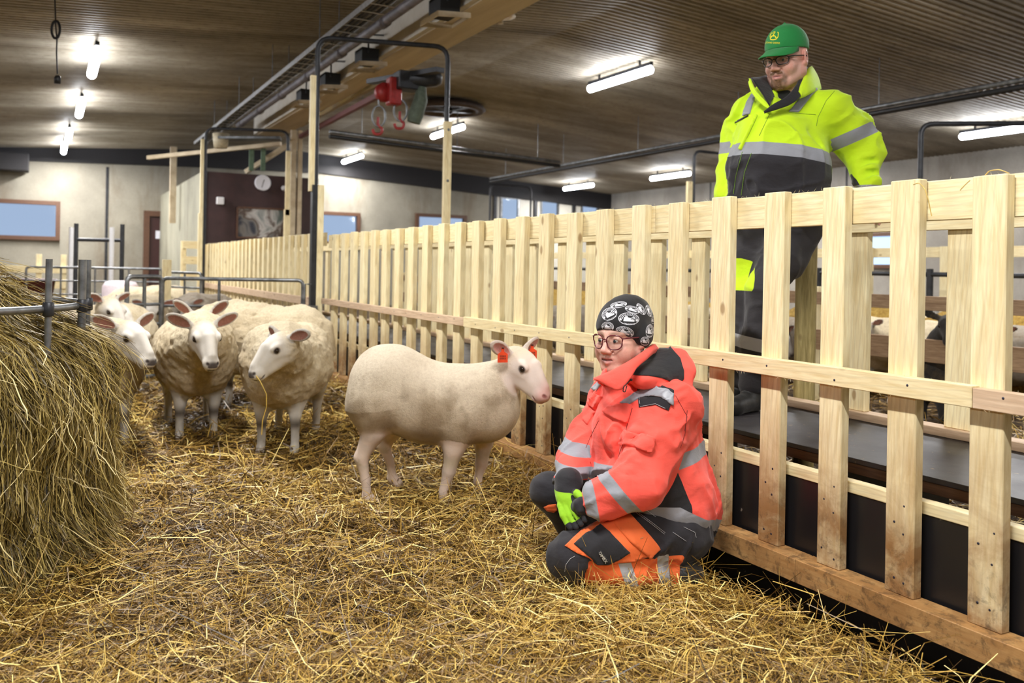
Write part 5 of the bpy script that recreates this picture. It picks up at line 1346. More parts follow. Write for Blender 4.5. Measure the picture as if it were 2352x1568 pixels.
seams('seam', js, [c1([(590, 758), (728, 795)]), c1([(655, 480), (668, 597)]), c1([(830, 520), (806, 610)]), c1([(632, 600), (605, 690), (590, 760), (560, 850)]), c1([(470, 660), (430, 740), (405, 800)]), c1([(895, 610), (885, 720), (860, 800)]), c1([(840, 540), (895, 640), (880, 720)])], stb, jk)
seams('stitching', js, c1([(672, 600), (745, 590), (800, 608)]) and [c1([(672, 594), (745, 581), (802, 606)]), c1([(700, 1085), (790, 1150), (930, 1215)]), c1([(660, 490), (672, 590)])], st, jk, .0008, .005)
obj('drawcord', MB().tube([W(1449, 871, 2.93), W(1441, 880, 2.91), W(1432, 888, 2.90), W(1431, 899, 2.90), W(1436, 900, 2.9), W(1440, 885, 2.905)], .0018, 6, fillet=.006), stk, jk)
obj('cord_toggle', MB().ball(W(1450, 872, 2.925), .0045, 10), stk, jk)
obj('zip_puller', MB().obox(W(1495, 1146, 2.90), W(1497, 1167, 2.90), .004, .006), stk, jk)
# collar and hood
strip('collar', [(1508, 800, 3.24), (1500, 790, 3.10), (1475, 808, 3.0), (1446, 828, 2.955), (1415, 845, 2.94), (1392, 856, 2.945), (1363, 868, 2.95)],
      [(1515, 812, 3.24), (1500, 812, 3.08), (1482, 828, 2.985), (1463, 845, 2.945), (1448, 868, 2.92), (1420, 896, 2.915), (1364, 870, 2.952)], mats_w['c'], jk, .008, 44, 9, .006)
strip('collar', [(1392, 846, 2.955), (1386, 852, 2.99), (1388, 850, 3.06), (1400, 846, 3.14)], [(1392, 875, 2.95), (1378, 876, 2.985), (1375, 880, 3.06), (1392, 890, 3.15)], mats_w['c'], jk, .007, 24, 6, .0)
hd = Field((.38, 2.88, .60), (.85, 3.45, 1.0), .0065)
hd.ell(A3((1530, 852, 3.16)), (.078, .14, .088), None, .02); hd.ell(A3((1486, 862, 3.06)), (.080, .115, .050), None, .04); hd.cap(A3((1462, 876, 2.985)), A3((1530, 889, 2.965)), .010, .012, .015); hd.cap(A3((1530, 889, 2.965)), A3((1566, 908, 2.98)), .012, .012, .015); hd.ell(A3((1552, 850, 3.14)), (.045, .11, .078), None, .03)
hd.cap(A3((1560, 815, 3.10)), A3((1577, 850, 3.06)), .018, .020, .03); hd.cap(A3((1577, 850, 3.06)), A3((1572, 895, 3.02)), .020, .020, .03); hd.cap(A3((1572, 895, 3.02)), A3((1562, 915, 3.0)), .02, .012, .03)
hd.noise(9, .012, 2, 2); hd.noise(24, .004, 2, 1)
Vh, Fh = hd.mesh(); Vh = relax(Vh, Fh, 1, .4); ho_ = lobj('hood', Vh, Fh, mats_w['c'], jk); hs_ = Surf(Vh, Fh)
sew('hood_lining', hs_, [(1492, 785), (1510, 783), (1540, 797), (1562, 822), (1571, 850), (1571, 870), (1560, 885), (1548, 880), (1520, 868), (1490, 863), (1462, 862), (1443, 859), (1462, 835)], mats_w['kq'], ho_, .004, 5, label='black quilted hood lining')
# ---- trousers
tf = Field((.0, 2.55, -.04), (.95, 3.55, .52), .0068)
tf.ell(A3((1538, 1205, 3.14)), (.122, .165, .095), None, .05)
mN = HIP_N*.5+KN_N*.5; tf.cap(HIP_N, mN, .105, .098, .06); tf.cap(mN, KN_N, .098, .076, .04); tf.ell(KN_N+np.array((-.015, 0, -.010)), (.074, .072, .076), None, .03)
s0_ = A3((1335, 1300, 2.90)); tf.cap(s0_, A3((1450, 1312, 2.92)), .056, .062, .02); tf.cap(A3((1450, 1312, 2.92)), AN_N+np.array((0, 0, -.005)), .062, .050, .02)
mF = HIP_F*.5+KN_F*.5; tf.cap(HIP_F, mF, .10, .09, .06); tf.cap(mF, KN_F, .09, .070, .04); tf.ell(KN_F, (.068, .07, .068), None, .03); tf.cap(KN_F, AN_F, .066, .060, .02)
tf.noise(6, .006, 2, 1); tf.noise(17, .0042, 2, 3)
for a, b in (((1352, 1292, 2.84), (1372, 1302, 2.83)), ((1345, 1310, 2.84), (1350, 1330, 2.86)), ((1362, 1312, 2.84), (1366, 1334, 2.86)), ((1380, 1318, 2.84), (1384, 1336, 2.86)), ((1330, 1300, 2.84), (1336, 1322, 2.86)), ((1460, 1290, 2.85), (1510, 1285, 2.87)), ((1560, 1225, 2.93), (1580, 1260, 2.96))): tf.cap(A3(a), A3(b), .004, .003, .012, 'sub')
V, F = tf.mesh(); V = relax(V, F, 1, .4); V = wrinkle(V, F, .011, 12, [(.8, 0, -.5), (.3, .3, .8)], 2, .1)
d2, t2 = seg_t(V, s0_, AN_N); L2 = np.linalg.norm(AN_N-s0_)
low = (d2 < .105) & (V[:, 1] < 3.03) & (V[:, 2] < .17)
zl = P(1400, 1290, 2.87)[2]
orange = np.where(low, np.minimum(np.minimum(t2-.000, L2-.0-t2), zl+.012-V[:, 2]), BIG)
rf_ = np.full(len(V), BIG)
for px, n_ in ((1442, (1, 0, .35)), (1530, (1, 0, .12))):
    rf_ = np.where(low, np.maximum(rf_, np.minimum(slab(V, A3((px, 1315, 2.86)), n_, .021), zl+.02-V[:, 2])), rf_)
tr = lobj('trousers', V, F, mats_w['t'], wo, {'orange': orange, 'refl': rf_})
ts = Surf(V, F); c3 = lambda pts: [(1230+x/4.9, 1040+y/4.9) for x, y in pts]
sew('thigh_pocket', ts, c3([(330, 1045), (520, 880), (790, 720), (900, 760), (1260, 1160), (1100, 1215), (830, 1245), (700, 1265), (600, 1180), (470, 1130)]), mats_w['o'], tr, .006, 6, label='orange cloth pocket on the thigh')
sew('pocket_flap', ts, c3([(790, 715), (1060, 697), (1410, 1085), (1290, 1185), (1060, 1000)]), mats_w['o'], tr, .011, 6, label='orange pocket flap')
sew('pocket_panel', ts, c3([(432, 1030), (570, 920), (745, 812), (880, 940), (1060, 1115), (960, 1180), (810, 1248), (690, 1250), (580, 1150)]), mats_w['k'], tr, .0095, 6, label='black panel on the orange pocket')
lab = sew('pocket_label', ts, c3([(690, 1105), (730, 1085), (815, 1190), (775, 1235)]), mats_w['k'], tr, .012, 4, .0)
gt = plain('pale lettering', srgb(235, 230, 215), .6, 0, 0)
def pl(x, y):
    a = math.radians(52); X_ = 1230+748/4.9+x*math.cos(a)-(-y)*math.sin(a)*-1*-1; Y_ = 1040+1158/4.9+x*math.sin(a)+(-y)*math.cos(a); h, n = ts.hit(X_, Y_)
    return toW((h if h is not None else P(X_, Y_, 2.8))+(n*.0142 if n is not None else Vector()))
glyph_text('DIMEX', 9.5, pl, gt, tr)
seams('stitching', ts, [c3([(1110, 660), (1290, 790), (1470, 930)]), c3([(1130, 655), (1310, 785), (1480, 915)]), [(1570, 1210), (1595, 1222), (1600, 1240)], [(1545, 1222), (1580, 1245)], c3([(330, 1330), (345, 1250), (390, 1190), (470, 1145)])], st, tr, .0008, .002)
sew('knee_patch', ts, c3([(95, 605), (150, 580), (230, 570), (245, 640), (205, 665), (130, 645)]), mats_w['o'], tr, .004, 5)
# ---- boots
bt = Field((.0, 2.5, -.06), (.95, 3.6, .25), .007)
bt.cap(AN_N+np.array((.03, 0, 0)), AN_N+np.array((.055, .01, -.005)), .052, .05, .02); bt.cap(A3((1577, 1290, 3.0)), A3((1583, 1338, 2.99)), .040, .043, .02); bt.cap(A3((1583, 1338, 2.99)), A3((1560, 1352, 2.97)), .038, .036, .02)
Vb, Fb = bt.mesh(); M['boot'] = cloth('black rubber boot', [srgb(32, 32, 32)], wr=.3, rough=.5, dirt=.25); lobj('boot', Vb, Fb, M['boot'], wo)
bt = Field((.0, 2.9, -.06), (.6, 3.6, .25), .009)
bt.cap(AN_F, AN_F+np.array((0, 0, -.05)), .05, .045, .02); bt.cap(AN_F+np.array((0, 0, -.055)), A3((1320, 1305, 3.25)), .042, .038, .02); Vb, Fb = bt.mesh(); lobj('boot', Vb, Fb, M['boot'], wo)
# ---- gloves: five fingers each
gf = Field((.10, 2.72, .12), (.36, 3.12, .44), .0036)
def G(px, py, D): return A3((px, py, D))
wr = G(1302, 1120, 3.0); pm = G(1303, 1146, 2.955)
gf.cap(G(1306, 1106, 3.0), G(1303, 1126, 2.985), .050, .045, .010); gf.cap(wr, G(1303, 1134, 2.98), .038, .034, .012); gf.cap(G(1303, 1136, 2.97), pm, .032, .030, .015, flat=((.3, -1, .4), .75)); gf.cap(G(1294, 1146, 2.96), G(1314, 1150, 2.945), .022, .021, .014)
FN = [((1321, 1150), (1333, 1168), (1342, 1184), (1344, 1194)), ((1309, 1156), (1321, 1178), (1331, 1195), (1335, 1204)), ((1297, 1160), (1307, 1184), (1318, 1202), (1323, 1211)), ((1286, 1160), (1293, 1184), (1303, 1203), (1310, 1213))]
DD = (2.93, 2.905, 2.895, 2.885)
for i, q in enumerate(FN):
    pts = [G(x, y, DD[j]+.004*i) for j, (x, y) in enumerate(q)]
    gf.cap(pts[0], pts[1], .0112, .0102, .003); gf.cap(pts[1], pts[2], .0102, .0096, .002); gf.cap(pts[2], pts[3], .0096, .0088, .002)
gf.cap(G(1313, 1136, 2.955), G(1324, 1132, 2.93), .016, .0135, .008); gf.cap(G(1324, 1132, 2.93), G(1336, 1142, 2.91), .0135, .0115, .004)
gf.noise(40, .0012, 2, 1)
V, F = gf.mesh(); V = relax(V, F, 1, .35)
dt_, _ = seg_t(V, G(1320, 1142, 2.93), G(1333, 1180, 2.89)); cuffz = V[:, 2]-G(1304, 1126, 2.97)[2]
tipd = np.min([np.linalg.norm(V-G(*q[3], DD[3]+.004*i), axis=1) for i, q in enumerate(FN)], 0)
bk = np.maximum(np.maximum(cuffz, .0135-dt_), np.where(tipd < .03, .020-tipd, BIG)); bk = np.where(np.linalg.norm(V-G(1330, 1136, 2.9), axis=1) < .028, BIG, bk)
lobj('glove', V, F, mats_w['g'], wo, {'black': bk})
gf = Field((.14, 2.72, .12), (.40, 3.12, .44), .0036)
gf.cap(G(1352, 1160, 2.905), G(1336, 1163, 2.915), .036, .032, .012); gf.cap(G(1336, 1163, 2.915), G(1318, 1170, 2.945), .030, .028, .012, flat=((.2, 0, 1), .9))
for i, q in enumerate((((1322, 1158), (1308, 1166), (1302, 1178)), ((1318, 1166), (1305, 1176), (1302, 1188)), ((1318, 1174), (1306, 1186), (1306, 1197)), ((1322, 1182), (1312, 1194), (1313, 1203)))):
    pts = [G(x, y, 2.945+.01*j) for j, (x, y) in enumerate(q)]; gf.chain(pts, (.0125, .0115, .0105), .004)
gf.chain([G(1335, 1150, 2.90), G(1326, 1158, 2.895), G(1331, 1172, 2.885)], (.0150, .0135, .0115), .006)
V, F = gf.mesh(); V = relax(V, F, 1, .35); lobj('glove', V, F, mats_w['k'], wo, label='black glove side of the clasped left hand')
# ================================================================== the man on the walkway
mbase = P(1725, 940, 4.02); mbase[2] = .45
mo = root('person', toW(mbase), 'standing person in lime hi-vis jacket and green cap leaning on the far fence', 'person', rz=-YAW)
mc = A3((1807, 136, 4.02)); MF = frame((-.71, -.67, -.24)); ms_ = 1.11
m_j = cloth('lime hi-vis jacket cloth', [LIME, ('black', srgb(36, 34, 40)), ('refl', REFL)], wr=.5); m_l = cloth('lime cloth', [LIME], wr=.4); m_t = cloth('dark trouser cloth with lime knees', [srgb(44, 42, 46), ('lime', LIME), ('refl', srgb(185, 186, 190))], wr=.5)
mk_ = cloth('black fleece', [srgb(26, 25, 28)], wr=.5); m_r = cloth('reflective tape m', [REFL], wr=.2, rough=.4)
SN, EN, WN = A3((1908, 252, 4.02)), A3((1976, 345, 4.10)), A3((1993, 432, 3.98)); SF_, EF_, WF_ = A3((1716, 258, 4.18)), A3((1682, 352, 4.22)), A3((1660, 462, 4.12))
NK = A3((1806, 205, 4.10)); CM = A3((1808, 300, 4.12)); BM_ = A3((1790, 395, 4.08)); PM_ = A3((1785, 490, 4.10))
HN, KN, AN = A3((1820, 520, 4.10)), A3((1756, 665, 4.00)), A3((1728, 885, 4.02)); HF, KF, AF = A3((1742, 520, 4.20)), A3((1712, 668, 4.13)), A3((1700, 872, 4.14))
HAND = A3((2008, 470, 3.93))
fine = [(mc[0]-.15, mc[0]+.13), (mc[1]-.15, mc[1]+.15), (mc[2]-.17, mc[2]+.16)]
fd = Field((.65, 3.5, .40), (1.85, 4.5, 2.32), .016, fine, .0034)
fd.cap(mc+np.array((.02, .02, -.07)), NK, .068, .075, .03); fd.cap(NK, CM, .10, .14, .06); fd.cap(CM, BM_, .14, .16, .06); fd.cap(BM_, PM_, .16, .14, .05)
for a, b, c_ in ((SN, EN, WN), (SF_, EF_, WF_)): fd.cap(a, b, .048, .034, .04); fd.cap(b, c_, .034, .028, .02); fd.cap(NK+np.array((0, 0, -.04)), a, .055, .055, .05)
fd.cap(WN, HAND, .030, .028, .02); fd.cap(WF_, WF_+np.array((0, -.01, -.12)), .03, .022, .02)
for a, b, c_ in ((HN, KN, AN), (HF, KF, AF)): fd.cap(a, b, .085, .055, .03); fd.cap(b, c_, .052, .036, .02)
head_sdf(fd, mc, MF, ms_)
V, F = fd.mesh(); V = relax(V, F, 1, .3); C = skin_cols(V, mc, MF, ms_, True); lobj('body', V, F, M['skin'], mo, {}, {'Col': C})
k = NT('black spectacle frame'); k.color(srgb(20, 19, 22)); k.rough(.3)
face_bits(mo, V, mc, MF, ms_, 1.0, k.m, w_=.0255, h_=.0165, gy=.108, gz=-.003)
# the hand resting over the far rail, fingers hanging down in front of it
hh = Field((HAND[0]-.08, HAND[1]-.40, 1.20), (HAND[0]+.14, HAND[1]+.1, 1.50), .005)
top = ldz(2012, 486, 3.80)
hh.cap(HAND, top+np.array((0, .02, .01)), .028, .026, .015, flat=((0, 0, 1), .6))
for i in range(4):
    a = top+np.array((-.030+.021*i, -.02, .008)); b = a+np.array((.001, -.035, -.012)); c_ = b+np.array((0, -.006, -.030)); d_ = c_+np.array((0, .004, -.020-.003*(i == 1)))
    hh.cap(a, b, .0105, .0098, .006); hh.cap(b, c_, .0098, .009, .003); hh.cap(c_, d_, .009, .0078, .003)
hh.cap(top+np.array((-.035, .02, 0)), top+np.array((-.062, -.02, .0)), .0125, .010, .008); 
V, F = hh.mesh(); lobj('hand', V, F, M['skin'], mo, {}, {'Col': np.tile((.70, .40, .33), (len(V), 1))})
# goatee as a fuzzy pad of short hair
lat, f, up = MF[:, 0], MF[:, 1], MF[:, 2]
def MH(x, y, z): return mc+ms_*(x*lat+y*f+z*up)
mb = MB(); rr_ = np.random.RandomState(3)
for i in range(900):
    u = rr_.uniform(-1, 1); a = u*1.15; zz = -.078-rr_.rand()*.040; x = .027*math.sin(a)*(1.05 if zz > -.1 else .9); y = .068+.034*math.cos(a)*(1-.4*max(0, -(zz+.1))/.02)
    if rr_.rand() < .30: x, y, zz = rr_.uniform(-.028, .028), .1-abs(x)*.3, -.050+rr_.uniform(-.004, .003); y = .1035-8*x*x
    p = MH(x, y, zz); d = (f*.35-up*.9+lat*rr_.normal(0, .25))*.007*rr_.uniform(.6, 1.3); sd = np.cross(d, f); sd = sd/np.linalg.norm(sd)*.0006
    mb.add([toW(p-sd), toW(p+sd), toW(p+d)], [(0, 1, 2)])
obj('goatee', mb, plain('brown beard hair', srgb(128, 92, 60), .7, 0, .3, 300), mo)
mb = MB()
for i in range(700):
    z_ = rr_.uniform(-.045, .02); y_ = rr_.uniform(-.085, -.03); sd = 1 if rr_.rand() < .5 else -1
    p = MH(sd*(.0015+.077*math.sqrt(max(.02, 1-((y_+.015)/.097)**2-((z_-.045)/.086)**2))), y_, z_); d = (-up*.8-f*.4)*.009; s2 = f*.0007; mb.add([toW(p-s2), toW(p+s2), toW(p+d+sd*lat*.002)], [(0, 1, 2)])
obj('hair', mb, plain('grey hair', srgb(190, 184, 176), .7, 0, .2, 300), mo)
# cap
cf_ = Field(mc-.22, mc+.24, .012, [(mc[i]-.16, mc[i]+.18) for i in range(3)], .004)
R = np.c_[lat, f, up]
cf_.ell(MH(0, -.012, .052), np.array((.0855, .1045, .094))*ms_, R, .02); cf_.cap(MH(0, -.012, .140), MH(0, -.012, .147), .007, .007, .003)
nrm = -up; cf_.cut(MH(0, .0, .036), nrm+f*.14, .003); cf_.ell(MH(0, -.012, .045), np.array((.0785, .098, .088))*ms_, R, .002, 'sub')
for a_ in range(3):
    an = a_*PI/3+PI/2*0; d = lat*math.cos(an)+f*math.sin(an)
    for s_ in np.linspace(-1, 1, 15):
        t = s_*PI/2*.9; q1 = MH(0, -.012, .052)+ms_*(lat*math.cos(an)*.0858*math.sin(t)+f*math.sin(an)*.1048*math.sin(t)+up*.0943*math.cos(t)); cf_.cap(q1, q1+.0001, .0022, .0022, .004, 'sub')
Vc, Fc = cf_.mesh(); Vc = relax(Vc, Fc, 1, .4); green = cloth('green cap cloth', [srgb(20, 128, 58)], wr=.15); cpo = lobj('cap', Vc, Fc, green, mo); csf = Surf(Vc, Fc)
G_ = []; n1, n2 = 25, 9     # curved brim
for i in range(n1):
    u = -1+2*i/(n1-1); an = u*1.12
    for j in range(n2):
        t = j/(n2-1); ex = .100*max(0, 1-u*u)**.62; x = .0835*math.sin(an)*(1-.04*t); y = -.014+.101*math.cos(an)+t*ex; z = .0375+.14*y*(1-t)+.14*(y-ex)*t-t*ex*.26-.030*u*u*t*(1-.5*u*u)-.003*t
        G_.append(MH(x, y, z))
G_ = np.array(G_).reshape(n1, n2, 3); Nn = np.cross(np.gradient(G_, axis=0), np.gradient(G_, axis=1)); Nn /= np.linalg.norm(Nn, axis=2, keepdims=True)
Vt = np.concatenate([(G_+Nn*.0016).reshape(-1, 3), (G_-Nn*.0016).reshape(-1, 3)]); i, j = np.meshgrid(np.arange(n1-1), np.arange(n2-1), indexing='ij'); q = (i*n2+j).ravel(); o_ = n1*n2
ring = [(i, 0) for i in range(n1)]+[(n1-1, j) for j in range(1, n2)]+[(i, n2-1) for i in range(n1-2, -1, -1)]+[(0, j) for j in range(n2-2, 0, -1)]; r_ = np.array([a*n2+b for a, b in ring]); r2 = np.roll(r_, -1)
lobj('brim', Vt, np.concatenate([np.c_[q, q+1, q+n2+1, q+n2], np.c_[q+o_, q+n2+o_, q+n2+1+o_, q+1+o_], np.c_[r_, r2, r2+o_, r_+o_]]), green, cpo)
yel = plain('yellow embroidery', srgb(240, 222, 30), .6, 0, .04, 60)
def capat(px, py, off=.0008):
    h, n = csf.hit(px, py); return None if h is None else toW(h+n*off)
c2c = lambda x, y: (1710+x/7.84, 40+y/7.84)
def cap_poly(pts, name='emblem', mat=yel, off=.0008):
    vs = [capat(*c2c(*p), off) for p in pts]
    if all(v is not None for v in vs): obj(name, MB().add(vs, [tuple(range(len(vs)))]), mat, cpo)
def cap_line(pts, w_, mb):
    for (a, b) in zip(pts[:-1], pts[1:]):
        a, b = Vector(a), Vector(b); d = (b-a); n = Vector((-d.y, d.x)).normalized()*w_; q = [capat(*c2c(*p)) for p in (a-n, b-n, b+n, a+n)]
        if all(v is not None for v in q): mb.add(q, [(0, 1, 2, 3)])
mb = MB(); shield = [(468, 380), (462, 330), (488, 280), (540, 262), (612, 272), (606, 345), (575, 392), (520, 404), (468, 398), (468, 378)]; cap_line(shield, 6, mb)
cap_line([(478, 345), (520, 330), (560, 342), (575, 372)], 7, mb); cap_line([(520, 330), (530, 300), (545, 275)], 6, mb); cap_line([(528, 305), (506, 288)], 4, mb); cap_line([(492, 345), (480, 370)], 4, mb); cap_line([(515, 335), (545, 330)], 10, mb); cap_line([(560, 345), (556, 378)], 4, mb)
obj('emblem', mb, yel, cpo)
def pl(x, y):
    X_, Y_ = c2c(512+x, 458-y+.04*x); return capat(X_, Y_) or toW(MH(0, .05, .1))
glyph_text('JOHN DEERE', 46, pl, yel, cpo, font_scale=(.98, 1.0))
# ---- jacket
jf = Field((.55, 3.62, 1.28), (1.92, 4.52, 2.22), .0085)
jf.cap(NK+np.array((0, .02, -.06)), CM, .10, .175, .09); jf.ell(CM, (.215, .165, .20), None, .06); jf.ell(A3((1786, 385, 4.05)), (.243, .235, .215), None, .07); jf.ell(A3((1784, 465, 4.06)), (.238, .215, .16), None, .06)
jf.ell(A3((1770, 300, 4.0)), (.15, .12, .13), None, .07)
for S_, E_, W_, rr in ((SN, EN, WN, (.095, .096, .088, .066)), (SF_, EF_, WF_, (.080, .074, .066, .056))):
    W_ = W_-(W_-E_)/np.linalg.norm(W_-E_)*rr[3]*.7; mid = S_*.5+E_*.5
    jf.cap(NK+np.array((0, .01, -.07)), S_, .085, rr[0], .08); jf.cap(S_, mid, rr[0], rr[1], .03); jf.cap(mid, E_, rr[1], rr[2], .03); jf.cap(E_, W_, rr[2], rr[3], .025)
def crease(pts, r=.008, kk=.02, mode='sub'):
    for a, b in zip(pts[:-1], pts[1:]): jf.cap(A3(a), A3(b), r, r, kk, mode)
crease([(1868, 300, 3.90), (1884, 336, 3.92)], .008, .035); crease([(1950, 375, 3.97), (2010, 368, 4.0)], .007, .03); crease([(1955, 402, 3.94), (2012, 396, 3.98)], .007, .03)
jf.noise(4.5, .008, 2, 1); jf.noise(13, .0035, 2, 2)
jf.cut(A3((1790, 498, 4.05)), (0, 0, -1), .004); jf.cap(NK+np.array((-.01, -.01, -.02)), NK+np.array((-.03, -.05, .14)), .078, .10, .01, 'sub'); jf.cap(NK+np.array((-.03, -.07, -.03)), NK+np.array((-.05, -.12, -.075)), .045, .02, .01, 'sub')
V, F = jf.mesh(); V = relax(V, F, 1, .4); V = wrinkle(V, F, .018, 7, [(.3, .3, -.9), (.9, 0, .2)], 0, -.15); V = wrinkle(V, F, .009, 16, [(.8, .3, .1)], 2, .0)
dN1, tN1 = seg_t(V, SN, EN); dN2, tN2 = seg_t(V, EN, WN); dF1, _ = seg_t(V, SF_, EF_); dF2, _ = seg_t(V, EF_, WF_)
sideN = V[:, 0]-(P(1903, 380, 4.0)[0]+.16*np.maximum(V[:, 2]-P(1903, 380, 4.0)[2], 0)*-1)
armN = (np.minimum(dN1, dN2) < .115) & (sideN > -.01); armF = (np.minimum(dF1, dF2) < .088) & (V[:, 0] < P(1672, 400, 4.1)[0]+.02)
refl = np.full(len(V), BIG); refl = np.where(armN, np.maximum(refl, slab(V, A3((1948, 318, 4.0)), (-.30, 0, .95) if False else (.42, 0, -.90), .029)), refl); refl = np.where(armN, np.maximum(refl, slab(V, A3((1995, 434, 3.95)), (0, 0, 1), .020)), refl)
refl = np.where(armF, np.maximum(refl, np.maximum(slab(V, A3((1680, 335, 4.1)), (.1, 0, 1), .028), slab(V, A3((1655, 462, 4.1)), (0, 0, 1), .02))), refl)
tors = ~(armN | armF); zb = V[:, 2]-(P(1780, 340, 3.83)[2]-.11*(V[:, 0]-P(1780, 340, 3.83)[0])); refl = np.where(tors, np.maximum(refl, .030-np.abs(zb)), refl)
zh = V[:, 2]-P(1690, 456, 3.9)[2]; 
bl = np.minimum(-zb, P(1902, 400, 4.0)[0]-.03*0-V[:, 0]-.0); black = np.where(tors, bl, BIG); refl = np.where(tors, np.maximum(refl, .020-np.abs(zh+.012)), refl)
nin = np.array((1, 0, .35))/1.06; inn = np.minimum((A3((1952, 362, 3.98))-V) @ nin, P(1950, 352, 4.0)[2]-V[:, 2]); black = np.where(armN, np.maximum(black, inn), black)
jm = lobj('jacket', V, F, m_j, mo, {'refl': refl, 'black': black}); js = Surf(V, F); c2 = lambda pts: [(1560+x/3.136, 20+y/3.136) for x, y in pts]
sew('reflective_strap', js, c2([(788, 742), (870, 640), (985, 522), (1062, 522), (960, 620), (858, 748)]), m_r, jm, .0075, 4)
sew('reflective_strap', js, c2([(462, 772), (485, 680), (520, 620), (556, 597), (540, 660), (512, 758)]), m_r, jm, .0075, 4)
sew('placket', js, c2([(608, 722), (655, 735), (600, 830), (520, 1000), (470, 1200), (440, 1370), (388, 1360), (400, 1200), (440, 1020), (520, 860)]), cloth('lime placket', [LIME, ], wr=.3) if False else m_l, jm, .006, 8) if False else None
seams('seam', js, [c2([(650, 760), (570, 930)]), c2([(520, 1040), (470, 1180), (445, 1360)]), c2([(455, 1030), (410, 1200), (388, 1350)]), c2([(790, 748), (1000, 765)]), c2([(1140, 570), (1060, 660), (1000, 780), (985, 860)]), c2([(565, 770), (500, 910), (440, 1015)])], plain('green stitching', srgb(110, 150, 40), .7), jm, .0013)
sew('chest_flap', js, c2([(405, 815), (500, 765), (500, 775), (402, 826)]), mk_, jm, .005, 4); sew('zip_garage', js, c2([(545, 765), (566, 768), (450, 1018), (430, 1012)]), m_l, jm, .007, 6)
cuff = strip('collar', [(1863, 152, 4.16), (1856, 158, 4.05), (1846, 178, 3.97), (1838, 196, 3.93), (1834, 210, 3.90)], [(1885, 205, 4.14), (1876, 208, 4.02), (1862, 215, 3.94), (1848, 222, 3.91), (1838, 226, 3.90)], m_l, jm, .009, 28, 7, .008)
strip('collar_lining', [(1850, 150, 4.16), (1846, 160, 4.06), (1838, 178, 3.99), (1825, 200, 3.92), (1805, 222, 3.875), (1775, 240, 3.86), (1754, 256, 3.86)], [(1862, 178, 4.15), (1856, 185, 4.05), (1846, 200, 3.965), (1838, 222, 3.895), (1815, 240, 3.865), (1782, 252, 3.855), (1756, 260, 3.858)], mk_, jm, .008, 36, 7, .003)
strip('collar', [(1722, 180, 4.0), (1730, 198, 3.95), (1742, 216, 3.90), (1758, 232, 3.875), (1768, 245, 3.865)], [(1721, 188, 4.0), (1726, 208, 3.955), (1738, 226, 3.91), (1754, 242, 3.88), (1766, 250, 3.866)], m_l, jm, .012, 24, 5, .004)
strip('collar_lining', [(1725, 179, 4.02), (1742, 178, 4.06), (1758, 174, 4.12), (1770, 180, 4.18)], [(1768, 243, 3.885), (1772, 232, 3.93), (1778, 226, 3.98), (1786, 222, 4.03)], mk_, jm, .007, 20, 9, -.004)
sh_ = Field((1.0, 3.7, 1.80), (1.6, 4.3, 2.1), .010); sh_.cap(NK+np.array((-.005, -.0, -.11)), NK+np.array((-.02, -.03, -.035)), .085, .078, .02); sh_.cut(NK+np.array((-.02, -.03, -.018)), (.3, .5, 1), .004); Vs, Fs = sh_.mesh(); lobj('undershirt', Vs, Fs, mk_, mo)
# ---- trousers and boots
tf = Field((.70, 3.68, .50), (1.75, 4.5, 1.45), .0085)
tf.ell(A3((1790, 505, 4.12)), (.20, .17, .14), None, .06)
mN = HN*.5+KN*.5; tf.cap(HN, mN, .125, .105, .06); tf.cap(mN, KN, .105, .085, .04); tf.cap(KN, KN*.4+AN*.6, .085, .076, .03); tf.cap(KN*.4+AN*.6, AN, .074, .068, .02)
mF = HF*.5+KF*.5; tf.cap(HF, mF, .125, .105, .06); tf.cap(mF, KF, .105, .082, .04); tf.cap(KF, AF, .082, .07, .03)
tf.cap(A3((1852, 545, 4.05)), A3((1828, 625, 4.03)), .060, .030, .03)
for y in (705, 735, 765): tf.cap(A3((1700, y, 3.90)), A3((1750, y-8, 3.88)), .007, .007, .016, 'sub')
tf.noise(6, .009, 2, 2); tf.noise(15, .005, 2, 1); V, F = tf.mesh(); V = relax(V, F, 1, .4); V = wrinkle(V, F, .008, 11, [(.9, 0, -.3), (.3, .3, .8)], 2, .1)
zt_, zb_ = P(1710, 592, 3.95)[2], P(1710, 668, 3.95)[2]; lime = np.minimum(np.minimum(zt_-V[:, 2]-.30*np.maximum(V[:, 0]-P(1720, 600, 3.95)[0], 0), V[:, 2]-zb_), (P(1752, 600, 3.9)[0]-V[:, 0])*.95-(zt_-V[:, 2])*.22)
lime = np.where(V[:, 1] < 4.14, lime, BIG); rf_ = .030-np.abs(V[:, 2]-P(1715, 787, 3.95)[2]+.10*(V[:, 0]-P(1715, 787, 3.95)[0])*2)
tm = lobj('trousers', V, F, m_t, mo, {'lime': lime, 'refl': rf_})
for A_, hd_ in ((AN, (-.11, -.12)), (AF, (-.12, -.10))):
    b = Field((A_[0]-.3, A_[1]-.32, .43), (A_[0]+.2, A_[1]+.2, .86), .007); g0 = np.array((A_[0], A_[1], .51)); toe = np.array((A_[0]+hd_[0]*1.0, A_[1]+hd_[1]*1.0, .490))
    b.cap((A_[0]+.01, A_[1]+.01, .78), g0+np.array((.0, .0, .09)), .066, .052, .02); b.cap(g0+np.array((0, 0, .09)), g0, .055, .052, .03); b.cap(g0+np.array((.02, .02, -.01)), toe, .048, .044, .03); b.cut((0, 0, .4515), (0, 0, -1), .004); b.noise(14, .004, 2, 1)
    V, F = b.mesh(); bo = lobj('boot', V, F, M['boot'], mo)
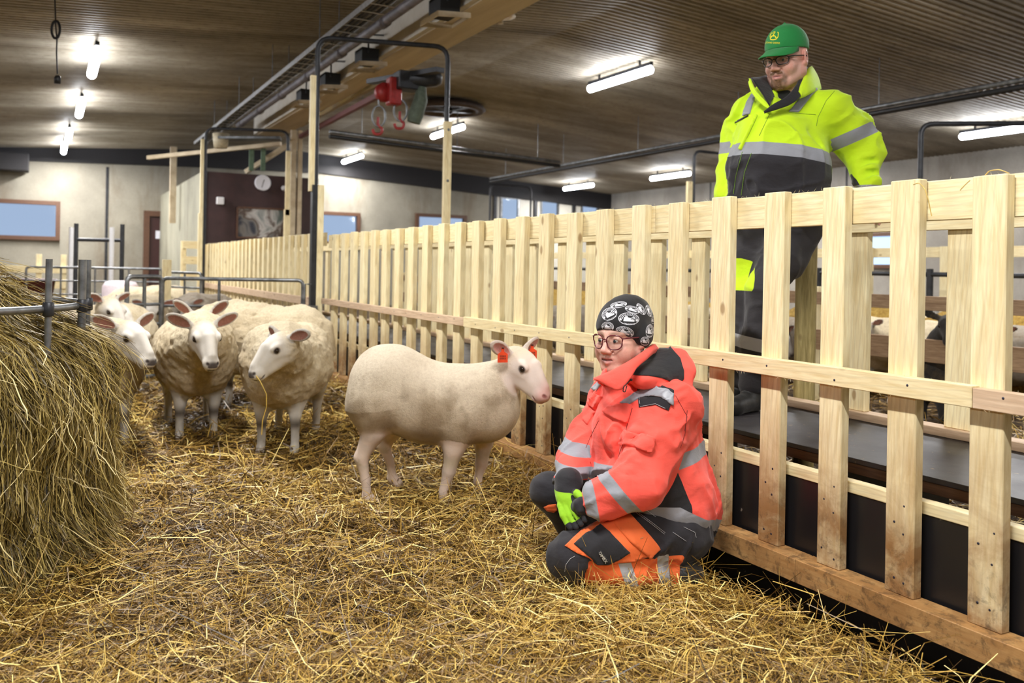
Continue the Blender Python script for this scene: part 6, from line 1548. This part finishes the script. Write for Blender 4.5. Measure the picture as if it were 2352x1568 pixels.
# ================================================================== gates, pens and fences in the background
def gate(name, label, pl_, pr_, ztop, rails, verts, z0=.05, r=.015, cat='gate', group=None):
    a, b = toW((P(pl_[0], 640, pl_[1])[0], pl_[1], 0)), toW((P(pr_[0], 640, pr_[1])[0], pr_[1], 0))
    rt = root(name, (a+b)/2, label, cat, group)
    fr = MB(); fr.tube([a+Vector((0, 0, z0)), a+Vector((0, 0, ztop)), b+Vector((0, 0, ztop)), b+Vector((0, 0, z0))], r*1.15, 10, fillet=.05); fr.tube([a+Vector((0, 0, z0+.02)), b+Vector((0, 0, z0+.02))], r, 8)
    obj('gate_frame', fr, M['steel'], rt)
    for z in rails: obj('rail', MB().tube([a+Vector((0, 0, z)), b+Vector((0, 0, z))], r*.8, 8), M['steel'], rt)
    for t in verts:
        p = a.lerp(b, t); obj('upright', MB().tube([p+Vector((0, 0, z0)), p+Vector((0, 0, ztop))], r*.9, 8), M['steel'], rt)
    return rt
G_ = gate('metal_gate', 'grey tube gate behind the woolly sheep, latched beside the tall black post', (374, 7.9), (696, 8.0), .955, (.70, .46, .24), (.40,))
e = toW((P(700, 650, 8.0)[0], 8.0, 0)); obj('latch', MB().tube([e+Vector((0, 0, .62)), e+Vector((0, 0, .92)), e+Vector((.06, 0, .92))], .01, 6).box(e+Vector((-.02, -.03, .66)), e+Vector((.12, .03, .72))), M['steel'], G_)
gate('metal_gate', 'short grey tube gate panel left of the longer gate, near the hay', (292, 7.5), (371, 7.8), .97, (.72, .54, .3), (.5,), r=.018)
gate('metal_gate', 'tube gate far back across the left pens', (60, 12.6), (372, 13.0), 1.0, (.8, .6, .4, .2), (.25, .5, .75))
gate('metal_gate', 'tube gate between the far pens and the grey panel wall', (388, 10.6), (462, 10.2), .98, (.80, .62, .4), (.5,))
def steel_goal():
    D_ = 14.0; a, b = [toW((P(px, 600, D_)[0], D_, -.4)) for px in (174, 280)]; zt = wz_(174, 513, D_); zc = wz_(230, 551, D_)
    rt = root('steel_frame', (a+b)/2, 'tall grey steel frame with two uprights and a crossbar in the far left pens', 'frame')
    for p in (a, b): obj('upright', MB().tube([p, (p.x, p.y, zt)], .035, 10), M['dark_steel'], rt)
    obj('crossbar', MB().tube([(a.x, a.y, zc), (b.x, b.y, zc)], .03, 8), M['dark_steel'], rt)
def wz_(px, py, D): return P(px, py, D)[2]
steel_goal()
M['white_pl'] = plain('white plastic tube', srgb(224, 224, 228), .5, 0, .03)
for px, lab in ((163, 'white tube upright left of the steel frame'), (256, 'white tube upright between the steel uprights')):
    p = toW((P(px, 600, 13.4)[0], 13.4, -.4)); settag(obj('white_pipe', MB().tube([p, (p.x, p.y, wz_(px, 522, 13.4))], .035, 10), M['white_pl']), lab, 'pipe')
def plank_fence(label, xa, da, xb, db, zs, posts, ph, hgt=.14, mat='pine_x', cat='fence'):
    a, b = [toW((P(px, 620, d)[0], d, 0)) for px, d in ((xa, da), (xb, db))]; rt = root('plank_fence', (a+b)/2, label, cat)
    for z in zs: obj('plank', MB().obox(a+Vector((0, 0, z)), b+Vector((0, 0, z)), hgt, .03), M[mat], rt)
    for t in posts:
        p = a.lerp(b, t); obj('post', MB().box((p.x-.05, p.y+.02, -.4), (p.x+.05, p.y+.12, ph)), M['pine'], rt)
plank_fence('pale plank fence far back at the left wall', -60, 16.5, 152, 16.8, (.30, .62, .92), (.1, .7, .97), 1.22)
p = toW((P(383, 620, 9.6)[0], 9.6, 0)); settag(obj('wooden_post', MB().box((p.x-.045, p.y-.045, -.2), (p.x+.045, p.y+.045, wz_(383, 596, 9.6))), M['pine']), 'single pale wooden post before the grey panel wall', 'post')
p = toW((P(262, 650, 12)[0], 12.2, 0)); settag(obj('white_barrel', MB().lathe([(0, 0), (.20, 0), (.24, .03), (.25, .4), (.24, .8), (.20, .86), (.08, .88), (0, .88)], (p.x, p.y, -.05), (0, 0, 1), 20), plain('pinkish white plastic', srgb(222, 206, 212), .5, 0, .05)), 'pinkish white barrel behind the gate in the far left pens', 'barrel')
p = toW((P(80, 640, 13.8)[0], 13.8, 0)); settag(obj('red_trough', MB().lathe([(0, 0), (.24, 0), (.30, .42), (.33, .45), (.28, .44), (.22, .05), (0, .05)], (p.x, p.y, .35), (0, 0, 1), 20), plain('dark red plastic', srgb(70, 24, 26), .5)), 'dark red tub beyond the hay heap', 'tub')
# ---- beyond the walkway: brown plank barrier, pale picket fence, black pipe rail, hay
bar = root('plank_barrier', (5.4, 7, 0), 'low barrier of brown planks in the pen beyond the walkway', 'barrier')
for (a, b) in ((1.2, 5.0), (5.02, 9.5), (9.52, 14.0)):
    obj('plank', MB().box((5.4, a, .50), (5.43, b, .66)), M['old_wood'], bar); obj('plank', MB().box((5.4, a, .86), (5.43, b, .96)), M['old_wood'], bar)
for y in np.arange(1.3, 14, 1.8): obj('post', MB().box((5.435, y, -.4), (5.53, y+.09, 1.0)), M['pine'], bar)
bf = root('picket_fence', (9.0, 9, .05), 'pale picket fence far beyond the brown plank barrier', 'fence')
pickets(bf, [1.0+.52*i for i in range(34)], 9.0, .12, 1.45, M['pine'], .12)
obj('top_board', MB().box((9.022, .8, 1.32), (9.045, 18.6, 1.44)), M['pine_y'], bf); obj('bottom_rail', MB().box((8.96, .8, .04), (9.04, 18.6, .12)), M['pine_y'], bf)
pr_ = root('pipe_rail', (8.3, 9, 0), 'black pipe rail on short black posts before the far pale fence', 'rail')
for z in (1.12, .82): obj('pipe', MB().tube([(8.3, .8, z), (8.3, 18, z)], .025, 8), M['dark_steel'], pr_)
for y in np.arange(1.4, 18, 1.5): obj('post', MB().tube([(8.3, y, 0), (8.3, y, 1.18)], .035, 10), M['dark_steel'], pr_)
k = NT('loose bright hay'); g = k.n('ShaderNodeNewGeometry').outputs['Position']; f = k.noise(g, 26, 6, .75, 2); k.color(k.ramp(f, [(.3, srgb(120, 88, 30)), (.5, srgb(196, 154, 62)), (.68, srgb(238, 208, 120))])); k.rough(.8); k.bump(f, 1, .03); M['bright_hay'] = k.m
ys = np.arange(1.0, 17, .15); an = np.linspace(0, PI, 13); V = []
for y in ys:
    for a in an:
        s_ = 1+.25*vnoise(np.array([y]), np.array([a]), np.array([0.]), 1.7, 1)[0]; V.append((7.5+.42*math.cos(a)*s_, y, .02+.72*math.sin(a)*s_))
n_ = len(an); i, j = np.meshgrid(np.arange(len(ys)-1), np.arange(n_-1), indexing='ij'); q = (i*n_+j).ravel()
o = link_mesh(np_mesh('hay_row', np.array(V), np.c_[q, q+1, q+n_+1, q+n_], True), 'hay_row', M['bright_hay']); settag(o, 'long row of bright yellow hay in front of the black pipe rail', 'hay', kind='stuff')
p = toW((P(1838, 860, 6.0)[0], 6.0, 0))
# ================================================================== straw and hay
def ground_h(X, Y):
    h = .030*vnoise(X, Y, X*0, 1.1, 0)+.022*vnoise(X, Y, X*0, 3.1, 1)+.010*vnoise(X, Y, X*0, 8.0, 2)
    edge = sstep(X, 1.98, 2.30)*sstep(3.7-Y, 0, 1.6)
    h = h-edge*(.34+0*X)
    far = sstep(X, 1.9, 2.3)*(1-sstep(3.7-Y, 0, 1.6)); h = h*(1-far)+far*(.035+.02*vnoise(X, Y, X*0, 6.0, 3))
    return h
def sheet(name, x0, x1, y0, y1, st, hfun, mat, **kw):
    xs = np.arange(x0, x1+st*.5, st); ys = np.arange(y0, y1+st*.5, st); X, Y = np.meshgrid(xs, ys, indexing='ij')
    V = np.c_[X.ravel(), Y.ravel(), hfun(X, Y).ravel()]; nx, ny = len(xs), len(ys)
    i, j = np.meshgrid(np.arange(nx-1), np.arange(ny-1), indexing='ij'); a = (i*ny+j).ravel()
    F = np.c_[a, a+ny, a+ny+1, a+1]; return link_mesh(np_mesh(name, V, F, True), name, mat, kw.get('parent'))
k = NT('trodden straw'); g = k.n('ShaderNodeNewGeometry').outputs['Position']
mp = k.n('ShaderNodeMapping'); mp.inputs['Scale'].default_value = (1, 1, .2); k.l(g, mp.inputs[0])
f = k.noise(mp.outputs[0], 34, 6, .75, 2.5); f2 = k.noise(g, 3, 5, .6)
c = k.ramp(f, [(.32, srgb(20, 13, 6)), (.5, srgb(62, 42, 18)), (.62, srgb(128, 94, 42)), (.74, srgb(180, 146, 76))])
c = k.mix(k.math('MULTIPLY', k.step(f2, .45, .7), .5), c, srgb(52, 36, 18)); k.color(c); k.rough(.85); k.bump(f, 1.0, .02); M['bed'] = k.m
def strand_mat(name, stops, rough=.55, trans=0):
    k = NT(name); c = k.ramp(k.attr('rnd'), stops); k.color(c); k.rough(rough); k.b.inputs['Specular IOR Level'].default_value = .6; return k.m
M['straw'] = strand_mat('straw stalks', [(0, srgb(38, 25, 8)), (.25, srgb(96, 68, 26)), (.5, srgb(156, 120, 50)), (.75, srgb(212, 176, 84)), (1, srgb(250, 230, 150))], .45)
M['hay'] = strand_mat('hay stalks', [(0, srgb(38, 30, 13)), (.3, srgb(88, 72, 34)), (.6, srgb(144, 122, 60)), (.85, srgb(200, 176, 102)), (1, srgb(244, 226, 164))], .5)
def ribbons(name, Pts, wd, side, rnd, mat, **kw):
    'Pts (n,k,3) world, wd (n,), side (n,3)'
    n, kk, _ = Pts.shape; tap = np.ones(kk); tap[0] = .8; tap[-1] = .55
    o = side[:, None, :]*(wd[:, None]*tap[None, :])[:, :, None]*.5
    V = np.stack([Pts-o, Pts+o], 2).reshape(-1, 3); b = (np.arange(n)*kk*2)[:, None]+(np.arange(kk-1)*2)[None, :]; b = b.ravel()
    F = np.c_[b, b+1, b+3, b+2]; me = np_mesh(name, V, F, False)
    if len(me.vertices) == len(V): fattr(me, 'rnd', np.repeat(rnd, kk*2))
    return link_mesh(me, name, mat, kw.get('parent'))
R = np.random.RandomState(5)
def straw_at(X, Y, name, hf=ground_h, lmul=1.0, lift=.05, wmul=1.0, dist=None, parent=None):
    n = len(X); ln = np.exp(R.normal(math.log(.095), .55, n)).clip(.03, .34)*lmul; az = R.rand(n)*2*PI+.9*vnoise(X, Y, X*0, .9, 1)*0
    tilt = R.normal(0, .20, n); up = (R.rand(n) < .05); tilt = np.where(up, R.uniform(.3, 1.1, n), tilt)
    d = np.c_[np.cos(az)*np.cos(tilt), np.sin(az)*np.cos(tilt), np.sin(tilt)]
    z0 = hf(X, Y)+np.abs(R.normal(0, lift*.5, n)); c = np.c_[X, Y, z0]
    c[:, 2] += np.where(up, ln*.3, 0)
    bend = R.normal(0, .16, (n, 3))*ln[:, None]; bend[:, 2] *= .5
    t = np.array([-.5, 0, .5]); Pts = c[:, None, :]+d[:, None, :]*ln[:, None, None]*t[None, :, None]; Pts[:, 1] += bend
    ends = hf(Pts[:, :, 0].ravel(), Pts[:, :, 1].ravel()).reshape(n, 3); Pts[:, :, 2] = np.maximum(Pts[:, :, 2], ends-.012)
    sd = np.cross(d, np.c_[R.normal(0, .5, n), R.normal(0, .5, n), np.ones(n)]); sd /= np.linalg.norm(sd, axis=1)[:, None]
    wd = R.uniform(.0018, .0046, n)*wmul
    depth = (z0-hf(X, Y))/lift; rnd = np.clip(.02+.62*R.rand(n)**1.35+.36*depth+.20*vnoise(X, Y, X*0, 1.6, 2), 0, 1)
    return ribbons(name, Pts, wd, sd, rnd, M['straw'], parent=parent)
bed = root('straw_bedding', (-1, 8, -.05), 'thick layer of loose golden straw covering the pen floor', 'straw'); bed['kind'] = 'stuff'
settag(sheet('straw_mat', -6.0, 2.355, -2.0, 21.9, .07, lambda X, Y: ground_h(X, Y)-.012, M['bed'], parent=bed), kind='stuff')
N = 185000
D = 1.75*(8.6/1.75)**R.rand(N); Lx = (R.rand(N)*1.34-.68)*D
X = D*SA+Lx*CA; Y = D*CA-Lx*SA; ok = (X < 2.27) & (X > -6)
wm = np.clip(D[ok]/3.0, .85, 2.0)
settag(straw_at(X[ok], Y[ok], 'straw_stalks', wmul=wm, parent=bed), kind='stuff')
N = 26000
X = R.uniform(-4, 2.25, N); Y = R.uniform(7, 18, N)
settag(straw_at(X, Y, 'straw_stalks', wmul=2.6, lmul=1.5, parent=bed), kind='stuff')
N = 2600   # stalks leaning up against the rail and hanging over the dug edge
Y = R.uniform(.8, 7.5, N); X = R.uniform(1.95, 2.26, N)
settag(straw_at(X, Y, 'straw_stalks', lmul=1.5, lift=.10, parent=bed), kind='stuff')
b2_ = root('straw_bedding', (6, 10, -.05), 'golden straw on the floor of the pens beyond the walkway', 'straw'); b2_['kind'] = 'stuff'
hf2 = lambda X, Y: .06+.03*vnoise(X, Y, X*0, 1.3, 1)
settag(sheet('straw_mat', 3.30, 15.3, -1, 21.9, .16, lambda X, Y: hf2(X, Y)-.015, M['bed'], parent=b2_), kind='stuff')
N = 30000; X = 3.3+R.rand(N)**1.6*6; Y = R.uniform(.5, 13, N)
settag(straw_at(X, Y, 'straw_stalks', hf=hf2, wmul=2.0, lmul=1.3, parent=b2_), kind='stuff')
# ---- hay heaped over the ring feeder
HC = np.array((-2.35, 3.06)); PR = np.array([(0, 1.25), (.18, 1.17), (.33, 1.05), (.46, .95), (.58, .87), (.70, .80), (.76, .70), (.79, .55), (.78, .38), (.77, .20), (.82, .05), (.88, -.02)])
sl = np.r_[0, np.cumsum(np.linalg.norm(np.diff(PR, axis=0), axis=1))]; SL = sl[-1]
def hay_pt(phi, s, off=0):
    r = np.interp(s, sl, PR[:, 0]); z = np.interp(s, sl, PR[:, 1])
    nz = vnoise(np.cos(phi)*1.0+5, np.sin(phi)*1.0+5, z*1.4, 2.6, 1)*.075+vnoise(np.cos(phi)*1.0+5, np.sin(phi)*1.0+5, z*1.4, 7, 2)*.03
    r = r+(nz*np.clip(s*1.6, .2, 1))+off*(.35+.65*np.clip(s/.8, 0, 1)); z = z+off*np.clip(1-s/.9, 0, 1)
    return np.stack([HC[0]+r*np.cos(phi), HC[1]+r*np.sin(phi), z], -1)
hay = root('hay_heap', toW((HC[0], HC[1], 0)), 'large heap of loose hay spilling over the ring feeder at the left edge', 'hay'); hay['kind'] = 'stuff'
ph = np.linspace(0, 2*PI, 73)[:-1]; ss = np.linspace(0, SL, 40); PH, SS = np.meshgrid(ph, ss, indexing='ij')
V = hay_pt(PH, SS, -.02).reshape(-1, 3); i, j = np.meshgrid(np.arange(72), np.arange(39), indexing='ij'); a = (i*40+j).ravel(); b = (((i+1) % 72)*40+j).ravel()
settag(lobj('hay_core', V, np.c_[a, b, b+1, a+1], M['bed'], hay), kind='stuff')
N = 62000; KP = 6
vis = R.rand(N) < .93; phi0 = np.where(vis, R.uniform(-2.35, .95, N), R.uniform(0, 2*PI, N))
s0 = R.rand(N)*(SL-.12); ln = np.exp(R.normal(math.log(.20), .45, N)).clip(.06, .55)
top = s0 < .62
dphi = R.normal(0, 1, N)*np.where(top, .55, np.where(R.rand(N) < .22, .8, .17)); ds = np.where(top, R.normal(.35, .8, N), R.uniform(.8, 1.0, N))
nn = np.sqrt((dphi*.6)**2+ds**2); dphi /= nn; ds /= nn
t = np.linspace(0, 1, KP)[None, :]; PHI = phi0[:, None]+dphi[:, None]*ln[:, None]*t*1.2; S = np.clip(s0[:, None]+ds[:, None]*ln[:, None]*t, 0.01, SL+.0)
off = np.abs(R.normal(0, .020, N))[:, None]+R.normal(0, .04, N)[:, None]*t*(1-t*.3)*.8+R.normal(0, .007, (N, 1))*np.sin(t*4)
stick = R.rand(N) < .05; off = off+np.where(stick, R.uniform(.03, .14, N), 0)[:, None]*t
Pt = hay_pt(PHI, S, off); Pt[..., 2] = np.maximum(Pt[..., 2], .0)
Pt += R.normal(0, .004, Pt.shape)
PW = np.stack([Pt[..., 1]*SA+Pt[..., 0]*CA, Pt[..., 1]*CA-Pt[..., 0]*SA, Pt[..., 2]], -1)
dd = PW[:, -1]-PW[:, 0]; sd = np.cross(dd, R.normal(0, 1, (N, 3))); sd /= np.linalg.norm(sd, axis=1)[:, None]+1e-9
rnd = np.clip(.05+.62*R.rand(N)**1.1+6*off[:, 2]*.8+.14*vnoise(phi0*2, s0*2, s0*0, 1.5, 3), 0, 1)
settag(ribbons('hay_stalks', PW, R.uniform(.0015, .0036, N), sd, rnd, M['hay'], parent=hay), kind='stuff')
# ---- steel ring feeder in the hay
fd_ = root('ring_feeder', toW((-2.27, 3.15, 0)), 'grey steel ring feeder standing in the hay heap', 'feeder')
def ring_pt(a, z, r=.72): return toW((-2.34+r*math.cos(a), 3.06+r*math.sin(a), z))
for z in (.93, .45, .03):
    obj('ring', MB().tube([ring_pt(2*PI*i/40, z) for i in range(40)], .0135, 10, closed=True), M['steel'], fd_)
PA = []
for px, z0 in ((112, .0), (190, .0), (203, 0)):
    # direction of each post seen on the ring
    best = min(np.linspace(-1.6, 1.5, 400), key=lambda a: abs((-2.34+.735*math.cos(a))/(3.06+.735*math.sin(a))*FPX+1176-px) + (0 if (px != 203) == (a < .35) else 50))
    PA.append(best)
for i, a in enumerate(PA+[1.6, 2.2, 2.8, 3.4, 4.0]):
    p = ring_pt(a, 0, .735); obj('post', MB().tube([p, (p.x, p.y, 1.105)], .0115 if i != 1 else .0145, 12), M['steel'], fd_)
    obj('clamp', MB().lathe([(.015, -.025), (.019, -.022), (.019, .022), (.015, .025)], (p.x, p.y, .93), (0, 0, 1), 12), M['dark_steel'], fd_)
# single straw hanging from the sheep's mouth
q = [W(588, 862, 4.50), W(598, 876, 4.48), W(612, 905, 4.5), W(612, 935, 4.5), W(603, 965, 4.5), W(601, 998, 4.5)]
settag(obj('straw_stalk', MB().tube(q, .0025, 6), plain('yellow straw', srgb(226, 190, 92), .5)), 'long yellow straw hanging from the mouth of the round sheep', 'straw')
# ================================================================== small finds on the fence
def stray(pts, lab):
    settag(obj('straw_stalk', MB().tube([W(*p) for p in pts], .0016, 5, fillet=.01), plain('stray straw', srgb(206, 176, 96), .5)), lab, 'straw')
stray([(2262, 404, 2.43), (2272, 392, 2.40), (2295, 389, 2.37), (2318, 398, 2.35)], 'curled yellow straw lying on top of the widest picket at the right')
stray([(2205, 437, 2.44), (2216, 425, 2.43), (2228, 414, 2.42)], 'short straw on the top board left of the rightmost picket')
stray([(2098, 424, 2.54), (2110, 419, 2.52), (2124, 432, 2.50), (2132, 458, 2.49), (2140, 496, 2.49)], 'thin dark stem curling down the second picket from the right')
